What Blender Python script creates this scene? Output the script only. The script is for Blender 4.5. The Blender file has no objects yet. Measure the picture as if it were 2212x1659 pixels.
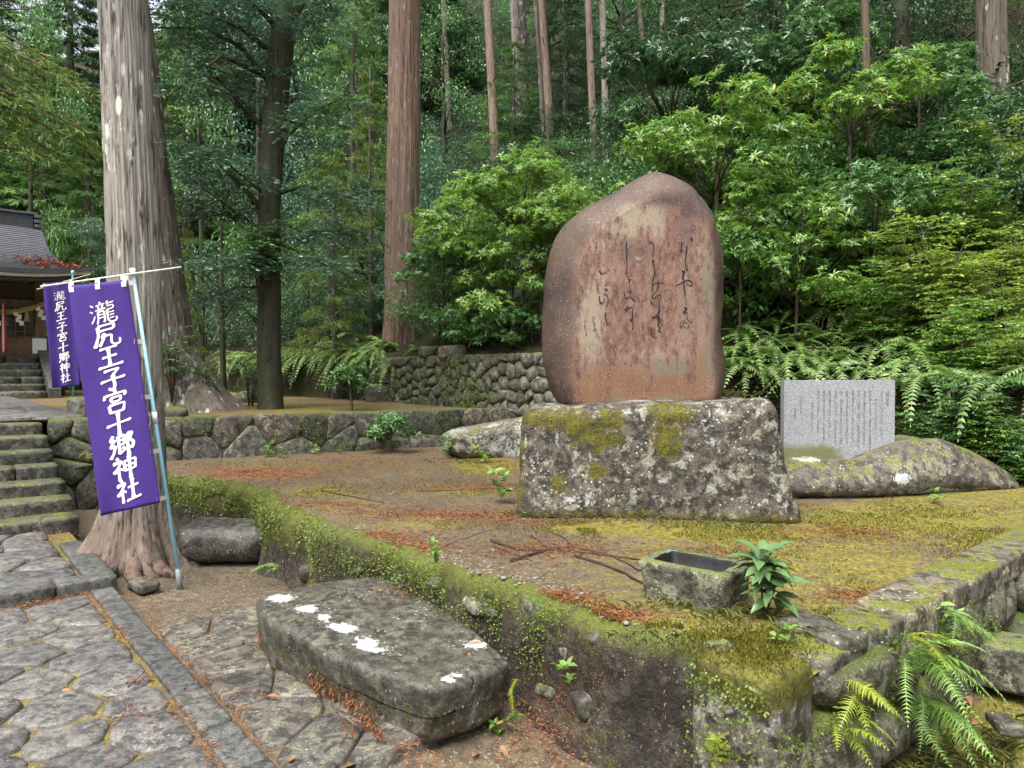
import bpy, math, random
import numpy as np
from mathutils import Vector, Matrix

# ---------------------------------------------------------------- camera, sky, sun, exposure
scene = bpy.context.scene
COL = scene.collection
EYE = 1.6
PITCH = math.radians(0.97)
FPX = 710.0                                  # focal length in pixels of a 1024 wide picture
cam_data = bpy.data.cameras.new('camera')
cam_data.sensor_width = 36.0
cam_data.lens = 36.0 * FPX / 1024.0
cam_data.clip_start = 0.05
cam_data.clip_end = 600.0
cam = bpy.data.objects.new('camera', cam_data)
cam.location = (0, 0, EYE)
cam.rotation_euler = (math.pi / 2 - PITCH, 0, 0)
COL.objects.link(cam)
scene.camera = cam

SUN_EL, SUN_AZ = math.radians(64), math.radians(215)      # azimuth clockwise from +Y
world = bpy.data.worlds.new('World')
scene.world = world
world.use_nodes = True
wn, wl = world.node_tree.nodes, world.node_tree.links
wn.clear()
sky_tex = wn.new('ShaderNodeTexSky')
sky_tex.sky_type = 'NISHITA'
sky_tex.sun_disc = False
sky_tex.sun_elevation = SUN_EL
sky_tex.sun_rotation = SUN_AZ
sky_tex.air_density = 1.0
sky_tex.dust_density = 3.0
sky_tex.ozone_density = 1.0
hs = wn.new('ShaderNodeHueSaturation')
hs.inputs['Saturation'].default_value = 0.30              # overcast: the sky is nearly white
bgn = wn.new('ShaderNodeBackground')
bgn.inputs['Strength'].default_value = 0.062
won = wn.new('ShaderNodeOutputWorld')
wl.new(sky_tex.outputs[0], hs.inputs['Color'])
wl.new(hs.outputs[0], bgn.inputs['Color'])
wl.new(bgn.outputs[0], won.inputs['Surface'])

sun_data = bpy.data.lights.new('sun', 'SUN')
sun_data.energy = 1.5
sun_data.angle = math.radians(46)                   # overcast: light from a wide bright patch of cloud
sun_data.color = (1.0, 0.96, 0.9)
sun = bpy.data.objects.new('sun', sun_data)
sd = Vector((math.sin(SUN_AZ) * math.cos(SUN_EL), math.cos(SUN_AZ) * math.cos(SUN_EL), math.sin(SUN_EL)))
sun.rotation_euler = sd.to_track_quat('Z', 'Y').to_euler()
sun.location = (0, 0, 30)
COL.objects.link(sun)

scene.view_settings.view_transform = 'Standard'
scene.view_settings.look = 'None'
scene.view_settings.gamma = 1.0
scene.view_settings.use_curve_mapping = False
scene.view_settings.exposure = 2.45
scene.cycles.use_denoising = True
scene.cycles.use_adaptive_sampling = True
scene.cycles.adaptive_threshold = 0.03
scene.cycles.max_bounces = 5
scene.cycles.diffuse_bounces = 2
scene.cycles.glossy_bounces = 2
scene.cycles.transmission_bounces = 3
scene.cycles.sample_clamp_indirect = 6.0

# ---------------------------------------------------------------- helpers
random.seed(7)
RNG = np.random.default_rng(7)
A40 = math.radians(40)
UX, UY = -math.sin(A40), math.cos(A40)       # along the shrine path, away from the viewer
VX, VY = math.cos(A40), math.sin(A40)        # across it, towards the hill


def W(u, v, z=0.0):
    return Vector((UX * u + VX * v, UY * u + VY * v, z))


def UVof(x, y):
    return UX * x + UY * y, VX * x + VY * y


def ray(px, py):
    """direction of a photo position; px, py on a 2212 wide scale; y component 1"""
    cx = (px * 0.46293 - 512) / FPX
    cy = (384 - py * 0.46293) / FPX
    dy = math.cos(PITCH) + cy * math.sin(PITCH)
    dz = -math.sin(PITCH) + cy * math.cos(PITCH)
    return Vector((cx / dy, 1.0, dz / dy))


def P(px, py, d):
    r = ray(px, py)
    return Vector((r.x * d, d, EYE + r.z * d))


def G(px, py, z):
    r = ray(px, py)
    d = (z - EYE) / r.z
    return Vector((r.x * d, d, z))


def PXM(d):
    """metres per photo unit (2212 scale) at distance d"""
    return d / FPX * 0.46293


def _hash(ix, iy, iz, seed):
    h = (ix.astype(np.int64) * 374761393 + iy.astype(np.int64) * 668265263 + iz.astype(np.int64) * 2147483647 + seed * 1274126177) & 0x7fffffff
    h = ((h ^ (h >> 13)) * 1274126177) & 0x7fffffff
    h = h ^ (h >> 16)
    return (h & 0xffff) / 65535.0


def vnoise(p, seed=0):
    p = np.asarray(p, float)
    f = np.floor(p)
    i = f.astype(np.int64)
    t = p - f
    t = t * t * (3 - 2 * t)
    r = 0
    for dx in (0, 1):
        for dy in (0, 1):
            for dz in (0, 1):
                w = (t[:, 0] if dx else 1 - t[:, 0]) * (t[:, 1] if dy else 1 - t[:, 1]) * (t[:, 2] if dz else 1 - t[:, 2])
                r = r + w * _hash(i[:, 0] + dx, i[:, 1] + dy, i[:, 2] + dz, seed)
    return r * 2 - 1


def fbm(p, scale=1.0, octaves=4, seed=0, gain=0.5):
    p = np.asarray(p, float) * scale
    a, r, n = 1.0, 0.0, 0.0
    for o in range(octaves):
        r = r + a * vnoise(p + o * 17.3, seed + o)
        n += a
        a *= gain
        p = p * 2.03
    return r / n


def sstep(a, b, x):
    t = np.clip((np.asarray(x, float) - a) / (b - a), 0, 1)
    return t * t * (3 - 2 * t)


class MB:
    """collects vertices and faces for ONE mesh"""
    def __init__(self):
        self.v, self.f, self.n = [], [], 0

    def add(self, verts, faces):
        verts = np.asarray(verts, float).reshape(-1, 3)
        self.v.append(verts)
        n = self.n
        self.f.extend([tuple(i + n for i in f) for f in faces])
        self.n += len(verts)
        return self

    def tube(self, pts, radii, seg=7, cap=True, wob=0.0, seed=0):
        pts = np.asarray([tuple(p) for p in pts], float)
        k = len(pts)
        if np.isscalar(radii):
            radii = [radii] * k
        tang = np.gradient(pts, axis=0)
        tang /= np.maximum(np.linalg.norm(tang, axis=1, keepdims=True), 1e-9)
        ref = np.array([0.0, 0, 1]) if abs(tang[0][2]) < 0.9 else np.array([1.0, 0, 0])
        vs = []
        a0 = np.linspace(0, 2 * math.pi, seg, endpoint=False)
        for i in range(k):
            n1 = cross(tang[i], ref)
            n1 /= max(np.linalg.norm(n1), 1e-9)
            n2 = cross(tang[i], n1)
            ref = cross(n1, tang[i])
            r = radii[i] * (1 + (wob * np.sin(a0 * 2 + i * 1.7 + seed) if wob else 0))
            vs.append(pts[i] + (np.cos(a0) * r)[:, None] * n1 + (np.sin(a0) * r)[:, None] * n2)
        fs = []
        for i in range(k - 1):
            for j in range(seg):
                a, b = i * seg + j, i * seg + (j + 1) % seg
                fs.append((a, b, b + seg, a + seg))
        if cap:
            fs.append(tuple(range(seg - 1, -1, -1)))
            fs.append(tuple((k - 1) * seg + j for j in range(seg)))
        return self.add(np.concatenate(vs), fs)

    def box(self, lo, hi):
        (x0, y0, z0), (x1, y1, z1) = lo, hi
        v = [(x0, y0, z0), (x1, y0, z0), (x1, y1, z0), (x0, y1, z0), (x0, y0, z1), (x1, y0, z1), (x1, y1, z1), (x0, y1, z1)]
        return self.add(v, [(3, 2, 1, 0), (4, 5, 6, 7), (0, 1, 5, 4), (1, 2, 6, 5), (2, 3, 7, 6), (3, 0, 4, 7)])

    def grid(self, pts):
        """pts: array rows x cols x 3"""
        pts = np.asarray(pts, float)
        r, c = pts.shape[:2]
        fs = [(i * c + j, i * c + j + 1, (i + 1) * c + j + 1, (i + 1) * c + j) for i in range(r - 1) for j in range(c - 1)]
        return self.add(pts.reshape(-1, 3), fs)

    def build(self, name, m, parent=None, smooth=True, attrs=None, loc=None):
        v = np.concatenate(self.v) if self.v else np.zeros((0, 3))
        return mk(name, v, self.f, m, parent, smooth, attrs, loc)


def mesh_of(name, v, f, m, smooth=True, attrs=None):
    me = bpy.data.meshes.new(name)
    v = np.asarray(v, float)
    if isinstance(f, np.ndarray):                    # uniform polygons, the fast way
        k = f.shape[1]
        me.vertices.add(len(v))
        me.vertices.foreach_set('co', v.ravel())
        me.loops.add(f.size)
        me.loops.foreach_set('vertex_index', f.ravel().astype(np.int32))
        me.polygons.add(len(f))
        me.polygons.foreach_set('loop_start', np.arange(0, f.size, k, dtype=np.int32))
        me.update(calc_edges=True)
    else:
        me.from_pydata(v.tolist(), [], f)
    if smooth:
        me.polygons.foreach_set('use_smooth', np.ones(len(me.polygons), dtype=bool))
    if attrs:
        for k, a in attrs.items():
            at = me.attributes.new(k, 'FLOAT', 'POINT')
            at.data.foreach_set('value', np.asarray(a, np.float32))
    me.materials.append(M[m] if isinstance(m, str) else m)
    me.update()
    return me


def link(name, me, parent=None, loc=None):
    o = bpy.data.objects.new(name, me)
    COL.objects.link(o)
    if parent is not None:
        o.parent = parent
    if loc is not None:
        o.location = loc
    return o


def mk(name, v, f, m, parent=None, smooth=True, attrs=None, loc=None):
    return link(name, mesh_of(name, v, f, m, smooth, attrs), parent, loc)


def tag(o, label=None, cat=None, group=None, kind=None):
    if label:
        o['label'] = label
    if cat:
        o['category'] = cat
    if group:
        o['group'] = group
    if kind:
        o['kind'] = kind
    return o


def empty(name, loc=(0, 0, 0), rz=0.0):
    o = bpy.data.objects.new(name, None)
    o.empty_display_size = 0.2
    COL.objects.link(o)
    o.location = loc
    o.rotation_euler = (0, 0, rz)
    return o


KIDS = {}


def copy_tree(root, loc, rz=0.0, sc=1.0, label=None, group=None):
    r = root.copy()
    COL.objects.link(r)
    r.location = loc
    r.rotation_euler = (0, 0, rz)
    r.scale = (sc, sc, sc) if np.isscalar(sc) else sc
    if label:
        r['label'] = label
    if group:
        r['group'] = group
    for ch in KIDS[root.name]:
        c = ch.copy()
        COL.objects.link(c)
        c.parent = r
    return r


# ---------------------------------------------------------------- materials
M = {}


class NT:
    def __init__(self, name):
        self.m = bpy.data.materials.new(name)
        self.m.use_nodes = True
        self.t = self.m.node_tree
        self.n, self.l = self.t.nodes, self.t.links
        self.b = self.n['Principled BSDF']
        self._v = None
        M[name] = self.m

    def put(self, sock, val):
        if hasattr(val, 'is_linked') or isinstance(val, bpy.types.NodeSocket):
            self.l.new(val, sock)
        else:
            if sock.type == 'RGBA' and len(val) == 3:
                val = (*val, 1)
            sock.default_value = val

    def vec(self, sx=1, sy=1, sz=1):
        if self._v is None:
            tc = self.n.new('ShaderNodeTexCoord')
            oi = self.n.new('ShaderNodeObjectInfo')
            mu = self.n.new('ShaderNodeMath'); mu.operation = 'MULTIPLY'; mu.inputs[1].default_value = 37.0
            self.l.new(oi.outputs['Random'], mu.inputs[0])
            ad = self.n.new('ShaderNodeVectorMath'); ad.operation = 'ADD'
            self.l.new(tc.outputs['Object'], ad.inputs[0])
            self.l.new(mu.outputs[0], ad.inputs[1])
            self._v = ad.outputs[0]
        if (sx, sy, sz) == (1, 1, 1):
            return self._v
        mp = self.n.new('ShaderNodeVectorMath'); mp.operation = 'MULTIPLY'
        self.l.new(self._v, mp.inputs[0])
        mp.inputs[1].default_value = (sx, sy, sz)
        return mp.outputs[0]

    def noise(self, scale, detail=4, rough=0.55, vec=None, dist=0.0):
        x = self.n.new('ShaderNodeTexNoise')
        x.inputs['Scale'].default_value = scale
        x.inputs['Detail'].default_value = detail
        x.inputs['Roughness'].default_value = rough
        x.inputs['Distortion'].default_value = dist
        self.l.new(vec if vec is not None else self.vec(), x.inputs['Vector'])
        return x.outputs['Fac']

    def voro(self, scale, vec=None, feature='F1', out='Distance'):
        x = self.n.new('ShaderNodeTexVoronoi')
        x.feature = feature
        x.inputs['Scale'].default_value = scale
        self.l.new(vec if vec is not None else self.vec(), x.inputs['Vector'])
        return x.outputs[out]

    def ramp(self, fac, stops, interp='LINEAR'):
        x = self.n.new('ShaderNodeValToRGB')
        x.color_ramp.interpolation = interp
        e = x.color_ramp.elements
        while len(e) < len(stops):
            e.new(0.5)
        for el, (p, c) in zip(e, stops):
            el.position = p
            el.color = (c, c, c, 1) if np.isscalar(c) else (*c, 1)
        self.put(x.inputs[0], fac)
        return x.outputs[0]

    def mix(self, fac, a, b, mode='MIX'):
        x = self.n.new('ShaderNodeMix')
        x.data_type = 'RGBA'
        x.blend_type = mode
        self.put(x.inputs['Factor'], fac)
        self.put(x.inputs[6], a)
        self.put(x.inputs[7], b)
        return x.outputs[2]

    def math(self, op, a, b=0.0, clamp=False):
        x = self.n.new('ShaderNodeMath')
        x.operation = op
        x.use_clamp = clamp
        self.put(x.inputs[0], a)
        self.put(x.inputs[1], b)
        return x.outputs[0]

    def attr(self, name):
        x = self.n.new('ShaderNodeAttribute')
        x.attribute_name = name
        return x.outputs['Fac']

    def island(self):
        return self.n.new('ShaderNodeNewGeometry').outputs['Random Per Island']

    def objrand(self):
        return self.n.new('ShaderNodeObjectInfo').outputs['Random']

    def up(self):
        g = self.n.new('ShaderNodeNewGeometry')
        s = self.n.new('ShaderNodeSeparateXYZ')
        self.l.new(g.outputs['Normal'], s.inputs[0])
        return s.outputs['Z']

    def bump(self, h, strength=0.5, dist=0.02, prev=None):
        x = self.n.new('ShaderNodeBump')
        x.inputs['Strength'].default_value = strength
        x.inputs['Distance'].default_value = dist
        self.put(x.inputs['Height'], h)
        if prev is not None:
            self.l.new(prev, x.inputs['Normal'])
        return x.outputs[0]

    def end(self, col, rough=0.8, normal=None, spec=0.3, metal=0.0):
        self.put(self.b.inputs['Base Color'], col)
        self.put(self.b.inputs['Roughness'], rough)
        self.put(self.b.inputs['Specular IOR Level'], spec)
        self.b.inputs['Metallic'].default_value = metal
        if normal is not None:
            self.l.new(normal, self.b.inputs['Normal'])
        return self.m


def plain(name, c, rough=0.6, spec=0.4, var=0.12, scale=30):
    t = NT(name)
    n = t.noise(scale, 4)
    lo = tuple(x * (1 - var) for x in c)
    hi = tuple(min(1, x * (1 + var)) for x in c)
    t.end(t.ramp(n, [(0.3, lo), (0.7, hi)]), rough, t.bump(n, 0.15, 0.004), spec)


def rock(name, a, b, dark, pale=(.42, .42, .36), pale_amt=0.5, spots=0.3, moss=0.0, moss_col=(.10, .11, .012), rough=0.8, scale=1.0, bump=0.5, attrs=(), pale2=None, psc=8, spd=26):
    """weathered stone: two base tones, dark stains, pale crust and round lichen spots, moss on what faces up"""
    t = NT(name)
    a, b, dark, pale = [tuple(x * k for x in c_) for c_, k in ((a, .70), (b, .70), (dark, .60), (pale, .78))]
    if pale2:
        pale2 = tuple(x * .78 for x in pale2)
    n1 = t.noise(3.2 * scale, 4, 0.6)
    n2 = t.noise(14 * scale, 4, 0.7)
    n3 = t.noise(70 * scale, 2, 0.7)
    c = t.mix(t.ramp(n1, [(0.36, 0), (0.62, 1)]), a, b)
    c = t.mix(t.ramp(n2, [(0.42, .9), (0.56, 0)]), c, dark)
    n4 = t.noise(psc * scale, 5, 0.72, dist=0.4)
    if pale2:
        pale = t.mix(t.ramp(n1, [(0.45, 0), (0.55, 1)]), pale, pale2)
    c = t.mix(t.math('MULTIPLY', t.ramp(n4, [(0.53, 0), (0.6, 1)]), pale_amt), c, pale)
    if spots:
        d = t.voro(spd * scale)
        sp = t.math('MULTIPLY', t.ramp(d, [(0.16, 1), (0.22, 0)]), t.ramp(n1, [(0.46, 0), (0.56, 1)]))
        c = t.mix(t.math('MULTIPLY', sp, spots), c, (.62, .62, .55))
    c = t.mix(t.ramp(n3, [(0.35, 0.5), (0.62, 0)]), c, tuple(x * .4 for x in dark))
    c = t.mix(1.0, c, t.ramp(t.objrand(), [(0, (.74, .75, .77)), (.5, (1, .99, .97)), (1, (1.2, 1.17, 1.1))]), 'MULTIPLY')
    for name_ in attrs:
        col = {'moss': moss_col, 'white': (.35, .375, .365), 'litter': (.18, .062, .026)}[name_]
        sc_, am_, w_ = {'moss': (22, 1.9, .16), 'white': (26, 1.9, .05), 'litter': (85, 2.2, .12)}[name_]
        at = t.attr(name_)
        fm = t.math('ADD', at, t.math('MULTIPLY', t.math('SUBTRACT', t.noise(sc_, 3, 0.75), 0.5), am_))
        fm = t.math('MULTIPLY', t.ramp(fm, [(0.5 - w_, 0), (0.5 + w_, 1)]), t.math('GREATER_THAN', at, 0.02))
        lo, hi = (.78, 1.08) if name_ == 'white' else (.45, 1.5)
        cc = t.mix(t.ramp(n3, [(0.35, 0), (0.65, 1)]), tuple(x * lo for x in col), tuple(min(1, x * hi) for x in col))
        if name_ == 'moss':
            cc = t.mix(t.ramp(n2, [(0.4, .75), (0.6, 0)]), cc, (.03, .026, .008))
        c = t.mix(fm, c, cc)
    if moss:
        mm = t.math('MULTIPLY', t.ramp(t.up(), [(0.3, 0), (0.8, 1)]), t.ramp(n4, [(0.5 - moss * .3, 0), (0.62 - moss * .3, 1)]))
        c = t.mix(mm, c, t.mix(t.ramp(n3, [(0.35, 0), (0.65, 1)]), tuple(x * .5 for x in moss_col), tuple(x * 1.5 for x in moss_col)))
    h = t.math('ADD', t.math('MULTIPLY', n2, 0.7), t.math('MULTIPLY', n3, 0.35))
    t.end(c, t.ramp(n2, [(0.3, rough - .18), (0.7, rough + .1)]), t.bump(h, bump, 0.02), 0.35)


def leafmat(name, c1, c2, c3=None, rough=0.38, trans=0.35, spec=0.5, odd=None):
    """leaf: colour varies leaf by leaf, glossy, lets light through"""
    t = NT(name)
    r = t.island()
    stops = [(0.0, c1), (0.55, c2)]
    if c3:
        stops.append((0.92, c3))
    if odd:
        stops.append((0.985, odd))
    c = t.ramp(r, stops)
    c = t.mix(t.math('MULTIPLY', t.objrand(), 0.35), c, tuple(x * 0.55 for x in c1))
    t.end(c, rough, None, spec)
    tr = t.n.new('ShaderNodeBsdfTranslucent')
    t.l.new(t.mix(0.0, c, c), tr.inputs['Color'])
    mx = t.n.new('ShaderNodeMixShader')
    mx.inputs[0].default_value = trans
    t.l.new(t.b.outputs[0], mx.inputs[1])
    t.l.new(tr.outputs[0], mx.inputs[2])
    t.l.new(mx.outputs[0], t.n['Material Output'].inputs['Surface'])


def bark(name, a, b, dark, lichen=0.4, zs=0.09, fine=26, lcol=(.62, .62, .56), moss=0.0, bumpd=0.03, foot=None):
    t = NT(name)
    st = t.vec(1, 1, zs)
    n1 = t.noise(fine, 5, 0.65, st, 0.3)
    n2 = t.noise(fine * 0.35, 4, 0.6, st)
    n3 = t.noise(1.3, 4)
    c = t.mix(t.ramp(n2, [(0.35, 0), (0.65, 1)]), a, b)
    c = t.mix(t.ramp(n1, [(0.36, 1), (0.47, 0)]), c, dark)
    if lichen:
        d = t.voro(9, t.vec(1, 1, 0.32))
        nn = t.noise(11, 6, 0.7, t.vec(1, 1, 0.35))
        l1 = t.math('MULTIPLY', t.ramp(d, [(0.2, 1), (0.27, 0)]), t.ramp(t.noise(2.6, 3), [(0.47, 0), (0.53, 1)]))
        l2 = t.math('MULTIPLY', t.ramp(nn, [(0.58, 0), (0.62, 1)]), t.ramp(t.noise(1.5, 3), [(0.45, 0), (0.6, 1)]))
        c = t.mix(t.math('MULTIPLY', t.math('MAXIMUM', l1, l2), lichen), c, lcol)
    if moss:
        c = t.mix(t.math('MULTIPLY', t.ramp(t.noise(2.2, 6, 0.7), [(0.4, 0), (0.6, 1)]), moss), c, (.045, .06, .012))
    if foot:
        c = t.mix(t.math('MULTIPLY', t.attr('foot'), .85), c, t.mix(t.ramp(n1, [(0.36, 0), (0.5, 1)]), tuple(x * .35 for x in foot), foot))
    h = t.math('ADD', n1, t.math('MULTIPLY', n2, 0.8))
    t.end(c, 0.85, t.bump(h, 0.9, bumpd), 0.25)
rock('cobble_stone', (.17, .165, .16), (.235, .22, .205), (.085, .085, .088), (.33, .33, .29), 0.35, 0.25, 0.0, rough=0.5, scale=1.3, bump=0.4)
rock('flag_stone', (.15, .135, .115), (.205, .19, .165), (.07, .066, .06), (.36, .35, .24), 0.5, 0.25, 0.0, rough=0.5, scale=1.1, bump=0.4)
rock('kerb_stone', (.13, .135, .13), (.18, .18, .168), (.065, .068, .066), (.27, .28, .24), 0.25, 0.15, 0.0, rough=0.6, scale=1.6, bump=0.4)
rock('stair_stone', (.12, .115, .10), (.17, .16, .135), (.05, .05, .04), (.34, .36, .29), 0.5, 0.2, 0.12, rough=0.7, scale=1.2)
rock('wall_stone', (.15, .14, .12), (.24, .225, .19), (.045, .042, .036), (.40, .40, .34), 0.75, 0.5, 0.35, rough=0.85, scale=1.2, pale2=(.36, .33, .29))
rock('corner_stone', (.15, .14, .12), (.26, .24, .21), (.045, .042, .036), (.46, .45, .40), 0.8, 0.5, 0.2, (.095, .09, .012), rough=0.85, scale=1.0, attrs=('moss',), pale2=(.42, .39, .37))
rock('mossy_stone', (.12, .115, .09), (.20, .19, .155), (.04, .042, .028), (.32, .34, .25), 0.55, 0.4, 0.6, (.065, .085, .015), rough=0.85, scale=1.4)
rock('pedestal_stone', (.12, .098, .082), (.22, .19, .155), (.024, .022, .02), (.42, .44, .36), 0.92, 0.7, 0.0, (.095, .085, .008), rough=0.85, scale=1.0, bump=0.8, attrs=('white', 'moss'), pale2=(.37, .33, .27), psc=9, spd=24)
rock('bench_stone', (.105, .10, .085), (.155, .145, .12), (.05, .05, .042), (.23, .22, .16), 0.5, 0.45, 0.0, rough=0.5, scale=1.2, attrs=('moss', 'litter', 'white'))
rock('boulder_stone', (.16, .135, .115), (.25, .215, .175), (.06, .052, .045), (.46, .46, .36), 0.75, 0.7, 0.1, rough=0.75, scale=1.0, attrs=('white',), pale2=(.42, .38, .24))
rock('trough_stone', (.17, .165, .13), (.24, .235, .18), (.04, .04, .03), (.38, .40, .29), 0.7, 0.6, 0.25, (.10, .12, .03), rough=0.85, scale=1.6, attrs=('moss', 'white'))
rock('rubble_stone', (.19, .18, .155), (.28, .265, .225), (.08, .076, .062), (.44, .45, .37), 0.8, 0.5, 0.3, (.075, .085, .014), rough=0.85, scale=1.2, pale2=(.40, .37, .32))
rock('wall_mortar', (.13, .12, .10), (.18, .165, .135), (.07, .065, .052), (.25, .24, .19), 0.4, 0.2, 0.5, (.06, .07, .012), rough=0.95, scale=1.5, attrs=('moss',))
rock('green_stone', (.12, .12, .085), (.19, .185, .135), (.045, .048, .03), (.30, .33, .22), 0.5, 0.35, 0.95, (.06, .08, .014), rough=0.9, scale=1.5)
rock('hill_rock', (.11, .10, .075), (.17, .155, .11), (.03, .028, .022), (.22, .22, .16), 0.4, 0.2, 0.3, (.05, .06, .012), rough=0.9)

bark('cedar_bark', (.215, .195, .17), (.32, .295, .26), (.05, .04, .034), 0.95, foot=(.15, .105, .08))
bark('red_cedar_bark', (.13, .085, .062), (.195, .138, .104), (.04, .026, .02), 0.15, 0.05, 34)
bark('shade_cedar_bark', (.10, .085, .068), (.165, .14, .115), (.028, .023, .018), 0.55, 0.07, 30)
bark('dark_bark', (.032, .03, .024), (.055, .05, .038), (.012, .011, .009), 0.25, 0.2, 20, (.13, .14, .09), 0.45, 0.01)
bark('thin_bark', (.19, .135, .105), (.27, .20, .155), (.07, .05, .04), 0.25, 0.06, 34, (.42, .40, .34), 0.0, 0.01)
bark('pale_bark', (.24, .215, .18), (.34, .31, .26), (.08, .07, .055), 0.4, 0.1, 24, (.5, .48, .42), 0.1, 0.01)
bark('root_bark', (.03, .02, .014), (.05, .034, .024), (.012, .009, .007), 0.0, 0.3, 30, bumpd=0.004)
bark('twig_bark', (.06, .048, .035), (.10, .08, .055), (.02, .017, .013), 0.0, 0.2, 30, bumpd=0.004)
bark('post_bark', (.085, .06, .042), (.12, .09, .062), (.04, .03, .022), 0.0, 0.05, 40, bumpd=0.006)

leafmat('leaf_bright', (0.100, 0.222, 0.040), (0.172, 0.336, 0.057), (0.243, 0.415, 0.079), 0.34, 0.4, 0.6, (0.601, 0.515, 0.043))
leafmat('leaf_fresh', (0.122, 0.254, 0.038), (0.179, 0.330, 0.052), (0.245, 0.396, 0.075), 0.34, 0.45, 0.6)
leafmat('leaf_mid', (0.062, 0.160, 0.047), (0.107, 0.240, 0.062), (0.160, 0.320, 0.090), 0.34, 0.35, 0.6)
leafmat('leaf_dark', (0.028, 0.077, 0.031), (0.049, 0.112, 0.042), (0.077, 0.155, 0.056), 0.34, 0.3, 0.6)
leafmat('leaf_blue', (0.052, 0.128, 0.074), (0.084, 0.175, 0.101), (0.128, 0.239, 0.138), 0.34, 0.3, 0.6)
leafmat('leaf_yellow', (0.132, 0.228, 0.036), (0.228, 0.336, 0.054), (0.336, 0.432, 0.072), 0.34, 0.45, 0.6, (0.540, 0.480, 0.060))
leafmat('needle_green', (0.082, 0.173, 0.046), (0.137, 0.273, 0.064), (0.200, 0.364, 0.082), 0.5, 0.4, 0.4)
leafmat('needle_lime', (.12, .20, .04), (.20, .30, .055), (.28, .36, .08), 0.5, 0.45, 0.4, (.26, .16, .06))
leafmat('needle_dark', (0.040, 0.097, 0.041), (0.072, 0.153, 0.061), (0.113, 0.209, 0.081), 0.5, 0.35, 0.4)
leafmat('fern_green', (0.127, 0.240, 0.057), (0.202, 0.342, 0.076), (0.304, 0.443, 0.127), 0.45, 0.4, 0.4)
leafmat('fern_pale', (0.144, 0.245, 0.086), (0.245, 0.359, 0.129), (0.374, 0.475, 0.201), 0.45, 0.4, 0.4, (0.359, 0.215, 0.086))
leafmat('fern_yellow', (.20, .27, .03), (.30, .36, .045), (.40, .44, .08), 0.45, 0.45, 0.4)
leafmat('plant_leaf', (.085, .165, .06), (.12, .215, .08), (.17, .27, .11), 0.32, 0.25, 0.55)
leafmat('creeper_leaf', (.085, .14, .02), (.15, .215, .03), (.25, .31, .06), 0.4, 0.3, 0.4)
leafmat('moss_blade', (.07, .07, .010), (.125, .12, .014), (.22, .20, .03), 0.8, 0.25, 0.15)
leafmat('grass_blade', (.10, .14, .03), (.17, .20, .05), (.30, .28, .12), 0.6, 0.3, 0.3)
leafmat('dry_leaf', (.20, .085, .04), (.30, .14, .07), (.42, .27, .17), 0.6, 0.15, 0.3)
leafmat('needle_litter', (.15, .055, .024), (.23, .092, .038), (.32, .155, .07), 0.7, 0.15, 0.2)
leafmat('straw_blade', (.42, .33, .18), (.55, .45, .27), (.6, .5, .33), 0.6, 0.2, 0.3)
leafmat('red_twig_needle', (.16, .035, .018), (.22, .055, .028), (.28, .08, .035), 0.6, 0.15, 0.2)

plain('purple_cloth', (.054, .027, .18), 0.75, 0.2, 0.08, 14)
plain('white_print', (.80, .80, .72), 0.7, 0.2, 0.03)
plain('white_tab', (.72, .72, .62), 0.6, 0.3, 0.06)
plain('blue_pole', (.30, .60, .76), 0.35, 0.5, 0.06)
plain('teal_pole', (.06, .42, .42), 0.35, 0.5, 0.06)
plain('white_plastic', (.75, .75, .73), 0.4, 0.5, 0.03)
plain('cream_rod', (.70, .68, .55), 0.5, 0.4, 0.05)
plain('pipe_grey', (.16, .165, .17), 0.45, 0.5, 0.15)
plain('carved_grey', (.12, .12, .13), 0.7, 0.3, 0.1)
plain('pebble_stone', (.17, .165, .15), 0.7, 0.3, 0.3)
plain('chip_stone', (.22, .24, .22), 0.7, 0.3, 0.2)
plain('ink_black', (.006, .006, .006), 0.5, 0.4, 0.1)
plain('trough_black', (.012, .012, .012), 0.6, 0.3, 0.3)
plain('old_wood', (.16, .105, .06), 0.7, 0.3, 0.35, 9)
plain('dark_wood', (.065, .048, .036), 0.7, 0.3, 0.3, 9)
plain('warm_wood', (.19, .11, .055), 0.65, 0.3, 0.25, 9)
plain('straw_rope', (.42, .30, .14), 0.85, 0.15, 0.25, 40)
plain('paper', (.80, .80, .78), 0.8, 0.2, 0.03)
plain('red_cloth', (.42, .05, .05), 0.8, 0.2, 0.1)
plain('glass_dark', (.035, .035, .033), 0.12, 0.6, 0.3, 6)
plain('roof_metal', (.085, .088, .098), 0.42, 0.5, 0.25, 5)
plain('roof_dark', (.05, .05, .055), 0.5, 0.4, 0.2, 8)
plain('plaster', (.55, .53, .48), 0.9, 0.2, 0.1, 6)
plain('water_dark', (.01, .012, .010), 0.05, 0.6, 0.1)

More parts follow.
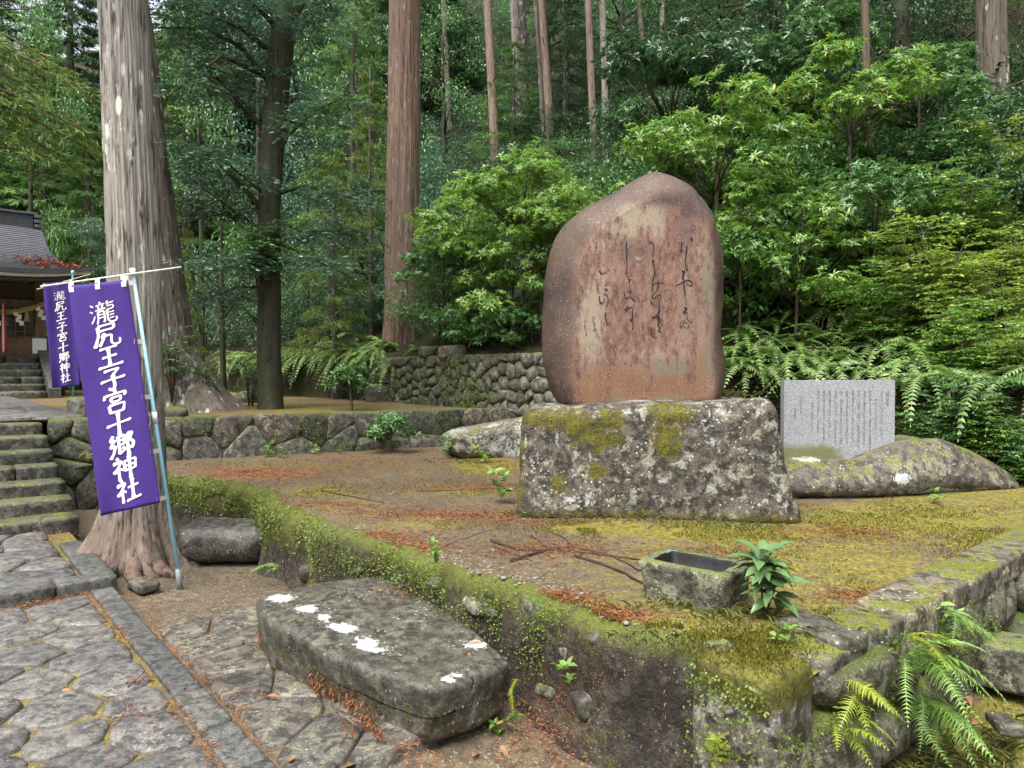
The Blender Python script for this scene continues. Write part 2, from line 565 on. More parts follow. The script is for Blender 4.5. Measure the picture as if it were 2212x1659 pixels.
# ground: soil, moss and fallen cedar needles, where each lies given by the sheet itself
t = NT('ground_soil')
n1, n2, n3 = t.noise(1.4, 3, 0.65), t.noise(16, 4, 0.7), t.noise(95, 2, 0.7)
c = t.mix(t.ramp(n1, [(0.35, 0), (0.65, 1)]), (.072, .056, .034), (.118, .092, .054))
c = t.mix(t.ramp(n2, [(0.42, .8), (0.56, 0)]), c, (.05, .038, .028))
c = t.mix(t.ramp(n3, [(0.55, 0), (0.72, .6)]), c, (.25, .20, .15))
g1 = t.math('MULTIPLY', t.ramp(t.voro(34), [(0.18, 1), (0.26, 0)]), t.attr('gravel'))
c = t.mix(g1, c, (.30, .29, .27))
am = t.attr('moss')
fm = t.math('ADD', am, t.math('MULTIPLY', t.math('SUBTRACT', t.noise(9, 4, 0.75), 0.5), 1.3))
fm = t.math('MULTIPLY', t.ramp(fm, [(0.38, 0), (0.66, 1)]), t.math('GREATER_THAN', am, 0.02))
mc = t.ramp(t.noise(38, 2, 0.7), [(0.3, (.05, .05, .010)), (0.5, (.13, .115, .016)), (0.72, (.25, .215, .04))])
c = t.mix(fm, c, mc)
al = t.attr('litter')
fl = t.math('ADD', al, t.math('MULTIPLY', t.math('SUBTRACT', t.noise(34, 5, 0.8), 0.5), 1.9))
fl = t.math('MULTIPLY', t.ramp(fl, [(0.42, 0), (0.75, .9)]), t.math('GREATER_THAN', al, 0.02))
lc = t.ramp(t.noise(150, 1, 0.7), [(0.35, (.09, .038, .016)), (0.5, (.18, .075, .03)), (0.7, (.27, .13, .06))])
c = t.mix(fl, c, lc)
h = t.math('ADD', t.math('MULTIPLY', n2, 0.8), t.math('MULTIPLY', n3, 0.6))
t.end(c, t.ramp(n2, [(0.3, 0.55), (0.6, 0.9)]), t.bump(h, 0.7, 0.02), 0.3)

t = NT('hill_soil')
n1, n2, n3 = t.noise(0.6, 3, 0.65), t.noise(7, 4, 0.7), t.noise(30, 2, 0.7)
c = t.mix(t.ramp(n1, [(0.35, 0), (0.65, 1)]), (.03, .024, .015), (.055, .044, .027))
c = t.mix(t.ramp(n2, [(0.42, .9), (0.56, 0)]), c, (.018, .015, .011))
c = t.mix(t.ramp(n3, [(0.56, 0), (0.7, .7)]), c, (.16, .095, .05))
c = t.mix(t.ramp(t.noise(1.9, 3, 0.7), [(0.42, 0), (0.58, .9)]), c, (.03, .04, .008))
t.end(c, 0.9, t.bump(t.math('ADD', n2, n3), 0.9, 0.08), 0.2)

# the polished face and rough flanks of the poem stone
t = NT('poem_stone')
st = t.vec(1, 1, 0.16)
n1, ns, nf = t.noise(2.3, 5, 0.6), t.noise(9, 5, 0.65, st), t.noise(120, 3, 0.7)
nm = t.noise(5.5, 6, 0.65, t.vec(1, 1, .6))
c = t.mix(t.ramp(nm, [(0.38, 0), (0.62, 1)]), (.15, .070, .053), (.225, .128, .092))
nq = t.noise(28, 4, 0.75, t.vec(1, 1, .5))
c = t.mix(t.ramp(nq, [(0.38, .75), (0.5, 0)]), c, (.06, .028, .026))
c = t.mix(t.ramp(nq, [(0.54, 0), (0.64, .7)]), c, (.27, .18, .135))
c = t.mix(t.math('MULTIPLY', t.ramp(ns, [(0.5, 0), (0.58, 1)]), .7), c, (.25, .165, .125))
for nm_, col in (('cream', (.31, .26, .185)), ('violet', (.055, .034, .037)), ('ochre', (.19, .098, .045)), ('olive', (.15, .14, .10))):
    am = t.attr(nm_)
    fm = t.math('ADD', am, t.math('ADD', t.math('MULTIPLY', t.math('SUBTRACT', ns, 0.5), 1.9), t.math('MULTIPLY', t.math('SUBTRACT', nq, 0.5), 1.2)))
    fm = t.math('MULTIPLY', t.ramp(fm, [(0.3, 0), (0.7, 1)]), t.math('GREATER_THAN', am, 0.02))
    c = t.mix(t.math('MULTIPLY', fm, .88), c, col)
rimm = t.attr('rim')
rc = t.mix(t.ramp(n1, [(0.4, 0), (0.6, 1)]), (.042, .03, .03), (.085, .056, .037))
c = t.mix(rimm, c, rc)
d = t.voro(30)
sp = t.math('MULTIPLY', t.ramp(d, [(0.13, 1), (0.2, 0)]), t.ramp(t.noise(4.5, 3), [(0.42, 0), (0.58, 1)]))
c = t.mix(t.math('MULTIPLY', sp, .5), c, (.38, .33, .27))
c = t.mix(t.math('MULTIPLY', t.ramp(t.voro(75), [(0.2, 1), (0.3, 0)]), t.ramp(t.noise(7, 3), [(0.4, 0), (0.55, .6)])), c, (.34, .25, .20))
c = t.mix(t.ramp(nf, [(0.36, .5), (0.52, 0)]), c, (.05, .03, .026))
t.end(c, t.ramp(nm, [(0.3, .5), (0.7, .75)]), t.bump(t.math('ADD', nf, nq), 0.4, 0.010), 0.35)

t = NT('grey_granite')
s1, s2 = t.noise(150, 3, 0.7), t.noise(260, 2, 0.6)
c = t.ramp(s1, [(0.34, (.12, .125, .135)), (0.5, (.27, .28, .30)), (0.66, (.44, .45, .48))])
c = t.mix(t.ramp(s2, [(0.6, 0), (0.66, .8)]), c, (.07, .07, .08))
am = t.attr('moss')
c = t.mix(t.ramp(t.math('ADD', am, t.math('MULTIPLY', t.noise(20, 5), .5)), [(0.6, 0), (0.95, .9)]), c, (.13, .13, .04))
t.end(c, 0.55, None, 0.4)


# ---------------------------------------------------------------- shape generators
def cube_sphere(n):
    """unit cube surface as welded grid: points in [-1,1]^3 and quads"""
    idx, V, F = {}, [], []
    lin = np.linspace(-1, 1, n + 1)

    def vid(p):
        k = tuple(np.round(p, 5))
        if k not in idx:
            idx[k] = len(V)
            V.append(p)
        return idx[k]
    for ax in range(3):
        for sg in (-1, 1):
            b, c_ = (ax + 1) % 3, (ax + 2) % 3
            g = np.empty((n + 1, n + 1), int)
            for i in range(n + 1):
                for j in range(n + 1):
                    p = [0, 0, 0]
                    p[ax], p[b], p[c_] = sg, lin[i], lin[j]
                    g[i, j] = vid(p)
            for i in range(n):
                for j in range(n):
                    q = (g[i, j], g[i + 1, j], g[i + 1, j + 1], g[i, j + 1])
                    F.append(q if sg > 0 else q[::-1])
    return np.array(V, float), F


_CS = {}


def rbox(half, r, n=10, amp=0.02, scale=3.0, seed=0, fine=0.0):
    """rough rounded block centred on its origin"""
    if n not in _CS:
        _CS[n] = cube_sphere(n)
    V, F = _CS[n]
    half = np.asarray(half, float)
    rr = np.minimum(r, half * 0.98)
    p = V * half
    q = np.clip(p, -(half - rr), half - rr)
    d = p - q
    ln = np.maximum(np.linalg.norm(d / rr, axis=1, keepdims=True), 1e-6)
    out = q + d / ln
    nr = d / np.maximum(np.linalg.norm(d, axis=1, keepdims=True), 1e-9)
    off = fbm(out, scale, 4, seed) * amp
    if fine:
        off = off + fbm(out, scale * 6, 3, seed + 50) * fine
    return out + nr * off[:, None], F


def clip_poly(poly, mx, my, nx, ny):
    out = []
    k = len(poly)
    for i in range(k):
        ax, ay = poly[i]
        bx, by = poly[(i + 1) % k]
        da = (ax - mx) * nx + (ay - my) * ny
        db = (bx - mx) * nx + (by - my) * ny
        if da <= 0:
            out.append((ax, ay))
        if da * db < 0:
            s = da / (da - db)
            out.append((ax + (bx - ax) * s, ay + (by - ay) * s))
    return out


def voronoi(pts, rect):
    x0, y0, x1, y1 = rect
    cells = []
    P_ = np.array(pts)
    for i, (px, py) in enumerate(pts):
        poly = [(x0, y0), (x1, y0), (x1, y1), (x0, y1)]
        dd = ((P_ - P_[i]) ** 2).sum(1)
        for j in np.argsort(dd)[1:26]:
            qx, qy = P_[j]
            poly = clip_poly(poly, (px + qx) / 2, (py + qy) / 2, qx - px, qy - py)
            if len(poly) < 3:
                break
        if len(poly) >= 3:
            cells.append(poly)
    return cells


def jitter_pts(rect, sx, sy, rng, jit=0.42):
    x0, y0, x1, y1 = rect
    ny = max(1, int(round((y1 - y0) / sy)))
    pts = []
    for r in range(ny):
        nx = max(1, int(round((x1 - x0) / sx)))
        off = 0.5 * (r % 2)
        for k in range(nx + 1):
            x = x0 + (k + off - .25 + rng.uniform(-jit, jit)) * (x1 - x0) / nx
            y = y0 + (r + .5 + rng.uniform(-jit, jit)) * (y1 - y0) / ny
            if x0 < x < x1:
                pts.append((x, y))
    return pts


def chaikin(poly, it=1, w=0.25):
    for _ in range(it):
        out = []
        k = len(poly)
        for i in range(k):
            a, b = poly[i], poly[(i + 1) % k]
            out.append((a[0] * (1 - w) + b[0] * w, a[1] * (1 - w) + b[1] * w))
            out.append((a[0] * w + b[0] * (1 - w), a[1] * w + b[1] * (1 - w)))
        poly = out
    return poly


def poly_stone(poly, gap, height, dome, rng, it=1, depth=0.08, tilt=0.0, rough=0.006, cw=0.17):
    """a stone filling a cell: returns centroid (x,y), local verts (x,y,h) and faces"""
    p = np.array(poly)
    c0 = p.mean(0)
    sz = np.sqrt(((p - c0) ** 2).sum(1)).mean()
    p = c0 + (p - c0) * max(0.3, 1 - gap / max(sz, 1e-3))
    p = np.array(chaikin([tuple(q) for q in p], it, cw)) - c0
    k = len(p)
    ang = rng.uniform(0, 6.28)
    p = p * (1 + 0.035 * np.sin(np.arange(k) * 2.1 + ang))[:, None]
    V = [np.c_[p * 1.0, np.full(k, -depth)]]
    V.append(np.c_[p * 1.0, np.full(k, height * 0.35) + rng.uniform(-rough, rough, k)])
    V.append(np.c_[p * 0.93, np.full(k, height * 0.82) + rng.uniform(-rough, rough, k)])
    V.append(np.c_[p * 0.72, np.full(k, height + dome * .6) + rng.uniform(-rough, rough, k)])
    V.append(np.c_[p * 0.36, np.full(k, height + dome) + rng.uniform(-rough, rough, k)])
    V.append(np.array([[0, 0, height + dome]]))
    V = np.concatenate(V)
    top = V[:, 2] > -depth * .5
    tx, ty = rng.normal(0, tilt), rng.normal(0, tilt)
    V[top, 2] += V[top, 0] * tx + V[top, 1] * ty
    F = []
    for r in range(4):
        for j in range(k):
            a, b = r * k + j, r * k + (j + 1) % k
            F.append((a, b, b + k, a + k))
    for j in range(k):
        F.append((4 * k + j, 4 * k + (j + 1) % k, 5 * k))
    return c0, V, F


def cross(a, b):
    return np.array([a[1] * b[2] - a[2] * b[1], a[2] * b[0] - a[0] * b[2], a[0] * b[1] - a[1] * b[0]])


def frame_of(tdir, nrm):
    tdir = tdir / np.maximum(np.linalg.norm(tdir, axis=1, keepdims=True), 1e-9)
    s = np.cross(tdir, nrm)
    ln = np.linalg.norm(s, axis=1, keepdims=True)
    bad = ln[:, 0] < 1e-4
    s[bad] = np.cross(tdir[bad], np.array([1.0, 0.3, 0.2]))
    s /= np.maximum(np.linalg.norm(s, axis=1, keepdims=True), 1e-9)
    n = np.cross(s, tdir)
    return tdir, s, n


# leaf outlines: rows of (along, across, lift)
LEAF8 = (np.array([(0, 0, 0), (.28, .42, .06), (.28, 0, 0), (.28, -.42, .06), (.68, .40, -.02), (.68, 0, -.09), (.68, -.40, -.02), (1, 0, -.28)]),
         np.array([(0, 2, 1, 1), (0, 3, 2, 2), (1, 2, 5, 4), (2, 3, 6, 5), (4, 5, 7, 7), (5, 6, 7, 7)]))
LEAF8T = np.array([(0, 2, 1), (0, 3, 2), (1, 2, 5), (1, 5, 4), (2, 3, 6), (2, 6, 5), (4, 5, 7), (5, 6, 7)])
LEAF4 = np.array([(0, 0, 0), (.45, .5, .07), (1, 0, -.12), (.45, -.5, .07)])
LEAF4T = np.array([(0, 2, 1), (0, 3, 2)])


def leaves(pos, tdir, nrm, ln, wd, near=False, curl=1.0):
    pos = np.asarray(pos, float)
    n = len(pos)
    T, S, N_ = frame_of(np.asarray(tdir, float), np.asarray(nrm, float))
    tp, tf = (LEAF8[0], LEAF8T) if near else (LEAF4, LEAF4T)
    ln = np.broadcast_to(ln, (n,))[:, None, None]
    wd = np.broadcast_to(wd, (n,))[:, None, None]
    V = pos[:, None, :] + T[:, None, :] * tp[None, :, 0:1] * ln + S[:, None, :] * tp[None, :, 1:2] * wd + N_[:, None, :] * tp[None, :, 2:3] * ln * curl
    F = tf[None] + (np.arange(n) * len(tp))[:, None, None]
    return V.reshape(-1, 3), F.reshape(-1, 3)


class LM:
    """leaf mass: arrays of triangles"""
    def __init__(self):
        self.v, self.f, self.n, self.q = [], [], 0, {}

    def put(self, pos, td, nr, ln, wd, near=False, curl=1.0):
        k = len(pos)
        self.q.setdefault((near, curl), []).append((pos, td, np.broadcast_to(nr, (k, 3)), np.broadcast_to(ln, (k,)), np.broadcast_to(wd, (k,))))

    def add(self, V, F):
        self.v.append(V)
        self.f.append(F + self.n)
        self.n += len(V)

    def build(self, name, m, parent=None, loc=None, kind='stuff', smooth=False):
        for (near, curl), lst in self.q.items():
            self.add(*leaves(*[np.concatenate(c_) for c_ in zip(*lst)], near, curl))
        o = mk(name, np.concatenate(self.v), np.concatenate(self.f), m, parent, smooth, None, loc)
        if kind:
            o['kind'] = kind
        return o


def unit(n, rng):
    d = rng.normal(size=(n, 3))
    return d / np.linalg.norm(d, axis=1, keepdims=True)


def whorl(lm, c, axis, k, ln, wd, rng, spread=1.25, near=True, curl=1.0):
    axis = np.asarray(axis, float)
    axis /= np.linalg.norm(axis)
    ref = np.array([1.0, 0, 0]) if abs(axis[0]) < .8 else np.array([0, 1.0, 0])
    e1 = cross(axis, ref); e1 /= np.linalg.norm(e1)
    e2 = cross(axis, e1)
    az = np.arange(k) * 2.4 + rng.uniform(0, 6.28)
    ph = spread + rng.normal(0, .22, k) - np.linspace(0, .5, k)
    rad = np.cos(az)[:, None] * e1 + np.sin(az)[:, None] * e2
    td = axis * np.cos(ph)[:, None] + rad * np.sin(ph)[:, None]
    nr = axis * np.sin(ph)[:, None] - rad * np.cos(ph)[:, None]
    pos = np.asarray(c) - axis * (np.arange(k) / k * ln * .5)[:, None]
    lm.put(pos, td, nr, ln * rng.uniform(.75, 1.15, k), wd * rng.uniform(.85, 1.15, k), near, curl)


def spray(lm, a, b, ln, wd, rng, near=False, step=0.06):
    """a twig from a to b with leaves in two ranks, held flat"""
    a, b = np.asarray(a, float), np.asarray(b, float)
    L = np.linalg.norm(b - a)
    k = max(3, int(L / step))
    tt = np.linspace(.15, 1, k)
    d = (b - a) / max(L, 1e-6)
    pos = a + (b - a) * tt[:, None]
    pos[:, 2] -= (tt ** 2) * L * .12
    side = np.array([d[1], -d[0], 0.0])
    side /= max(np.linalg.norm(side), 1e-6)
    sg = np.where(np.arange(k) % 2 == 0, 1, -1)
    td = d * .75 + side * (sg * .8)[:, None] + rng.normal(0, .18, (k, 3))
    td[-1] = d
    nr = np.array([0, 0, 1.0]) + rng.normal(0, .48, (k, 3))
    lm.put(pos, td, nr, ln * rng.uniform(.75, 1.2, k), wd * rng.uniform(.8, 1.2, k), near, 1.0)


def frond(length, width, pairs, droop, seed, pinna_w=1.0):
    """a fern frond lying along +X from the origin, arching down; returns verts, faces (mixed)"""
    rng = np.random.default_rng(seed)
    t_ = np.linspace(0, 1, pairs + 4)
    x = length * t_ * (1 - .18 * droop * t_)
    z = length * (.30 * t_ - droop * .75 * t_ ** 2)
    V, F = [], []
    n = 0
    sp = np.c_[x, length * rng.uniform(-.22, .22) * t_ ** 2, z]
    r = 0.0035
    for i in range(len(sp) - 1):
        w = r * (1 - t_[i] * .8)
        V += [sp[i] + [0, w, 0], sp[i] - [0, w, 0], sp[i + 1] - [0, w * .9, 0], sp[i + 1] + [0, w * .9, 0]]
        F += [(n, n + 1, n + 2), (n, n + 2, n + 3)]
        n += 4
    for i in range(3, len(sp)):
        tt = (i - 2) / (len(sp) - 2)
        wl_ = width * (math.sin(math.pi * min(1, tt * .8 + .2)) ** .8) * (1 - tt * .35) * rng.uniform(.78, 1.08)
        if tt > .93:
            wl_ *= .6
        tg = sp[i] - sp[i - 1]
        tg = tg / np.linalg.norm(tg)
        hw = length / (pairs + 4) * .44 * pinna_w
        for sg in (1, -1):
            d = np.array([0, sg, 0]) * .93 + tg * rng.uniform(.25, .55) + np.array([0, 0, rng.uniform(-.4, .05)])
            d /= np.linalg.norm(d)
            a = sp[i]
            V += [a - tg * hw * .8, a + tg * hw * .8, a + d * wl_ * .55 + tg * hw * .75 + [0, 0, .012 * width * 5], a + d * wl_ * .55 - tg * hw * .7, a + d * wl_ - [0, 0, wl_ * .12]]
            F += [(n, n + 1, n + 2), (n, n + 2, n + 3), (n + 3, n + 2, n + 4)]
            n += 5
    return np.array(V), np.array(F)


def rot_to(V, az, el, roll=0.0, loc=(0, 0, 0), sc=1.0):
    m = Matrix.Rotation(az, 3, 'Z') @ Matrix.Rotation(-el, 3, 'Y') @ Matrix.Rotation(roll, 3, 'X')
    return (np.asarray(V) * sc) @ np.array(m).T + np.array(loc)
# outlines of the small inscription, read from the built-in font while the scene is still empty
PL_TEXT = ['山河水鳥', 'おもひやるかものうはけのいかならむ', '　　しもさへわたる山かはの水', '正治二年十二月六日　後鳥羽上皇が熊野御幸の', '途次この滝尻王子に於て催された歌会の折に', '詠まれた御製で　昭和十一年国宝に指定された',
           '熊野懐紙の中に二十八首とともに現存し', '当時の王子社の歌会を伝える貴重なもので', 'ある　御歌は寒夜の水鳥の上毛におく霜を', '思ひやられたもので　山川の流れのほとり', '滝尻の情景をよく写してゐる　ここに', '熊野古道の歴史を偲び　この歌碑を建立し', '後の世に伝えるため　一文を記す',
           '　　　　此処に土地の人々と共に', '', '　　平成元年十月', '　　　　　　中辺路町']


def glyph_meshes(chars):
    obs = {}
    for ch in chars:
        cu = bpy.data.curves.new('char', 'FONT')
        cu.body = ch
        cu.resolution_u = 2
        ob = bpy.data.objects.new('char', cu)
        COL.objects.link(ob)
        obs[ch] = ob
    dg = bpy.context.evaluated_depsgraph_get()
    out = {}
    for ch, ob in obs.items():
        me = bpy.data.meshes.new_from_object(ob.evaluated_get(dg))
        V = np.array([tuple(v.co) for v in me.vertices]) if len(me.vertices) else np.zeros((0, 3))
        F = [tuple(p.vertices) for p in me.polygons]
        if len(V):
            V = V - (V.min(0) + V.max(0)) / 2
        out[ch] = (V, F)
        bpy.data.meshes.remove(me)
    for ob in obs.values():
        cu = ob.data
        bpy.data.objects.remove(ob)
        bpy.data.curves.remove(cu)
    return out


glyphs = glyph_meshes(sorted(set(''.join(PL_TEXT)) - {'　'}))


# ---------------------------------------------------------------- the lie of the land
ZT1, ZT2 = 0.5, 1.0                           # the monument terrace and the shrine terrace


def bank_v(u):
    """where the foot of the hill runs"""
    return 7.12 + 0.85 * (1 - sstep(3.2, 6.2, u))


def ground_z(x, y):
    x, y = np.asarray(x, float), np.asarray(y, float)
    u, v = UX * x + UY * y, VX * x + VY * y
    p = np.c_[x.ravel(), y.ravel(), np.zeros(x.size)]
    n = fbm(p, .9, 3, 3).reshape(x.shape)
    nb = fbm(p, .22, 4, 5).reshape(x.shape)
    z = -0.05 + .02 * n - .06 * sstep(2.7, 2.3, u) * sstep(1.2, 1.5, v)
    z = z + .12 * sstep(1.2, 5, v) * sstep(1.2, -1.5, u)
    bv = bank_v(u)
    dv = v - bv
    top = 1.35 + .55 * sstep(4, 6.5, u)
    low = z + (ZT2 - .03 - z) * sstep(10.3, 11.0, u)
    hill = top * sstep(0, .14, dv) + np.maximum(0, dv - .1) * .5 + np.maximum(0, dv - 2.0) * .36 + (n * .12 + nb * .8) * sstep(.1, 4, dv)
    far = np.maximum(0, u - 29) * .42 + np.maximum(0, -v - 9) * .35
    return np.minimum(np.where(dv > 0, np.maximum(low, hill), low) + far, 45)


def gz(x, y):
    return float(ground_z(np.array([x]), np.array([y]))[0])


def H(px, py, dmin=6.0, dmax=70.0):
    """where the ray of a photo position meets the hill"""
    r = ray(px, py)
    d = np.arange(dmin, dmax, .1)
    g = ground_z(r.x * d, d)
    hit = np.nonzero(g >= EYE + r.z * d)[0]
    k = d[hit[0]] if len(hit) else dmax
    return Vector((r.x * k, k, gz(r.x * k, k)))


# the ground: one sheet, finer near the viewer
uu = np.unique(np.r_[np.linspace(-90, -6, 22), np.linspace(-6, 14, 134), np.linspace(14, 40, 66), np.linspace(40, 130, 24)])
vv = np.unique(np.r_[np.linspace(-90, -8, 20), np.linspace(-8, 6.6, 80), np.linspace(6.6, 8.4, 46), np.linspace(8.4, 30, 90), np.linspace(30, 110, 24)])
U_, V_ = np.meshgrid(uu, vv, indexing='ij')
X_, Y_ = UX * U_ + VX * V_, UY * U_ + VY * V_
Z_ = ground_z(X_, Y_)
pts = np.stack([X_, Y_, Z_], -1)
fl = pts.reshape(-1, 3)
dvv = (V_ - bank_v(U_)).ravel()
m_att = np.where((U_.ravel() < 1.35) & (V_.ravel() > 2.2), .62, .18) + .1 * fbm(fl, .8, 3, 9)
l_att = .30 + .25 * fbm(fl, 1.2, 3, 19)
gm = MB().grid(pts[:, ::1])
# two materials: damp soil by the path, leaf mould on the hill
me = mesh_of('ground', fl, [f[::-1] for f in gm.f], 'ground_soil', True, {'moss': m_att, 'litter': l_att, 'gravel': np.full(len(fl), .5)})
me.materials.append(M['hill_soil'])
hillv = (dvv > .02) | (U_.ravel() > 25) | (V_.ravel() < -8)
mi = np.array([1 if hillv[list(p.vertices)].any() else 0 for p in me.polygons], np.int32)
me.polygons.foreach_set('material_index', mi)
ground = tag(link('ground', me), kind='structure')


# ---------------------------------------------------------------- the monument terrace
EDGE_U = np.array([1.33, 2.0, 3.0, 4.0, 5.0, 5.8, 6.4, 6.9, 7.4, 7.9, 8.5, 9.4])
EDGE_V = np.array([2.40, 2.34, 2.28, 2.24, 2.22, 2.26, 2.36, 2.40, 2.26, 2.02, 1.90, 1.85])


def edge_v(u):
    return np.interp(u, EDGE_U, EDGE_V) + .025 * np.sin(np.asarray(u) * 5.1) + .015 * np.sin(np.asarray(u) * 11.7)


def t1_z(x, y):
    x, y = np.asarray(x, float), np.asarray(y, float)
    p = np.c_[x.ravel(), y.ravel(), np.zeros(x.size)]
    u, v = UX * x + UY * y, VX * x + VY * y
    return ZT1 + (.018 * fbm(p, 1.1, 3, 41) + .012 * fbm(p, 5, 3, 43)).reshape(x.shape) + .05 * sstep(6.2, 7.6, v) + .02 * sstep(7.2, 8.6, u)


def blob(px, py, z, rx, ry):
    """soft patch around a photo position lying on height z (rx, ry in photo units)"""
    c = G(px, py, z)
    e1 = G(px + rx, py, z) - c
    e2 = G(px, py + ry, z) - c
    return np.array([c.x, c.y]), abs(e1.x), max(abs(e2.y), .05)


def patches(x, y, lst, z):
    a = np.zeros_like(x)
    for (px, py, rx, ry, s) in lst:
        c, ax, ay = blob(px, py, z, rx, ry)
        # stretch follows the line of sight
        dx = x - c[0] - (y - c[1]) * c[0] / c[1]
        dy = y - c[1]
        a = np.maximum(a, s * np.exp(-((dx / ax) ** 2 + (dy / ay) ** 2) ** 1.3))
    return a


T1_MOSS = [(1950, 1120, 330, 60, .85), (2150, 1180, 120, 60, .8), (1560, 1150, 300, 32, .85), (1450, 1360, 170, 40, .9), (1740, 1350, 150, 36, .6),
           (1250, 1140, 120, 20, .7), (1000, 1060, 200, 22, .55), (1050, 1005, 90, 30, .9), (900, 1130, 200, 26, .55), (1950, 1240, 160, 36, .45), (1180, 1330, 180, 26, .6), (690, 1060, 130, 22, .6),
           (1600, 1200, 120, 25, .35), (1330, 1140, 100, 26, .8)]
T1_LIT = [(560, 1022, 190, 22, 1.0), (780, 1000, 200, 14, .6), (950, 1110, 240, 12, .75), (800, 1155, 120, 10, .8), (1120, 1120, 150, 16, .55), (860, 1180, 120, 14, .9),
          (1290, 1330, 130, 14, .9), (1180, 1190, 160, 22, .5), (700, 1090, 140, 10, .6), (1000, 1050, 220, 10, .7), (1500, 1200, 120, 20, .5), (1200, 1295, 80, 14, .8), (1800, 1150, 160, 20, .4), (1880, 1290, 120, 14, .4)]
nu, nv = 230, 150
uu = np.linspace(1.30, 9.45, nu)
tt = np.linspace(0, 1, nv) ** 1.15
U_ = np.repeat(uu[:, None], nv, 1)
E_ = edge_v(uu)[:, None]
V_ = (E_ + .02) + (bank_v(uu)[:, None] + .12 - E_) * tt[None, :]
X_, Y_ = UX * U_ + VX * V_, UY * U_ + VY * V_
Z_ = t1_z(X_, Y_) - .05 * np.exp(-((V_ - E_) / .07) ** 2) - .04 * np.exp(-((U_ - 1.3) / .08) ** 2)
fl = np.stack([X_, Y_, Z_], -1).reshape(-1, 3)
x, y = fl[:, 0], fl[:, 1]
uf, vf = U_.ravel(), V_.ravel()
m_att = np.maximum(patches(x, y, T1_MOSS, ZT1) * 1.0, .36 + .22 * sstep(3.6, 1.8, UX * x + UY * y) + .3 * fbm(fl, .7, 3, 9))
l_att = np.maximum(patches(x, y, T1_LIT, ZT1) * .8, .40 - .12 * sstep(3.6, 1.8, UX * x + UY * y) + .22 * fbm(fl, .9, 3, 29))
g_att = np.exp(-((vf - edge_v(uf)) / .3) ** 2) * (uf < 4.6) * 1.0 + .15
gr = MB().grid(np.stack([X_, Y_, Z_], -1))
terrace = mk('terrace_ground', fl, [f[::-1] for f in gr.f], 'ground_soil', None, True, {'moss': m_att, 'litter': l_att, 'gravel': g_att})
tag(terrace, kind='structure')


UROT0 = math.atan2(UY, UX)
# the earth-faced retaining wall along the front of the terrace
rock('earth_wall', (.06, .047, .036), (.10, .08, .058), (.028, .022, .018), (.20, .19, .15), 0.35, 0.3, 0.45, (.075, .085, .012), rough=0.9, scale=1.6, bump=0.9, attrs=('moss', 'litter'))
us = np.linspace(1.62, 9.2, 300)
prof = [(.30, -.04), (.16, -.012), (.07, .004), (.0, -.03), (-.03, -.1), (-.035, -.2), (-.03, -.3), (-.03, -.4), (-.05, -.5), (-.08, -.58), (-.1, -.68)]
rows = []
for (dv_, dz_) in prof:
    v_ = edge_v(us) + dv_
    rows.append(np.stack([UX * us + VX * v_, UY * us + VY * v_, np.full_like(us, ZT1 + dz_)], -1))
pts = np.stack(rows, 1)
fl = pts.reshape(-1, 3)
nn = fbm(fl, 3.4, 4, 71) * .055 + fbm(fl, 13, 3, 72) * .018
wgt = np.tile(np.array([0, .2, .5, 1, 1, 1, 1, 1, 1, 1, 1]), len(us))
# outward is -V
fl = fl - np.c_[np.full(len(fl), VX), np.full(len(fl), VY), np.zeros(len(fl))] * (nn * wgt)[:, None]
fl[:, 2] += np.where(wgt < .6, nn * .4, 0)
uf = np.repeat(us, len(prof))
dz = np.tile(np.array([p[1] for p in prof]), len(us))
wm = np.exp(-((dz + .03) / .13) ** 2) * (.45 + .5 * fbm(fl, 1.6, 3, 77)) + .9 * sstep(4.9, 5.7, uf) * sstep(-.36, -.16, dz) + .5 * np.exp(-((uf - 4.9) / .18) ** 2) + np.maximum(0, .18 + .5 * fbm(fl, 2.2, 3, 79))
wl_ = (.16 * sstep(-.15, -.45, dz) + .12) * sstep(5.6, 4.6, uf) * sstep(1.8, 2.3, uf) + .25 * fbm(fl, 2.5, 3, 88)
W1 = MB().grid(pts)
front_wall = mk('retaining_wall', fl, W1.f, 'earth_wall', None, True, {'moss': wm, 'litter': wl_})
tag(front_wall, 'low mossy earth-faced retaining wall along the front of the monument terrace', 'wall')

rng = np.random.default_rng(61)
for k in range(16):                             # stones bedded in the face of the wall
    u_ = rng.uniform(1.66, 5.0)
    z_ = rng.uniform(-.02, .46)
    s_ = rng.uniform(.025, .075) * (1.35 if z_ < .2 else 1)
    V, F = rbox((s_ * rng.uniform(.9, 1.7), s_ * .8, s_ * rng.uniform(.6, 1.1)), s_ * .5, 5, s_ * .25, 9 / s_ * .05, 640 + k)
    w = W(u_, float(edge_v(u_)) - .035 + s_ * .72, z_)
    o = mk('stone', V, F, ('mossy_stone', 'rubble_stone', 'green_stone', 'bench_stone')[k % 4], front_wall, True, None, w)
    o.rotation_euler = (rng.normal(0, .3), rng.normal(0, .3), UROT0 + rng.normal(0, .3))

# ---------------------------------------------------------------- the cobbled path, kerb and flagstones
rng = np.random.default_rng(11)


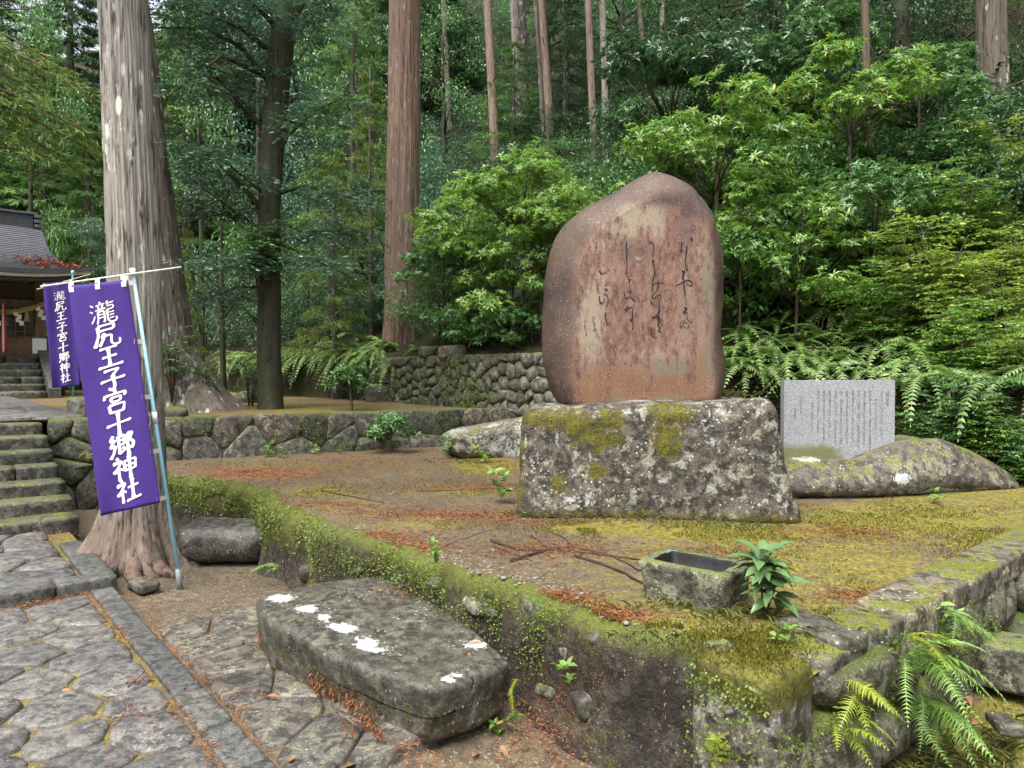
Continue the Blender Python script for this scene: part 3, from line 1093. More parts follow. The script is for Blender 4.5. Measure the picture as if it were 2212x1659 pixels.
def sheet(name, u0, u1, v0, v1, z, m='ground_soil', moss=.75, lit=.3, n=60, amp=.012, parent=None, gravel=.1):
    a = np.linspace(u0, u1, n)
    b = np.linspace(v0, v1, n)
    A, B = np.meshgrid(a, b, indexing='ij')
    X, Y = UX * A + VX * B, UY * A + VY * B
    p = np.stack([X, Y, np.zeros_like(X)], -1).reshape(-1, 3)
    p[:, 2] = z + amp * fbm(p, 4, 3, 13)
    g = MB().grid(p.reshape(n, n, 3))
    return mk(name, p, [f[::-1] for f in g.f], m, parent, True, {'moss': moss + .3 * fbm(p, 1.5, 3, 15), 'litter': lit + .3 * fbm(p, 1.2, 3, 16), 'gravel': np.full(len(p), gravel)})


path = tag(sheet('path', 1.6, 5.86, -2.2, 1.02, .010, moss=.42, lit=.40, n=110), kind='structure')
cells = voronoi(jitter_pts((1.6, -1.9, 5.76, .918), .37, .31, rng, .40), (1.6, -1.9, 5.76, .918))
for poly in cells:
    c0, V, F = poly_stone(poly, .009, .020, .003, rng, 2, .06, .016, .003, .15)
    w = W(c0[0], c0[1], 0)
    VV = np.c_[UX * V[:, 0] + VX * V[:, 1], UY * V[:, 0] + VY * V[:, 1], V[:, 2]]
    VV[:, 2] += fbm(VV + np.array([w.x, w.y, 0]), 7, 3, 5) * .006 * (V[:, 2] > 0)
    o = mk('cobble', VV, [f[::-1] for f in F], 'cobble_stone', path, True, None, (w.x, w.y, .008))


def slab(name, m, u0, u1, v0, v1, z0, z1, parent, seed, amp=.008, r=.018, n=6, gap=.006):
    hu, hv, hz = (u1 - u0) / 2 - gap, (v1 - v0) / 2 - gap, (z1 - z0) / 2
    V, F = rbox((hu, hv, hz), r, n, amp, 5, seed)
    c = W((u0 + u1) / 2, (v0 + v1) / 2, (z0 + z1) / 2)
    VV = np.c_[UX * V[:, 0] + VX * V[:, 1], UY * V[:, 0] + VY * V[:, 1], V[:, 2]]
    return mk(name, VV, [f[::-1] for f in F], m, parent, True, None, c)


u = 1.5
k = 0
while u < 5.80:
    L = rng.uniform(.34, .52)
    u1 = min(u + L, 5.80)
    slab('kerb_stone', 'kerb_stone', u, u1, .932 + rng.uniform(-.006, .006), 1.085, -.12, .040 + rng.uniform(-.006, .006), path, 300 + k, .007, .014, 8, .003)
    u, k = u1, k + 1

flags = tag(sheet('flagstone_pavement', 2.62, 4.76, 1.09, 1.86, -.006, moss=.3, lit=.5, n=50), kind='structure')
cells = voronoi(jitter_pts((2.60, 1.115, 4.78, 1.84), .34, .30, rng, .40), (2.60, 1.115, 4.78, 1.84))
for poly in cells:
    c0, V, F = poly_stone(poly, .010, .016, .004, rng, 1, .14, .012, .003)
    w = W(c0[0], c0[1], 0)
    VV = np.c_[UX * V[:, 0] + VX * V[:, 1], UY * V[:, 0] + VY * V[:, 1], V[:, 2]]
    mk('flagstone', VV, [f[::-1] for f in F], 'flag_stone', flags, True, None, (w.x, w.y, .006))

# the raised landing in front of the stone stairs
landing = tag(sheet('landing', 5.9, 8.1, -2.4, 1.1, .075, moss=.55, lit=.35, n=60), kind='structure')
v = -2.4
k = 0
while v < 1.10:
    v1 = min(v + rng.uniform(.5, .8), 1.12)
    slab('edge_slab', 'kerb_stone', 5.82, 6.02, v, v1, -.06, .115, landing, 340 + k, .008, .018, 7, .004)
    v, k = v1, k + 1
slab('edge_slab', 'kerb_stone', 6.02, 6.7, .92, 1.13, -.05, .112, landing, 360, .008, .018, 7, .004)
slab('edge_slab', 'kerb_stone', 6.7, 7.3, .93, 1.12, -.05, .108, landing, 361, .008, .018, 7, .004)
cells = voronoi(jitter_pts((6.02, -2.3, 7.95, .91), .40, .40, rng, .38), (6.03, -2.3, 7.95, .91))
for poly in cells:
    c0, V, F = poly_stone(poly, .014, .022, .008, rng, 1, .05, .03, .004)
    w = W(c0[0], c0[1], 0)
    VV = np.c_[UX * V[:, 0] + VX * V[:, 1], UY * V[:, 0] + VY * V[:, 1], V[:, 2]]
    mk('cobble', VV, [f[::-1] for f in F], 'cobble_stone', landing, True, None, (w.x, w.y, .09))

# stone stairs up to the shrine terrace
stairs = empty('stone_stairs', W(7.9, 0, 0))
tag(stairs, 'flight of worn grey stone stairs beside the big pale cedar', 'stairs')
nst, tread = 7, .32
rise = (ZT2 + .01 - .085) / nst
for s in range(nst):
    v = -3.0
    z1 = .085 + rise * (s + 1)
    vend = 1.20 - s * .012
    k = 0
    while v < vend - .05:
        L = rng.uniform(.7, 1.3)
        v1 = v + L
        if v1 > vend - .35:
            v1 = vend
        u0 = 7.9 + s * tread
        hu, hv, hz = (tread + .10) / 2, (v1 - v) / 2 - .004, .16 / 2 + .03
        V, F = rbox((hu, hv, hz), .018, 7, .012, 5, 400 + s * 10 + k)
        c = W(u0 + hu, (v + v1) / 2, z1 - hz + rng.uniform(-.004, .004)) - Vector(stairs.location)
        VV = np.c_[UX * V[:, 0] + VX * V[:, 1], UY * V[:, 0] + VY * V[:, 1], V[:, 2]]
        mk('step_stone', VV, [f[::-1] for f in F], 'stair_stone', stairs, True, None, c)
        v, k = v1, k + 1

# ---------------------------------------------------------------- the shrine terrace
W2 = [(10.02, 1.19), (9.62, 1.9), (9.30, 2.5), (8.95, 4.0), (8.55, 6.3), (8.3, 7.3)]
w2v = np.array([p[1] for p in W2])
w2u = np.array([p[0] for p in W2])
n1_, n2_ = 120, 80
vvs = np.linspace(-6, 7.3, n2_)
u0s = np.where(vvs < 1.2, 10.15, np.interp(vvs, w2v, w2u)) + .06
ss = np.linspace(0, 1, n1_) ** 1.4
A = u0s[None, :] + (27 - u0s[None, :]) * ss[:, None]
B = np.repeat(vvs[None, :], n1_, 0)
X, Y = UX * A + VX * B, UY * A + VY * B
fl = np.stack([X, Y, np.zeros_like(X)], -1).reshape(-1, 3)
fl[:, 2] = ZT2 + .025 * fbm(fl, 1.3, 3, 51)
g = MB().grid(fl.reshape(n1_, n2_, 3))
mt = .5 + .45 * fbm(fl, .6, 3, 53)
t2 = tag(mk('shrine_terrace_ground', fl, [f[::-1] for f in g.f], 'ground_soil', None, True, {'moss': mt, 'litter': .42 + .3 * fbm(fl, .8, 3, 54), 'gravel': np.full(len(fl), .2)}), kind='structure')


def masonry(name, line, z0, z1, sx, sz, m, label, cat, rng, gap=.012, height=.03, dome=.03, tilt=.10, it=1, backing='earth_wall', lean=0.0, stone='stone', pick=None):
    """a wall of single stones along a line of (u, v) points; outward is to the right of the walking direction"""
    L = [0.0]
    for a, b in zip(line, line[1:]):
        L.append(L[-1] + math.hypot(b[0] - a[0], b[1] - a[1]))
    us = np.array([p[0] for p in line]); vs = np.array([p[1] for p in line])
    base = W(line[0][0], line[0][1], z0)
    root = tag(empty(name, base), label, cat)

    def at(s, out, z):
        u_, v_ = np.interp(s, L, us), np.interp(s, L, vs)
        e = .05
        du, dv = np.interp(s + e, L, us) - np.interp(s - e, L, us), np.interp(s + e, L, vs) - np.interp(s - e, L, vs)
        n_ = math.hypot(du, dv) or 1
        ou, ov = -dv / n_, du / n_
        out2 = out - lean * (z - z0)
        return W(u_ + ou * out2, v_ + ov * out2, z)
    sline = np.linspace(0, L[-1], max(12, int(L[-1] / .12)))
    rows = []
    for (o_, z_) in ((-.30, z1 - .01), (-.02, z1 - .01), (-.02, z0 - .1)):
        rows.append([tuple(at(s, o_, z_) - base) for s in sline])
    b = MB().grid(np.array(rows))
    n_v = b.n
    bo = b.build('backing', backing, root, True, {'moss': np.full(n_v, .45)})
    rect = (0, 0, L[-1], z1 - z0)
    for poly in voronoi(jitter_pts(rect, sx, sz, rng, .46), rect):
        c0, V, F = poly_stone(poly, gap * rng.uniform(.6, 1.5), height * rng.uniform(.5, 1.3), dome * rng.uniform(.4, 1.4), rng, it, .05, tilt * .6, .006)
        o0 = at(c0[0], 0, z0 + c0[1])
        ex = (at(c0[0] + .05, 0, z0 + c0[1]) - at(c0[0] - .05, 0, z0 + c0[1])).normalized()
        ez = Vector((0, 0, 1))
        en = ex.cross(ez)
        mm = np.array([tuple(ex), tuple(ez), tuple(en)])
        VV = V @ mm
        mname = m if pick is None else pick(c0[0], c0[1], rng)
        mk(stone, VV, F, mname, root, True, None, tuple(o0 - base))
    return root


masonry('terrace_wall', W2[0:3], -.12, ZT2 + .05, .42, .33, 'mossy_stone', 'dark mossy wall between the stone stairs and the big pale cedar', 'wall', rng, .008, .03, .02, .05)
masonry('terrace_wall', W2[2:], ZT1 - .05, ZT2 + .05, .50, .34, 'rubble_stone', 'mortared rubble wall with pale capping behind the bare earth of the terrace', 'wall', rng, .004, .014, .008, .05, backing='wall_mortar',
        pick=lambda s, z, r: 'boulder_stone' if z > .40 and r.random() < .6 else ('rubble_stone' if r.random() < .8 else 'green_stone'))
masonry('dry_stone_wall', [(13.6, 7.2), (12, 7.18), (10, 7.14), (8.2, 7.1), (7.0, 7.12), (5.6, 7.30)], ZT2 - .08, 1.90, .23, .19, 'mossy_stone',
        'mossy dry stone wall of round field stones below the red-barked cedar', 'wall', rng, .009, .03, .03, .15,
        backing='wall_mortar',
        pick=lambda s, z, r: 'rubble_stone' if (s > 4.2 and r.random() < .75) or r.random() < .12 else 'green_stone')
masonry('side_wall', [(1.32, 2.56), (1.33, 3.4), (1.36, 4.8), (1.33, 6.9)], -.12, ZT1 - .03, .40, .28, 'wall_stone',
        'rough boulder wall with hanging ferns along the side of the terrace', 'wall', rng, .016, .05, .06, .15,
        pick=lambda s, z, r: 'wall_stone' if r.random() < .6 else 'mossy_stone')
side_wall = bpy.data.objects['side_wall']
v = 2.62
k = 0
while v < 6.8:                                 # flat capping stones on the side wall
    v1 = v + rng.uniform(.45, .9)
    hu, hv, hz = .13, (v1 - v) / 2 - .004, .075
    V, F = rbox((hu, hv, hz), .03, 8, .022, 4, 470 + k)
    c = W(1.40 + rng.uniform(-.015, .015), (v + v1) / 2, ZT1 - .055 + rng.uniform(-.008, .008)) - Vector(side_wall.location)
    VV = np.c_[UX * V[:, 0] + VX * V[:, 1], UY * V[:, 0] + VY * V[:, 1], V[:, 2]]
    mk('cap_stone', VV, [f[::-1] for f in F], 'boulder_stone' if k % 2 else 'wall_stone', side_wall, True, None, c)
    v, k = v1, k + 1

# stone paving from the stairs to the shrine
spath = tag(sheet('shrine_path', 10.14, 19.6, -2.5, 1.62, ZT2 + .03, moss=.4, lit=.2, n=50), kind='structure')
cells = voronoi(jitter_pts((10.16, -.9, 19.5, 1.62), .62, .42, rng, .36), (10.16, -.9, 19.5, 1.62))
for poly in cells:
    c0, V, F = poly_stone(poly, .016, .014, .004, rng, 1, .05, .01, .003)
    w = W(c0[0], c0[1], 0)
    VV = np.c_[UX * V[:, 0] + VX * V[:, 1], UY * V[:, 0] + VY * V[:, 1], V[:, 2]]
    mk('paving_stone', VV, [f[::-1] for f in F], 'cobble_stone', spath, True, None, (w.x, w.y, ZT2 + .045))
# ---------------------------------------------------------------- the poem stone on its pedestal
PED = Vector((1.06, 5.78, ZT1))
ped_rz = math.radians(-5)
V, F = rbox((.99, .52, .46), .11, 44, .035, 2.2, 21, .012)
V[:, 2] += .40                                                 # sits .06 into the soil
hz = np.clip(V[:, 2] / .86, 0, 1)
flare = 1 + .045 * (1 - hz) ** 2
V[:, 0] *= np.where(V[:, 0] > 0, 1.0 + .035 - .085 * hz + .06 * (1 - hz) ** 4, 1.0 - .025 * hz)
V[:, 1] *= 1.0 - .10 * hz
V[:, 2] += .035 * (V[:, 0] / .95) * hz
# foot swelling to the right, as if the block spread at its corner
sw = np.exp(-((V[:, 0] - .95) / .25) ** 2) * (1 - hz) ** 2
V[:, 0] += .07 * sw
V[:, 1] -= .05 * sw
front = (V[:, 1] < -.2)


def pblob(px, py, rx, ry, strength=1.0):
    """patch on the front of the pedestal, given in photo units"""
    d = PED.y - .5
    q = P(px, py, d)
    lx, lz = q.x - PED.x, q.z - PED.z
    return strength * np.exp(-(((V[:, 0] - lx) / (rx * PXM(d))) ** 2 + ((V[:, 2] - lz) / (ry * PXM(d))) ** 2) ** 1.6)


mo = np.zeros(len(V))
for a in ((1240, 910, 70, 34), (1270, 930, 40, 50), (1335, 905, 34, 30), (1460, 895, 55, 40), (1455, 950, 42, 50), (1305, 945, 30, 38), (1220, 1048, 26, 26), (1302, 1022, 30, 22), (1180, 905, 60, 24), (1470, 890, 60, 22), (1330, 950, 40, 20)):
    mo = np.maximum(mo, .85 * pblob(*a))
mo = np.maximum(mo * front, .75 * np.exp(-((V[:, 0] + .97) / .05) ** 2) * (V[:, 2] > .1))
mo = np.maximum(mo, .62 * np.exp(-(V[:, 2] / .10) ** 2))
wh = np.zeros(len(V))
for a in ((1250, 1085, 45, 18, .8), (1275, 1080, 40, 22, .8), (1215, 890, 40, 12, .8), (1560, 900, 60, 24, .62), (1640, 1090, 40, 30, .55), (1460, 945, 14, 8, .7), (1400, 1000, 30, 20, .4), (1180, 1010, 30, 40, .45)):
    wh = np.maximum(wh, pblob(*a))
ped = mk('pedestal', V, F, 'pedestal_stone', None, True, {'moss': mo, 'white': wh * .62, 'litter': np.zeros(len(V))}, PED)
ped.rotation_euler = (0, 0, ped_rz)
tag(ped, 'big rough stone pedestal crusted with moss and pale lichen under the poem stone', 'pedestal')

ST_D = 5.72                                                     # distance of the polished face
SIL = [(1207, 872), (1184, 830), (1171, 770), (1170, 700), (1176, 620), (1184, 560), (1196, 515), (1222, 478), (1262, 446), (1306, 422), (1352, 395), (1390, 373), (1422, 364), (1452, 372),
       (1485, 392), (1522, 426), (1545, 458), (1558, 505), (1566, 560), (1566, 640), (1561, 700), (1562, 740), (1573, 775), (1572, 815), (1563, 845), (1557, 868), (1480, 873), (1380, 876), (1290, 876)]
FACE = [(1250, 878), (1238, 830), (1235, 770), (1242, 700), (1244, 640), (1244, 580), (1256, 540), (1276, 505), (1312, 470), (1350, 445), (1395, 422), (1430, 412), (1465, 412),
        (1495, 425), (1522, 452), (1538, 490), (1546, 540), (1550, 600), (1548, 660), (1543, 710), (1543, 760), (1548, 800), (1550, 830), (1548, 850), (1545, 866), (1470, 872), (1400, 876), (1330, 878), (1290, 878)]
CX, CY = 1392, 660


def to_local(pts, d):
    o0 = P(1385, 872, ST_D)
    out = []
    for (px, py) in pts:
        q = P(px, py, d)
        out.append((q.x - o0.x, q.z - o0.z))
    return np.array(out)


def resample(p, n):
    q = np.vstack([p, p[:1]])
    s = np.r_[0, np.cumsum(np.linalg.norm(np.diff(q, axis=0), axis=1))]
    k = np.linspace(0, s[-1], n, endpoint=False)
    return np.c_[np.interp(k, s, q[:, 0]), np.interp(k, s, q[:, 1])]


def smooth_loop(p, it=3):
    for _ in range(it):
        p = .25 * np.roll(p, 1, 0) + .5 * p + .25 * np.roll(p, -1, 0)
    return p


NS = 150
sil = smooth_loop(resample(to_local(SIL, ST_D + .22), NS), 2)
fac = smooth_loop(resample(to_local(FACE, ST_D), NS), 2)
ctr = to_local([(CX, CY)], ST_D)[0]
rings, rimv = [], []


def ring(p, yy, rim):
    rings.append(np.c_[p[:, 0], np.full(len(p), yy), p[:, 1]])
    rimv.append(np.full(len(p), rim))


cs = sil.mean(0)
ring(cs + (sil - cs) * .55, .56, 1)
ring(cs + (sil - cs) * .82, .52, 1)
ring(cs + (sil - cs) * .95, .42, 1)
ring(sil, .26, 1)
ring(sil * .75 + fac * .25 + (sil - cs) * .004, .15, 1)
ring(sil * .48 + fac * .52, .07, 1)
ring(sil * .22 + fac * .78, .028, .9)
ring(fac, .010, .55)
for s in np.linspace(.965, .04, 46):
    ring(ctr + (fac - ctr) * s, 0.0, .25 if s > .94 else 0)
V = np.concatenate(rings)
rimv = np.concatenate(rimv)
nr = len(rings)
F = [(r * NS + j, r * NS + (j + 1) % NS, (r + 1) * NS + (j + 1) % NS, (r + 1) * NS + j) for r in range(nr - 1) for j in range(NS)]
F.append(tuple(range(NS - 1, -1, -1)))
F.append(tuple((nr - 1) * NS + j for j in range(NS)))
sideamp = rimv
bump_ = fbm(V, 2.2, 4, 61) * .030 * sideamp + fbm(V, 9, 3, 62) * .008 * sideamp + fbm(V, 3.0, 3, 63) * .006


def face_y(x, z):
    """depth of the polished face at local x, z"""
    p = np.array([[x, 0.0, z]])
    return float(-fbm(p, 3.0, 3, 63)[0] * .006) * 1.0


V[:, 1] -= np.where(rimv < .3, fbm(np.c_[V[:, 0], np.zeros(len(V)), V[:, 2]], 3.0, 3, 63) * .006, bump_ * .7)
rad = V - np.array([cs[0], .25, cs[1]])
rad /= np.maximum(np.linalg.norm(rad, axis=1, keepdims=True), 1e-6)
V += rad * np.where(rimv > .3, bump_ * .8, 0)[:, None]
o0 = P(1385, 872, ST_D)
STL = Vector((o0.x, ST_D, PED.z + .86 - .03))


def sblob(px, py, rx, ry, s=1.0):
    q = to_local([(px, py)], ST_D)[0]
    k = PXM(ST_D)
    return s * np.exp(-(((V[:, 0] - q[0]) / (rx * k)) ** 2 + ((V[:, 2] - q[1]) / (ry * k)) ** 2) ** 1.3)


def many(lst):
    a = np.zeros(len(V))
    for b in lst:
        a = np.maximum(a, sblob(*b))
    return a


att = {'rim': rimv,
       'cream': many([(1375, 465, 50, 36, .7), (1340, 490, 50, 26, .6), (1290, 525, 40, 22, .6), (1270, 690, 45, 90, .6), (1300, 830, 60, 60, .3), (1420, 640, 30, 60, .35), (1520, 560, 25, 70, .55), (1380, 760, 120, 22, .3), (1420, 480, 20, 50, .6), (1290, 600, 40, 60, .35)]),
       'violet': many([(1330, 480, 40, 14, .0), (1500, 440, 60, 40, .75), (1460, 420, 70, 24, .8), (1380, 540, 90, 30, .4), (1480, 500, 50, 60, .4)]),
       'ochre': many([(1330, 830, 90, 50, .9), (1450, 840, 100, 40, .8), (1520, 800, 40, 60, .5), (1260, 840, 30, 50, .7), (1205, 760, 40, 110, .8)]),
       'olive': many([(1530, 600, 22, 90, .75), (1540, 760, 20, 60, .6), (1420, 866, 130, 12, .8), (1450, 790, 60, 24, .5)])}
stela = tag(empty('poem_stone', STL), 'tall reddish upright stone carved with black cursive verse', 'monument')
slab_o = mk('standing_stone', V, F, 'poem_stone', stela, True, att)

# the carved and inked verse: strokes traced on the polished face (coordinates of the detail: origin 2100,850 of the 3840 wide photo)
VERSE = [
    # right column
    ([(1035, 75), (1045, 88), (1052, 96)], 9), ([(942, 112), (985, 120)], 4), ([(965, 105), (962, 160), (953, 190)], 5), ([(962, 150), (972, 195)], 5), ([(1005, 132), (1002, 190), (992, 250), (985, 262)], 5),
    ([(985, 262), (998, 255), (992, 285), (1000, 325), (1012, 335), (1014, 310), (1006, 292), (1012, 290)], 4),
    ([(965, 340), (990, 338), (975, 370), (972, 405), (985, 402)], 9), ([(918, 452), (950, 440), (1000, 410), (1030, 412), (1052, 432), (1046, 455), (1012, 448), (1000, 430)], 5),
    ([(1012, 372), (1016, 380)], 6), ([(978, 420), (985, 470), (982, 495), (998, 520), (985, 535)], 6), ([(994, 548), (997, 556)], 7), ([(998, 572), (1000, 610)], 4), ([(982, 628), (1008, 632), (990, 655), (968, 670), (1010, 668)], 7),
    ([(985, 688), (992, 684)], 4), ([(1010, 690), (1000, 710), (1040, 745), (1048, 748)], 3), ([(1000, 725), (968, 735), (950, 765), (958, 790), (975, 770), (985, 738), (1012, 752), (1024, 775), (1018, 790), (990, 790), (975, 775)], 3),
    # second column
    ([(726, 76), (730, 82)], 6), ([(710, 105), (722, 106)], 9), ([(722, 108), (742, 130), (745, 165), (736, 205)], 4), ([(736, 212), (732, 220)], 7), ([(728, 262), (745, 252), (735, 275), (748, 300), (746, 325)], 6),
    ([(746, 325), (755, 345), (742, 385), (730, 430), (735, 462)], 6), ([(732, 495), (734, 478), (736, 440), (790, 432), (825, 434)], 4), ([(782, 410), (780, 460), (765, 500)], 5),
    ([(765, 500), (730, 525), (728, 552), (745, 556), (775, 525), (795, 525), (805, 545), (790, 560), (770, 545)], 4), ([(718, 575), (728, 590), (738, 606)], 5), ([(788, 568), (782, 610), (780, 635)], 4),
    ([(782, 640), (795, 655), (775, 672), (790, 690), (768, 700), (765, 680)], 6), ([(730, 710), (765, 695), (800, 720)], 7), ([(770, 705), (790, 740), (772, 770), (795, 785), (778, 820), (800, 815), (798, 825)], 6),
    ([(715, 800), (740, 795)], 3), ([(728, 790), (722, 830), (735, 860), (768, 870)], 4), ([(740, 830), (748, 838)], 4), ([(752, 795), (760, 800)], 3),
    # third column
    ([(528, 102), (524, 160), (528, 230), (532, 300), (526, 345)], 5), ([(524, 350), (532, 362)], 11), ([(534, 378), (542, 388)], 6), ([(540, 400), (555, 408), (543, 420), (548, 440)], 5), ([(507, 497), (512, 530), (522, 550)], 4),
    ([(545, 490), (545, 515), (565, 510), (568, 495), (550, 498)], 3), ([(520, 562), (548, 545), (560, 530)], 4), ([(560, 545), (580, 565), (600, 578)], 5), ([(510, 645), (540, 632), (578, 625), (575, 660)], 4), ([(533, 610), (528, 650), (522, 665)], 4),
    ([(575, 650), (572, 690), (582, 715), (552, 720), (560, 735), (575, 725), (578, 765), (580, 790), (572, 798)], 5),
    # fourth column
    ([(343, 285), (347, 296)], 6), ([(313, 330), (318, 355), (345, 362), (375, 340)], 5), ([(382, 326), (392, 334)], 6), ([(355, 450), (372, 448)], 6), ([(295, 460), (296, 490), (310, 512)], 4), ([(355, 478), (372, 482), (370, 495), (355, 492)], 6),
    ([(312, 535), (315, 580), (325, 598), (345, 580), (352, 555)], 5), ([(345, 520), (372, 525), (382, 560), (378, 600), (368, 626)], 4), ([(358, 662), (362, 710), (372, 750), (374, 772)], 5), ([(325, 730), (326, 765)], 3), ([(345, 745), (356, 765)], 3), ([(398, 742), (396, 762), (410, 760)], 3),
    # small signature columns
    ([(258, 695), (264, 725), (258, 740), (275, 745), (262, 765), (282, 770), (268, 790), (285, 798), (262, 810), (300, 820), (280, 840), (295, 860)], 2.4), ([(275, 700), (278, 720)], 2.2), ([(300, 830), (305, 858)], 2.2), ([(250, 805), (300, 800)], 2.2),
    ([(192, 738), (200, 735), (194, 752)], 2.6), ([(185, 775), (205, 768), (190, 800)], 2.6), ([(200, 780), (208, 800)], 2.4), ([(195, 812), (212, 805)], 2.6), ([(205, 820), (212, 845), (205, 850)], 3.0),
]
SCL = 2212 / 3840
kpx = 600 / 1269.0
verse = MB()
for pts_, wd in VERSE:
    q = [((2100 + a * kpx) * SCL, (850 + b * kpx) * SCL) for a, b in pts_]
    l = to_local(q, ST_D)
    # denser, smoothed centre line
    for _ in range(2):
        if len(l) > 2:
            n_ = [l[0]]
            for a, b in zip(l[:-1], l[1:]):
                n_ += [a * .75 + b * .25, a * .25 + b * .75]
            n_.append(l[-1])
            l = np.array(n_)
    w0 = wd * 1.7 * kpx * SCL * PXM(ST_D) * .5
    t_ = np.gradient(l, axis=0)
    t_ /= np.maximum(np.linalg.norm(t_, axis=1, keepdims=True), 1e-9)
    nn = np.c_[-t_[:, 1], t_[:, 0]]
    kk = np.linspace(0, 1, len(l))
    w_ = w0 * (.65 + .45 * np.sin(math.pi * np.minimum(1, kk * 1.2 + .1)))[:, None]
    a, b = l + nn * w_, l - nn * w_
    ya = np.array([face_y(x, z) for x, z in l]) - .004
    pts3 = np.stack([np.c_[a[:, 0], ya, a[:, 1]], np.c_[b[:, 0], ya, b[:, 1]]], 1)
    verse.grid(pts3)
vo = verse.build('verse', 'ink_black', slab_o, False)
vo['kind'] = 'stuff'
vo['label'] = 'black cursive verse in four columns'
# chip in the face
q = to_local([(1378, 556)], ST_D)[0]
an = np.linspace(0, 6.283, 14, endpoint=False)
chip = [(q[0] + .024 * math.cos(a_) * (1 + .2 * math.sin(3 * a_)), face_y(q[0], q[1]) - .004, q[1] + .010 * math.sin(a_) - .006 * math.cos(a_)) for a_ in an]
mk('chip_scar', chip, [tuple(range(14))], 'chip_stone', slab_o, False)

# ---------------------------------------------------------------- boulders and worked stones
def rock_thing(name, label, cat, loc, half, r, m, seed, amp=.03, scale=2.5, n=24, rz=0.0, shape=None, fine=.006, attrs=None):
    V, F = rbox(half, r, n, amp, scale, seed, fine)
    if shape:
        V = shape(V)
    a = attrs(V) if attrs else None
    o = mk(name, V, F, m, None, True, a, loc)
    o.rotation_euler = (0, 0, rz)
    return tag(o, label, cat)


UROT = math.atan2(UY, UX)                    # x axis of a block laid along the path


def bench_shape(V):
    # a flat boulder: pinched waist, narrow near end, undercut sides
    x = V[:, 0]
    V[:, 1] *= 1 + .16 * np.sin(x * 2.6 + .6) - .12 * (x < -.5) * (-.5 - x) * 2
    V[:, 1] *= 1 - .16 * np.abs(x / .87) ** 4
    V[:, 0] *= 1 - .10 * np.abs(V[:, 1] / .37) ** 3
    V[:, 1] -= .05 * fbm(np.c_[x * 2.4, V[:, 1] * .5, V[:, 2] * 3], 1.0, 3, 17) * (V[:, 1] > 0)
    lo = sstep(.12, -.17, V[:, 2])
    V[:, 1] *= 1 - .06 * lo
    V[:, 0] *= 1 - .02 * lo
    V[:, 2] += np.where(V[:, 2] > 0, .025 * np.sin(x * 3.1 + 1) - .02 * np.exp(-((x + .15) / .25) ** 2), 0)
    return V


BENCH_C = W(3.40, 1.89, .125)


def bench_attr(V):
    wh = np.zeros(len(V))
    ca, sa = math.cos(UROT), math.sin(UROT)
    wx = BENCH_C.x + V[:, 0] * ca - V[:, 1] * sa
    wy = BENCH_C.y + V[:, 0] * sa + V[:, 1] * ca
    for (px, py, rx, ry) in ((605, 1290, 34, 12), (660, 1322, 30, 9), (700, 1340, 16, 6), (740, 1355, 34, 9), (790, 1380, 27, 13), (815, 1390, 20, 8), (1030, 1376, 26, 10), (965, 1447, 16, 7), (985, 1440, 12, 6)):
        c = G(px, py, .28)
        k = PXM(c.y)
        fy = c.y / (EYE - .28)
        dx = (wx - c.x) - (wy - c.y) * c.x / c.y
        wh = np.maximum(wh, 1.0 * np.exp(-((dx / (rx * 1.05 * k)) ** 2 + ((wy - c.y) / (ry * 1.05 * k * fy)) ** 2) ** 1.2))
    wh *= sstep(.03, .10, V[:, 2])
    lit = .22 * sstep(.0, -.12, V[:, 2]) + .03
    return {'white': wh, 'litter': lit, 'moss': .3 * sstep(.02, .1, -V[:, 2] + .1) * (V[:, 1] > 0)}


rock_thing('flat_boulder', 'long flat boulder with white lichen patches lying against the earth wall', 'boulder', BENCH_C, (.87, .40, .145), .045, 'bench_stone', 31, .035, 1.9, 44, UROT, bench_shape, .008, bench_attr)


def round_attr(V):
    return {'white': .55 * np.maximum(0, fbm(V, 7, 3, 3)) * (V[:, 2] > .02), 'litter': .2 * sstep(0, -.1, V[:, 2]), 'moss': .0 * V[:, 0]}


c = G(482, 1200, 0)
rock_thing('round_boulder', 'smooth grey boulder lying behind the blue banner pole', 'boulder', (c.x + .02, c.y + .08, .12), (.41, .29, .165), .15, 'bench_stone', 33, .035, 2.2, 28, .1, None, .005, round_attr)
# pale lichened rock behind the pedestal
c = G(1030, 985, ZT1)
rock_thing('lichened_rock', 'pale lichen-spotted rock leaning behind the pedestal', 'boulder', (c.x + .35, c.y + .25, ZT1 + .17), (.80, .42, .36), .2, 'boulder_stone', 35, .07, 1.6, 30, .25,
           lambda V: np.c_[V[:, 0], V[:, 1], V[:, 2] * (.75 + .35 * (V[:, 0] / .8))], .008, lambda V: {'white': .45 + .4 * fbm(V, 5, 3, 8)})
# corner post of the terrace
c = W(1.47, 2.43, .16)
rock_thing('corner_stone', 'squared corner stone with a thick moss cap below the stone trough', 'stone block', c, (.17, .17, .36), .05, 'corner_stone', 37, .025, 3, 26, UROT, None, .008,
           lambda V: {'moss': .95 * sstep(.16, .30, V[:, 2]), 'white': .4 * fbm(V, 6, 3, 4), 'litter': .0 * V[:, 0]})
# block at the lower right edge
c = G(2260, 1500, -.02)
rock_thing('stone_block', 'rough rectangular stone block lying in the grass below the side wall', 'stone block', (c.x + .10, c.y + .12, .06), (.34, .16, .12), .03, 'trough_stone', 39, .02, 3, 20, math.radians(-38), None, .006)

# stone plate on a low boulder
BD = W(0, 0, 0)
c = G(1945, 1085, ZT1)
BOULD = Vector((3.33, 6.62, ZT1))


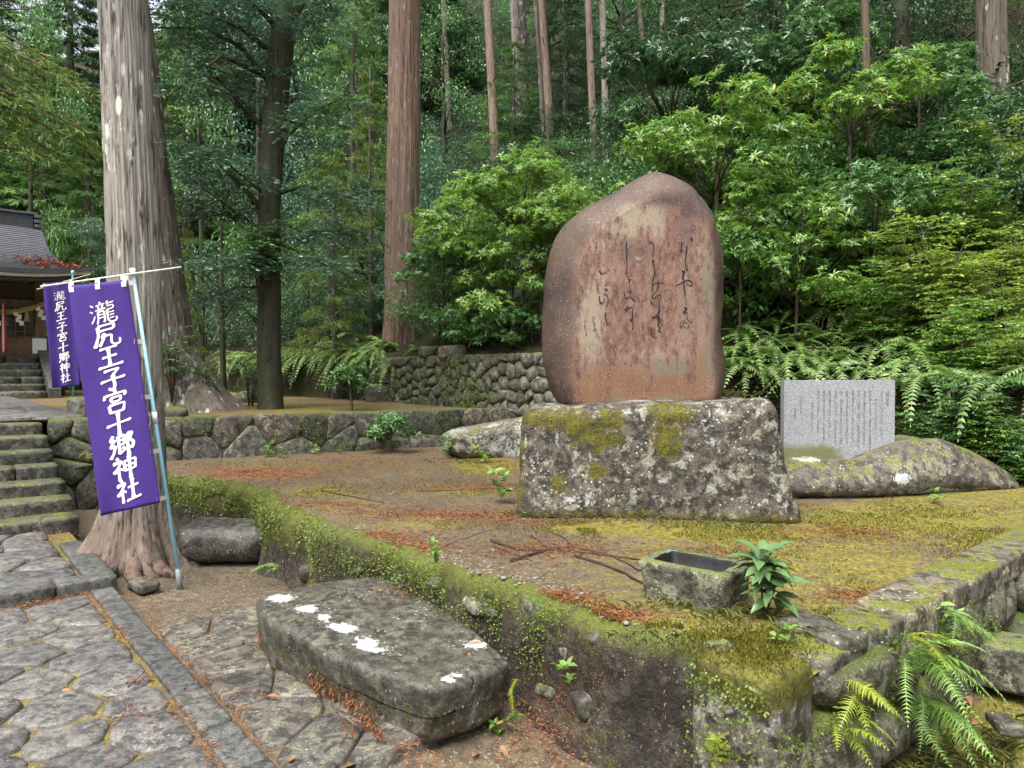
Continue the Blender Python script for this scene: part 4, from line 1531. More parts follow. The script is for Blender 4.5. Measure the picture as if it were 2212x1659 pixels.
def sign_boulder(V):
    x = V[:, 0]
    top = np.interp(x, [-1.15, -1.0, -.6, -.3, .1, .5, .85, 1.2, 1.45], [.18, .30, .33, .30, .44, .50, .40, .20, .08])
    z = (V[:, 2] + .25) / .5
    V[:, 2] = np.where(z > .02, top * z, V[:, 2] + .16)
    V[:, 1] *= 1 - .28 * np.clip(z, 0, 1) - .15 * np.abs(x / 1.4) ** 3
    return V


rock_thing('low_boulder', 'broad low boulder carrying the grey inscribed plate', 'boulder', BOULD, (1.30, .52, .25), .22, 'boulder_stone', 43, .05, 1.6, 40, math.radians(6), sign_boulder, .008,
           lambda V: {'white': np.maximum(.7 * np.exp(-(((V[:, 0] + .72) / .14) ** 2 + ((V[:, 1] + .15) / .2) ** 2) ** 2) * (V[:, 2] > .15), np.maximum(.75 * np.exp(-(((V[:, 0] - .35) / .55) ** 2 + ((V[:, 2] - .03) / .06) ** 2)), .8 * np.exp(-(((V[:, 0] - .02) / .09) ** 2 + ((V[:, 2] - .17) / .06) ** 2) ** 2)))})
pl = tag(empty('inscribed_plate', (2.98, 6.50, .82)), 'grey granite plate with small inscribed text standing on the low boulder', 'plaque')
V, F = rbox((.505, .045, .36), .004, 8, .0, 1, 1)
V[:, 2] += .345
mk('granite_slab', V, F, 'grey_granite', pl, False, {'moss': .9 * sstep(.22, .02, V[:, 2]) * sstep(.2, -.1, V[:, 0])})


tx = MB()
for k, line in enumerate(PL_TEXT):
    x = .435 - k * .0525
    z = .60 if k != 0 else .60
    for ch in line:
        if ch != '　':
            V, F = glyphs[ch]
            s = .034 if k == 0 else .0235
            if len(V):
                tx.add(np.c_[V[:, 0] * s + x, np.full(len(V), -.0475), V[:, 1] * s + z], F)
        z -= .038 if k == 0 else .0262
tx.build('inscription', 'carved_grey', pl, False)['kind'] = 'stuff'
# ---------------------------------------------------------------- stone water trough
TR = Vector((.885, 3.42, ZT1 - .01))
tr = tag(empty('stone_trough', TR, math.radians(-40)), 'mossy hollowed stone trough beside the leafy young plant', 'trough')
L2, B2, HT = .225, .165, .20
o_, i_ = [], []
nseg = 14


def rrect(hx, hy, n=nseg, wob=0.0, seed=0):
    pts_ = []
    for (ax, ay, bx, by) in ((-hx, -hy, hx, -hy), (hx, -hy, hx, hy), (hx, hy, -hx, hy), (-hx, hy, -hx, -hy)):
        for k in range(n):
            s = k / n
            pts_.append((ax + (bx - ax) * s, ay + (by - ay) * s))
    p = np.array(pts_)
    p = smooth_loop(p, 2)
    q = np.c_[p, np.zeros(len(p))]
    return p * (1 + wob * fbm(q, 9, 3, seed))[:, None]


rows = [(rrect(L2 * .90, B2 * .88, wob=.03, seed=1), -.05), (rrect(L2 * .94, B2 * .93, wob=.05, seed=2), .06), (rrect(L2 * .98, B2 * .97, wob=.05, seed=3), .15), (rrect(L2, B2, wob=.05, seed=4), HT - .02), (rrect(L2 * .98, B2 * .97, wob=.04, seed=5), HT),
        (rrect(L2 * .78, B2 * .68, wob=.05, seed=6), HT - .003), (rrect(L2 * .74, B2 * .62, wob=.05, seed=7), HT - .02), (rrect(L2 * .70, B2 * .58, wob=.03, seed=8), HT - .13), (rrect(L2 * .3, B2 * .3), HT - .14)]
V = np.concatenate([np.c_[p, np.full(len(p), z)] for p, z in rows])
V[:, 2] += fbm(V, 14, 3, 9) * .008 + V[:, 0] * -.02
kk = len(rows[0][0])
F = [(r * kk + j, r * kk + (j + 1) % kk, (r + 1) * kk + (j + 1) % kk, (r + 1) * kk + j) for r in range(len(rows) - 1) for j in range(kk)]
F.append(tuple((len(rows) - 1) * kk + j for j in range(kk)))
ke = 5 * kk
mk('hollow', V[ke:], [tuple(i - ke for i in f) for f in F if min(f) >= ke], 'trough_black', tr, True)  # inner walls and floor in one even near-black colour
F = [f for f in F if min(f) < ke]
mk('basin', V, F, 'trough_stone', tr, True, {'moss': .35 * sstep(.10, -.02, V[:, 2]), 'white': .3 * fbm(V, 12, 3, 4), 'litter': 0 * V[:, 0]})
w = rrect(L2 * .72, B2 * .60)
mk('water', np.c_[w, np.full(len(w), HT - .115)], [tuple(range(len(w)))], 'water_dark', tr, False)

# young plant with long leaves beside the trough
pb = G(1650, 1338, ZT1)
pb.z = ZT1 - .01
plant = tag(empty('leafy_plant', pb), 'young plant with long drooping blue-green leaves beside the stone trough', 'plant')
rng = np.random.default_rng(5)
stems_tops = []
for k, (dx, dy, h) in enumerate([(-.01, 0, .30), (.012, .01, .27), (.0, -.012, .23), (.02, -.01, .17)]):
    pts_ = [(dx * .3, dy * .3, 0), (dx, dy, h * .5), (dx * 2.2, dy * 2.2, h)]
    MB().tube(pts_, [.005, .0045, .003], 6).build('stem', 'twig_bark', plant)
    stems_tops.append((pts_[-1], h))
one = leaves(np.zeros((1, 3)), np.array([[1.0, 0, 0]]), np.array([[0, 0, 1.0]]), 1.0, .30, True, 1.25)
# finer blade
bl_v, bl_f = [], []
ts = np.linspace(0, 1, 8)
for i, s in enumerate(ts):
    wd = .155 * math.sin(math.pi * min(1, s ** .8)) ** .9 + .004
    z = .12 * s - .38 * s * s
    x = s * (1 - .14 * s)
    bl_v += [(x, wd, z + .02 + wd * .2), (x, 0, z), (x, -wd, z + .02 + wd * .2)]
for i in range(7):
    for j in range(2):
        a = i * 3 + j
        bl_f.append((a, a + 1, a + 4, a + 3))
leaf_me = mesh_of('leaf', bl_v, bl_f, 'plant_leaf', True)
tops = [((x, y, z), h) for (x, y, z), h in stems_tops]
for (tp, h) in tops:
    k = int(10 + h * 26)
    for i in range(k):
        o = link('leaf', leaf_me, plant)
        s = rng.uniform(.11, .165)
        lv = i / k
        o.location = (tp[0] + rng.uniform(-.012, .012), tp[1] + rng.uniform(-.012, .012), tp[2] - lv * .085 + rng.uniform(-.01, .03))
        o.rotation_euler = (rng.normal(0, .25), -(.55 - .95 * lv) + rng.normal(0, .18), i * 2.4 + rng.uniform(-.3, .3))
        o.scale = (s, s * 1.05, s)

# ---------------------------------------------------------------- banners
BRUSH = {   # strokes of each character on a 100 x 100 field
    '瀧': [[(6, 92), (17, 82)], [(2, 66), (13, 58)], [(4, 14), (10, 22), (20, 42)], [(43, 99), (48, 90)], [(28, 84), (62, 89)], [(36, 80), (40, 70)], [(55, 84), (50, 70)], [(24, 64), (64, 69)],
          [(33, 56), (33, 28), (26, 6)], [(33, 56), (57, 59), (56, 10), (49, 14)], [(35, 43), (54, 45)], [(35, 30), (54, 32)], [(71, 99), (70, 82)], [(70, 88), (94, 92)], [(68, 76), (92, 80), (89, 64)], [(68, 62), (90, 65)],
          [(68, 62), (67, 20), (74, 6), (98, 9), (99, 26)], [(74, 48), (92, 51)], [(74, 36), (92, 39)], [(74, 23), (90, 26)]],
    '尻': [[(22, 91), (84, 96), (80, 74)], [(26, 70), (80, 75)], [(23, 90), (22, 52), (2, 4)], [(44, 60), (40, 36), (20, 6)], [(30, 44), (70, 50), (66, 16), (76, 4), (98, 8), (98, 28)]],
    '王': [[(16, 88), (84, 94)], [(50, 90), (49, 14)], [(22, 51), (78, 57)], [(2, 10), (50, 13), (98, 18)]],
    '子': [[(20, 88), (78, 94), (52, 68)], [(52, 70), (56, 24), (48, 2), (30, 14)], [(2, 45), (50, 51), (98, 55)]],
    '宮': [[(50, 101), (53, 88)], [(12, 84), (6, 64)], [(12, 80), (92, 86), (84, 68)], [(32, 68), (36, 48)], [(32, 67), (72, 71), (66, 50)], [(36, 49), (66, 51)], [(48, 48), (40, 38)], [(22, 36), (26, 2)], [(22, 35), (82, 40), (74, 4)], [(26, 5), (75, 7)]],
    '十': [[(2, 46), (50, 52), (98, 58)], [(52, 98), (50, 40), (48, 0)]],
    '郷': [[(22, 99), (6, 78), (24, 76)], [(28, 82), (4, 52), (26, 54)], [(26, 56), (16, 26), (0, 4)], [(40, 94), (40, 16)], [(40, 90), (64, 93), (62, 54)], [(42, 73), (60, 75)], [(42, 54), (62, 56)], [(40, 16), (60, 30)], [(52, 44), (66, 28)], [(74, 92), (95, 96), (82, 70), (97, 54), (90, 32), (80, 38)], [(74, 92), (73, 0)]],
    '神': [[(20, 99), (29, 88)], [(4, 76), (40, 82), (22, 56), (2, 36)], [(23, 58), (22, 0)], [(30, 52), (42, 42)], [(48, 78), (51, 34)], [(48, 76), (95, 81), (89, 38)], [(52, 57), (88, 60)], [(52, 38), (88, 41)], [(71, 100), (69, 0)]],
    '社': [[(22, 99), (31, 88)], [(4, 76), (42, 82), (22, 54), (2, 34)], [(24, 58), (23, 0)], [(31, 52), (42, 42)], [(50, 60), (94, 66)], [(71, 96), (70, 12)], [(40, 6), (70, 9), (100, 14)]],
}
BANNER_CHARS = '瀧尻王子宮十郷神社'


def brush_char(ch):
    """ribbons for one brushed character; x, y in -.5 .. .5 and a small layer number as z"""
    b = MB()
    st_ = BRUSH[ch]
    wd = 16.0 if len(st_) < 12 else (11.0 if len(st_) < 16 else 9.0)
    for k, pl_ in enumerate(st_):
        l = np.array(pl_, float)
        seg = np.linalg.norm(np.diff(l, axis=0), axis=1)
        s = np.r_[0, np.cumsum(seg)]
        m = max(6, int(s[-1] / 5))
        q = np.linspace(0, s[-1], m)
        c_ = np.c_[np.interp(q, s, l[:, 0]), np.interp(q, s, l[:, 1])]
        c_[1:-1] = .25 * c_[:-2] + .5 * c_[1:-1] + .25 * c_[2:]
        tg = np.gradient(c_, axis=0)
        tg /= np.maximum(np.linalg.norm(tg, axis=1, keepdims=True), 1e-6)
        nn = np.c_[-tg[:, 1], tg[:, 0]]
        f = np.linspace(0, 1, m)
        horiz = abs(l[-1][0] - l[0][0]) > abs(l[-1][1] - l[0][1])
        w_ = wd * (.78 + .35 * np.exp(-(f / .12) ** 2) + .30 * np.exp(-((1 - f) / .12) ** 2) - .12 * np.sin(math.pi * f)) * (.72 if horiz else 1.0)
        w_[0] *= .55
        w_[-1] *= .45
        w_ = w_[:, None] / 2
        slant = np.array([[.35, .2]]) * w_
        A_, B_ = c_ + nn * w_ + slant * .4, c_ - nn * w_ - slant * .4
        z = np.full(m, k * 1.0)
        b.grid(np.stack([np.c_[A_ / 100 - .5, z], np.c_[B_ / 100 - .5, z]], 1))
    return np.concatenate(b.v), b.f


def banner(name, label, TL, TR_, BL, BR, pole0, pole1, bar0, bar1, pole_mat, charw, wave, rgrp, pipe=True, tabs_r=(.30, .55, .78, .985), flutter=0.0):
    TL, TR_, BL, BR, pole0, pole1, bar0, bar1 = [Vector(p) for p in (TL, TR_, BL, BR, pole0, pole1, bar0, bar1)]
    root = tag(empty(name, pole0), label, 'banner', 'purple shrine banners')
    o = Vector(pole0)
    nrm = ((TR_ - TL).cross(BL - TL)).normalized()
    if nrm.y > 0:
        nrm = -nrm

    def S(s, t):
        p = TL * (1 - s) * (1 - t) + TR_ * s * (1 - t) + BL * (1 - s) * t + BR * s * t
        w = wave * (math.sin(3.3 * s + 4.2 * t + .6) * .6 + .5 * math.sin(7 * s - 3 * t) * t + .35 * math.sin(2.2 * s * (1 + t) + 9 * t)) * (.25 + .75 * t) * (1 - .6 * s)
        w += flutter * math.sin(11 * s + 2.5 * t) * (.3 + t)
        # diagonal gathers hanging from the tabs
        w += wave * .28 * math.exp(-t * 3.0) * math.sin(16 * s) + wave * .3 * math.exp(-(1 - t) * 4) * math.sin(9 * (s + t))
        return p + nrm * w
    ns_, nt_ = 26, 64
    pts_ = np.array([[tuple(S(i / ns_, j / nt_) - o) for j in range(nt_ + 1)] for i in range(ns_ + 1)])
    cloth = MB().grid(pts_).build('cloth', 'purple_cloth', root, True)
    sm = cloth.modifiers.new('thickness', 'SOLIDIFY')
    sm.thickness = .0016
    Hh = (BL - TL).length
    Ww = (TR_ - TL).length
    n_ch = len(BANNER_CHARS)
    for k, ch in enumerate(BANNER_CHARS):
        V, F = brush_char(ch)
        t0 = .135 + (.915 - .135) * k / (n_ch - 1)
        # brush slant: horizontals rise to the right
        x = V[:, 0] * charw / Ww * 1.04
        y = (V[:, 1] + V[:, 0] * .13) * charw * .95 / Hh
        q = []
        for a, b, lay in zip(x, y, V[:, 2]):
            sx, tx_ = .515 + a, t0 - b
            e = S(sx, tx_) + nrm * (.0040 + .00012 * lay)
            q.append(tuple(e - o))
        c = mk('character', q, F, 'white_print', cloth, False)
    pr = .0135
    ln = (pole1 - pole0)
    MB().tube([pole0 - o, pole0 + ln * .5 - o, pole1 - o], [pr * 1.05, pr, pr * .92], 12).build('pole', pole_mat, root)
    if pipe:
        MB().tube([pole0 - o - Vector((0, 0, .06)), pole0 + ln * .055 - o], .021, 12).build('ground_socket', 'pipe_grey', root)
        MB().tube([pole0 + ln * .525 - o, pole0 + ln * .56 - o], .0185, 12).build('pole_joint', 'white_plastic', root)
    MB().tube([pole1 - ln * .012 - o, pole1 + ln * .012 - o], .020, 10).build('pole_cap', 'white_plastic', root)
    MB().tube([bar0 - o, bar1 - o], .0065, 8).build('crossbar', 'cream_rod', root)
    for s in (.06, .5, .93):                       # cloth tabs that hold the banner to the crossbar
        a = S(s, 0.012)
        bdir = (bar1 - bar0).normalized()
        b = bar0 + bdir * (a - bar0).dot(bdir)
        e = (TR_ - TL).normalized() * .017
        a, b = a + nrm * .003, b + nrm * .009
        MB().add([tuple(x - o) for x in (a - e, a + e, b + e, b - e, a - e - (TL - BL).normalized() * .03, a + e - (TL - BL).normalized() * .03)], [(0, 1, 2, 3), (4, 5, 1, 0)]).build('tab', 'white_tab', root, False)
    for t_ in tabs_r:                              # and to the pole
        a = S(.955, t_) + nrm * .004
        f = (a.z - pole0.z) / ln.z
        b = pole0 + ln * f + nrm * .016
        b = b + (b - a).normalized() * .012
        e = Vector((0, 0, .017))
        MB().add([tuple(x - o) for x in (a - e, b - e, b + e, a + e)], [(0, 1, 2, 3)]).build('tab', 'white_tab', root, False)
    return root


DB = 5.26
p0 = G(390, 1268, -.04)
banner('nobori_banner', 'near tall purple banner with white characters on a light blue pole before the big cedar',
       P(147, 618, DB - .02), P(276, 604, DB), P(216, 1115, DB - .12), P(346, 1086, DB - .02), (p0.x, p0.y, -.03), P(287, 588, DB + .04), P(88, 619, DB - .02), P(391, 577, DB + .03), 'blue_pole', .182, .03, None, True, (.012, .275, .525, .77, .985))
DB2 = 9.4
b0 = G(160, 900, ZT2)
banner('nobori_banner', 'smaller farther purple banner half hidden behind the near banner',
       P(92, 612, DB2), P(158, 606, DB2 + .12), P(113, 838, DB2 - .05), P(172, 832, DB2 + .1), (P(158, 878, DB2 + .12).x, DB2 + .12, ZT2 + .12), P(157, 588, DB2 + .14), P(80, 625, DB2), P(196, 592, DB2 + .18), 'teal_pole', .13, .03, None, False, (.03, .5), .012)
c = P(172, 890, DB2 + .12)
V, F = rbox((.15, .13, .17), .05, 10, .02, 5, 91)
tag(mk('banner_base', V, F, 'stair_stone', None, True, None, (c.x + .03, DB2 + .12, ZT2 + .10)), 'mossy stone stump holding the far banner pole', 'base')


# ---------------------------------------------------------------- big trees
def trunk_mesh(pts, radii, seg=40, lobes=None, flare=None, rough=.012, seed=0, rows=70, ridge=0.0):
    """a trunk along pts (world-like local coords), with vertical ribs and root flare"""
    pts = np.array([tuple(p) for p in pts], float)
    L = np.r_[0, np.cumsum(np.linalg.norm(np.diff(pts, axis=0), axis=1))]
    s = np.linspace(0, 1, rows) ** 1.6 * L[-1]
    C = np.stack([np.interp(s, L, pts[:, i]) for i in range(3)], 1)
    R = np.interp(s, L, radii)
    a = np.linspace(0, 2 * math.pi, seg, endpoint=False)
    A, S_ = np.meshgrid(a, s)
    q = np.stack([np.cos(A) * 2.2, np.sin(A) * 2.2, S_ * .22], -1).reshape(-1, 3)
    rib = fbm(q, 2.2, 4, seed).reshape(A.shape)
    rr = R[:, None] * (1 + .07 * rib)
    q2 = np.stack([np.cos(A) * 6, np.sin(A) * 6, S_ * .35], -1).reshape(-1, 3)
    rr = rr + rough * fbm(q2, 2.0, 3, seed + 5).reshape(A.shape)
    if ridge:
        q3 = np.stack([np.cos(A) * 9, np.sin(A) * 9, S_ * .55], -1).reshape(-1, 3)
        rg = 1 - np.abs(fbm(q3, 2.6, 3, seed + 9)).reshape(A.shape) * 2.2
        rr = rr + ridge * rg
    if flare:
        h, dirs = flare
        for (az, amt, wd, fh) in dirs:
            da = np.angle(np.exp(1j * (A - az)))
            rr = rr + amt * np.exp(-(da / wd) ** 2) * np.exp(-(S_ / fh) ** 1.15)
    X = C[:, 0][:, None] + np.cos(A) * rr
    Y = C[:, 1][:, None] + np.sin(A) * rr
    Z = np.repeat(C[:, 2][:, None], seg, 1)
    V = np.stack([X, Y, Z], -1).reshape(-1, 3)
    F = [(i * seg + j, i * seg + (j + 1) % seg, (i + 1) * seg + (j + 1) % seg, (i + 1) * seg + j) for i in range(rows - 1) for j in range(seg)]
    F.append(tuple((rows - 1) * seg + j for j in range(seg)))
    return V, F


def bough(lm, tw, base, tip, n, ln, rng, droop=.25, blade=.014):
    """a conifer bough from base to tip: side twigs thick with hanging needle sprays"""
    base, tip = np.asarray(base, float), np.asarray(tip, float)
    L = np.linalg.norm(tip - base)
    d = (tip - base) / L
    side = np.array([d[1], -d[0], 0.0]); side /= max(np.linalg.norm(side), 1e-6)
    ts = np.linspace(0, 1, 6)
    ax = base + (tip - base) * ts[:, None]
    ax[:, 2] += -droop * L * ts ** 2 + droop * .4 * L * ts
    if tw is not None:
        tw.tube(ax, list(.012 * L * (1 - ts * .85) + .003), 5)
    for i in range(n):
        f = rng.uniform(.22, 1)
        p0 = np.array([np.interp(f, ts, ax[:, k]) for k in range(3)])
        sg = 1 if i % 2 else -1
        reach = L * .34 * (1.15 - f) + .10
        p1 = p0 + side * sg * reach * rng.uniform(.5, 1) + d * reach * .7 + np.array([0, 0, -reach * rng.uniform(.1, .55)])
        k = max(5, int(np.linalg.norm(p1 - p0) / .045))
        tt_ = rng.uniform(0, 1, k)
        pos = p0 + (p1 - p0) * tt_[:, None]
        td = (p1 - p0) / np.linalg.norm(p1 - p0) + rng.normal(0, .45, (k, 3)) + np.array([0, 0, -.25])
        lm.put(pos, td, unit(k, rng), ln * rng.uniform(.6, 1.3, k), blade * rng.uniform(.7, 1.3, k), False, .6)


def high_crown(root, loc0, z0, z1, rad, n, rng, mat='needle_dark'):
    """the crown of a tall cedar, well above the picture"""
    lm, tw = LM(), MB()
    for k in range(n):
        z = z0 + (z1 - z0) * (k / n)
        a = k * 2.4 + rng.uniform(-.4, .4)
        r = rad * (1 - .75 * k / n)
        b = (loc0[0], loc0[1], z)
        e = (loc0[0] + math.cos(a) * r, loc0[1] + math.sin(a) * r, z - r * .15)
        bough(lm, tw, b, e, 26, .34, rng, .2, .05)
    tw.build('limb', 'twig_bark', root)['kind'] = 'stuff'
    return lm.build('crown', mat, root)


rng = np.random.default_rng(21)
# the pale cedar by the stairs
c = Vector((-3.20, 6.05, -.1))
t1 = tag(empty('cedar_tree', c), 'big pale-barked cedar with spreading roots behind the near banner', 'tree')
top = P(246, -900, 6.05) - c
V, F = trunk_mesh([(0, 0, 0), (-.005, 0, .5), (.005, 0, 1.2), (-.01, .0, 2.6), (-.10, .02, 4.9), (top.x * .9, .1, 12)], [.29, .225, .205, .195, .178, .10], 180,
                  flare=(1, [(-.9, .30, .34, .30), (-1.75, .26, .28, .24), (-2.75, .34, .34, .32), (-.1, .30, .34, .36), (1.3, .2, .5, .4), (2.6, .25, .5, .4)]), rough=.016, seed=4, rows=170, ridge=.012)
mk('trunk', V, F, 'cedar_bark', t1, True, {'foot': 1 - sstep(.35, .95, V[:, 2] + .12 * fbm(V, 4, 3, 2))})
high_crown(t1, (top.x * .85, .1), 9.0, 13.0, 2.0, 22, rng)
for az, L in ((-1.15, .62), (-.75, .45), (-1.75, .40)):          # surface roots
    pts_ = [(math.cos(az) * .22, math.sin(az) * .22, .16), (math.cos(az) * (.25 + L * .5), math.sin(az) * (.25 + L * .5), .10), (math.cos(az + .15) * (.25 + L), math.sin(az + .15) * (.25 + L), .03)]
    MB().tube(pts_, [.075, .055, .02], 10, wob=.15).build('root', 'red_cedar_bark', t1)
V, F = rbox((.06, .035, .075), .03, 8, .02, 12, 5)               # knot
mk('knot', V, F, 'cedar_bark', t1, True, None, tuple(P(250, 470, 5.88) - c + Vector((0, .035, 0))))

# the second cedar behind it, leaning
c = Vector((-4.95, 11.0, ZT2 - .05))
t2_ = tag(empty('cedar_tree', c), 'leaning cedar rising from the terrace just behind the pale cedar', 'tree')
pts_ = [Vector((0, 0, 0))] + [P(px, py, 11.0) - c for px, py in ((352, 760), (332, 600), (312, 420), (285, 150), (268, 0), (200, -700))]
V, F = trunk_mesh(pts_, [.50, .43, .41, .39, .36, .33, .2], 120, flare=(1, [(-.6, .35, .5, .5), (-2.0, .25, .5, .4), (0.4, .35, .5, .5)]), rough=.02, seed=9, rows=100, ridge=.018)
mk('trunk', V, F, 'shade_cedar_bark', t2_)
q = pts_[-1]
high_crown(t2_, (q.x * .9, 0), q.z * .82, q.z * 1.05, 2.4, 20, rng)

# the red-barked cedar on the bank
c = H(872, 737)
c.z -= .15
t3 = tag(empty('cedar_tree', c), 'tall straight red-barked cedar on the bank above the dry stone wall', 'tree')
pts_ = [(0, 0, 0), (-.03, 0, 1.2), (-.02, 0, 3), (.03, 0, 6), (.06, 0, 9), (.1, 0, 17)]
d3 = c.y
V, F = trunk_mesh(pts_, [.40, .35, .335, .32, .31, .2], 160, flare=(1, [(-.9, .10, .4, .6), (-2.2, .13, .4, .5), (.2, .10, .4, .5), (3.0, .10, .4, .5)]), rough=.014, seed=14, rows=120, ridge=.016)
mk('trunk', V, F, 'red_cedar_bark', t3)
high_crown(t3, (.1, 0), 12.5, 18, 2.6, 22, rng)

# slender trunks on the slope: (top x at y=0, base x, base y, width in photo units, bark, words)
THIN = [(1053, 1076, 432, 19, 'thin_bark', 'slim reddish trunk on the slope, first to the right of the red-barked cedar'),
        (1112, 1128, 340, 24, 'pale_bark', 'pale grey trunk of the close pair on the slope'),
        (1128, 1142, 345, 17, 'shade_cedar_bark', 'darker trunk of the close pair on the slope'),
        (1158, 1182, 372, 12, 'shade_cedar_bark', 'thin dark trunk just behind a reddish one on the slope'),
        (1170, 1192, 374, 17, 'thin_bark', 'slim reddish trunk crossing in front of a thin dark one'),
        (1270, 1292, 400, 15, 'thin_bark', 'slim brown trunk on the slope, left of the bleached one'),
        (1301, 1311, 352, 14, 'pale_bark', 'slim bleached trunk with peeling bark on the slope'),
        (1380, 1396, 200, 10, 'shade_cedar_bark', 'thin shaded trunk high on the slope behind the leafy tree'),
        (1430, 1437, 178, 11, 'pale_bark', 'thin light trunk highest on the slope above the poem stone'),
        (958, 972, 330, 12, 'shade_cedar_bark', 'thin scarred trunk right of the red-barked cedar with brown boughs'),
        (506, 520, 480, 22, 'pale_bark', 'pale trunk deep in the wood left of the dark branching tree'),
        (672, 684, 330, 14, 'dark_bark', 'dark trunk in the wood between the branching tree and the red-barked cedar'),
        (800, 826, 300, 12, 'dark_bark', 'thin dark leaning trunk close beside the red-barked cedar'),
        (1868, 1874, 535, 17, 'post_bark', 'straight brown stem standing in the leafy thicket behind the poem stone'),
        (2140, 2160, 360, 62, 'shade_cedar_bark', 'thick vine-hung trunk at the top corner above the yellow-green shrubs'),
        (1945, 1950, 330, 34, 'dark_bark', 'shaded reddish-brown trunk behind the leafy tree near the thick vine-hung trunk')]
for k, (xt, xb, yb, wd, mt, lab) in enumerate(THIN):
    c = H(xb, yb)
    d = c.y
    r = wd * PXM(d) / 2
    root = tag(empty('slope_tree', c - Vector((0, 0, .3))), lab, 'tree', 'trunks on the wooded slope')
    tp = P(xt, 0, d) - c
    e = tp * 1.0
    hh = max(tp.z + .3, 2.0)
    full = hh + 5.5
    x1 = tp.x / hh
    pts_ = [(0, 0, 0), (x1 * hh * .45 + .04 * math.sin(k * 2.1), 0, hh * .45), (x1 * hh, 0, hh), (x1 * full, 0, full)]
    V, F = trunk_mesh(pts_, [r * 1.2, r * 1.02, r * .92, r * .5], 20, rough=r * .06, seed=100 + k, rows=30)
    mk('trunk', V, F, mt, root)
    tw = MB()
    for q in range(5):                       # dead side branches
        z = hh * rng.uniform(.35, .98)
        a = rng.uniform(0, 6.28)
        L = rng.uniform(.4, 1.3)
        tw.tube([(x1 * z, 0, z), (x1 * z + math.cos(a) * L * .5, math.sin(a) * L * .5, z + .05 * L), (x1 * z + math.cos(a) * L, math.sin(a) * L, z - .15 * L)], [r * .14, r * .1, .004], 5)
    tw.build('branch', 'twig_bark', root)['kind'] = 'stuff'
    if k != 13:
        high_crown(root, (x1 * full * .93, 0), full * .86, full * 1.08, 1.8, 14, rng)
    else:
        lm, tw = LM(), MB()
        for q in range(12):
            a = q * 2.4
            bough(lm, tw, (x1 * full, 0, full * .98), (x1 * full + math.cos(a) * 1.0, math.sin(a) * 1.0, full + .3), 20, .2, rng, .1, .05)
        lm.build('crown', 'leaf_dark', root)
# ---------------------------------------------------------------- plants of the wood
def reg(root):
    KIDS[root.name] = [o for o in root.children]
    return root


class Proto:
    """a plant built once at the origin; placed first itself, then as copies"""
    def __init__(self, name, cat, root, h, w):
        self.root, self.h, self.w, self.used, self.name, self.cat = root, h, w, False, name, cat
        KIDS[root.name] = list(root.children)

    def put(self, loc, rz, sc, label, group):
        if not self.used:
            self.used = True
            r = self.root
            r.location = loc
            r.rotation_euler = (0, 0, rz)
            r.scale = (sc, sc, sc) if np.isscalar(sc) else sc
        else:
            r = copy_tree(self.root, loc, rz, sc)
        r['label'], r['group'], r['category'] = label, group, self.cat
        return r


def clumps(n, rx, rz_, z0, rng, flat=.5):
    """centres of foliage clumps spread through an uneven crown"""
    out = []
    for k in range(n):
        a = k * 2.4 + rng.uniform(-.5, .5)
        f = (k + .5) / n
        rr = math.sqrt(f) * rx * rng.uniform(.75, 1.12)
        top = z0 + rz_ * (1 - (rr / (rx * 1.25)) ** 2)
        z = top * rng.uniform(.55, 1.0) if k % 3 else top
        out.append((math.cos(a) * rr, math.sin(a) * rr, max(z, z0 * .55)))
    return out


def whorl_shrub(name, cat, mat, seed, h=2.2, rx=1.2, nc=14, per=22, ln=.135, wd=.042, cr=.42, k=8, bark_m='twig_bark', near=True):
    rng = np.random.default_rng(seed)
    root = empty(name)
    lm, tw = LM(), MB()
    tw.tube([(0, 0, -3.5), (0, 0, -.25), (.03, .02, h * .35), (-.02, .03, h * .8)], [.045, .035, .028, .012], 7)
    for c in clumps(nc, rx, h * .62, h * .38, rng):
        c = np.array(c)
        b = np.array([c[0] * .12, c[1] * .12, c[2] * .45])
        mid = (b + c) / 2 + np.array([0, 0, -.08])
        tw.tube([b, mid, c - [0, 0, .06]], [.014, .010, .005], 5)
        m = int(per * rng.uniform(.7, 1.3))
        d = unit(m, rng)
        d[:, 2] = d[:, 2] * .5 + .42
        d /= np.linalg.norm(d, axis=1, keepdims=True)
        r_ = cr * rng.uniform(.75, 1.25)
        pos = c + d * np.array([r_ * 1.15, r_ * 1.15, r_ * .85]) * rng.uniform(.35, 1.12, (m, 1)) - np.array([0, 0, .12])
        for p_, dd in zip(pos, d):
            ax = dd * .75 + np.array([0, 0, .7]) + rng.normal(0, .32, 3)
            whorl(lm, p_, ax, k + rng.integers(-2, 3), ln * rng.uniform(.8, 1.15), wd, rng, 1.28, near, 1.15)
            if rng.random() < .25:
                tw.tube([c - [0, 0, .05], (c + p_) / 2 - [0, 0, .03], p_], [.005, .004, .003], 4)
    tw.build('stem', bark_m, root)['kind'] = 'stuff'
    lm.build('crown', mat, root)
    return Proto(name, cat, root, h, rx * 2 + cr)


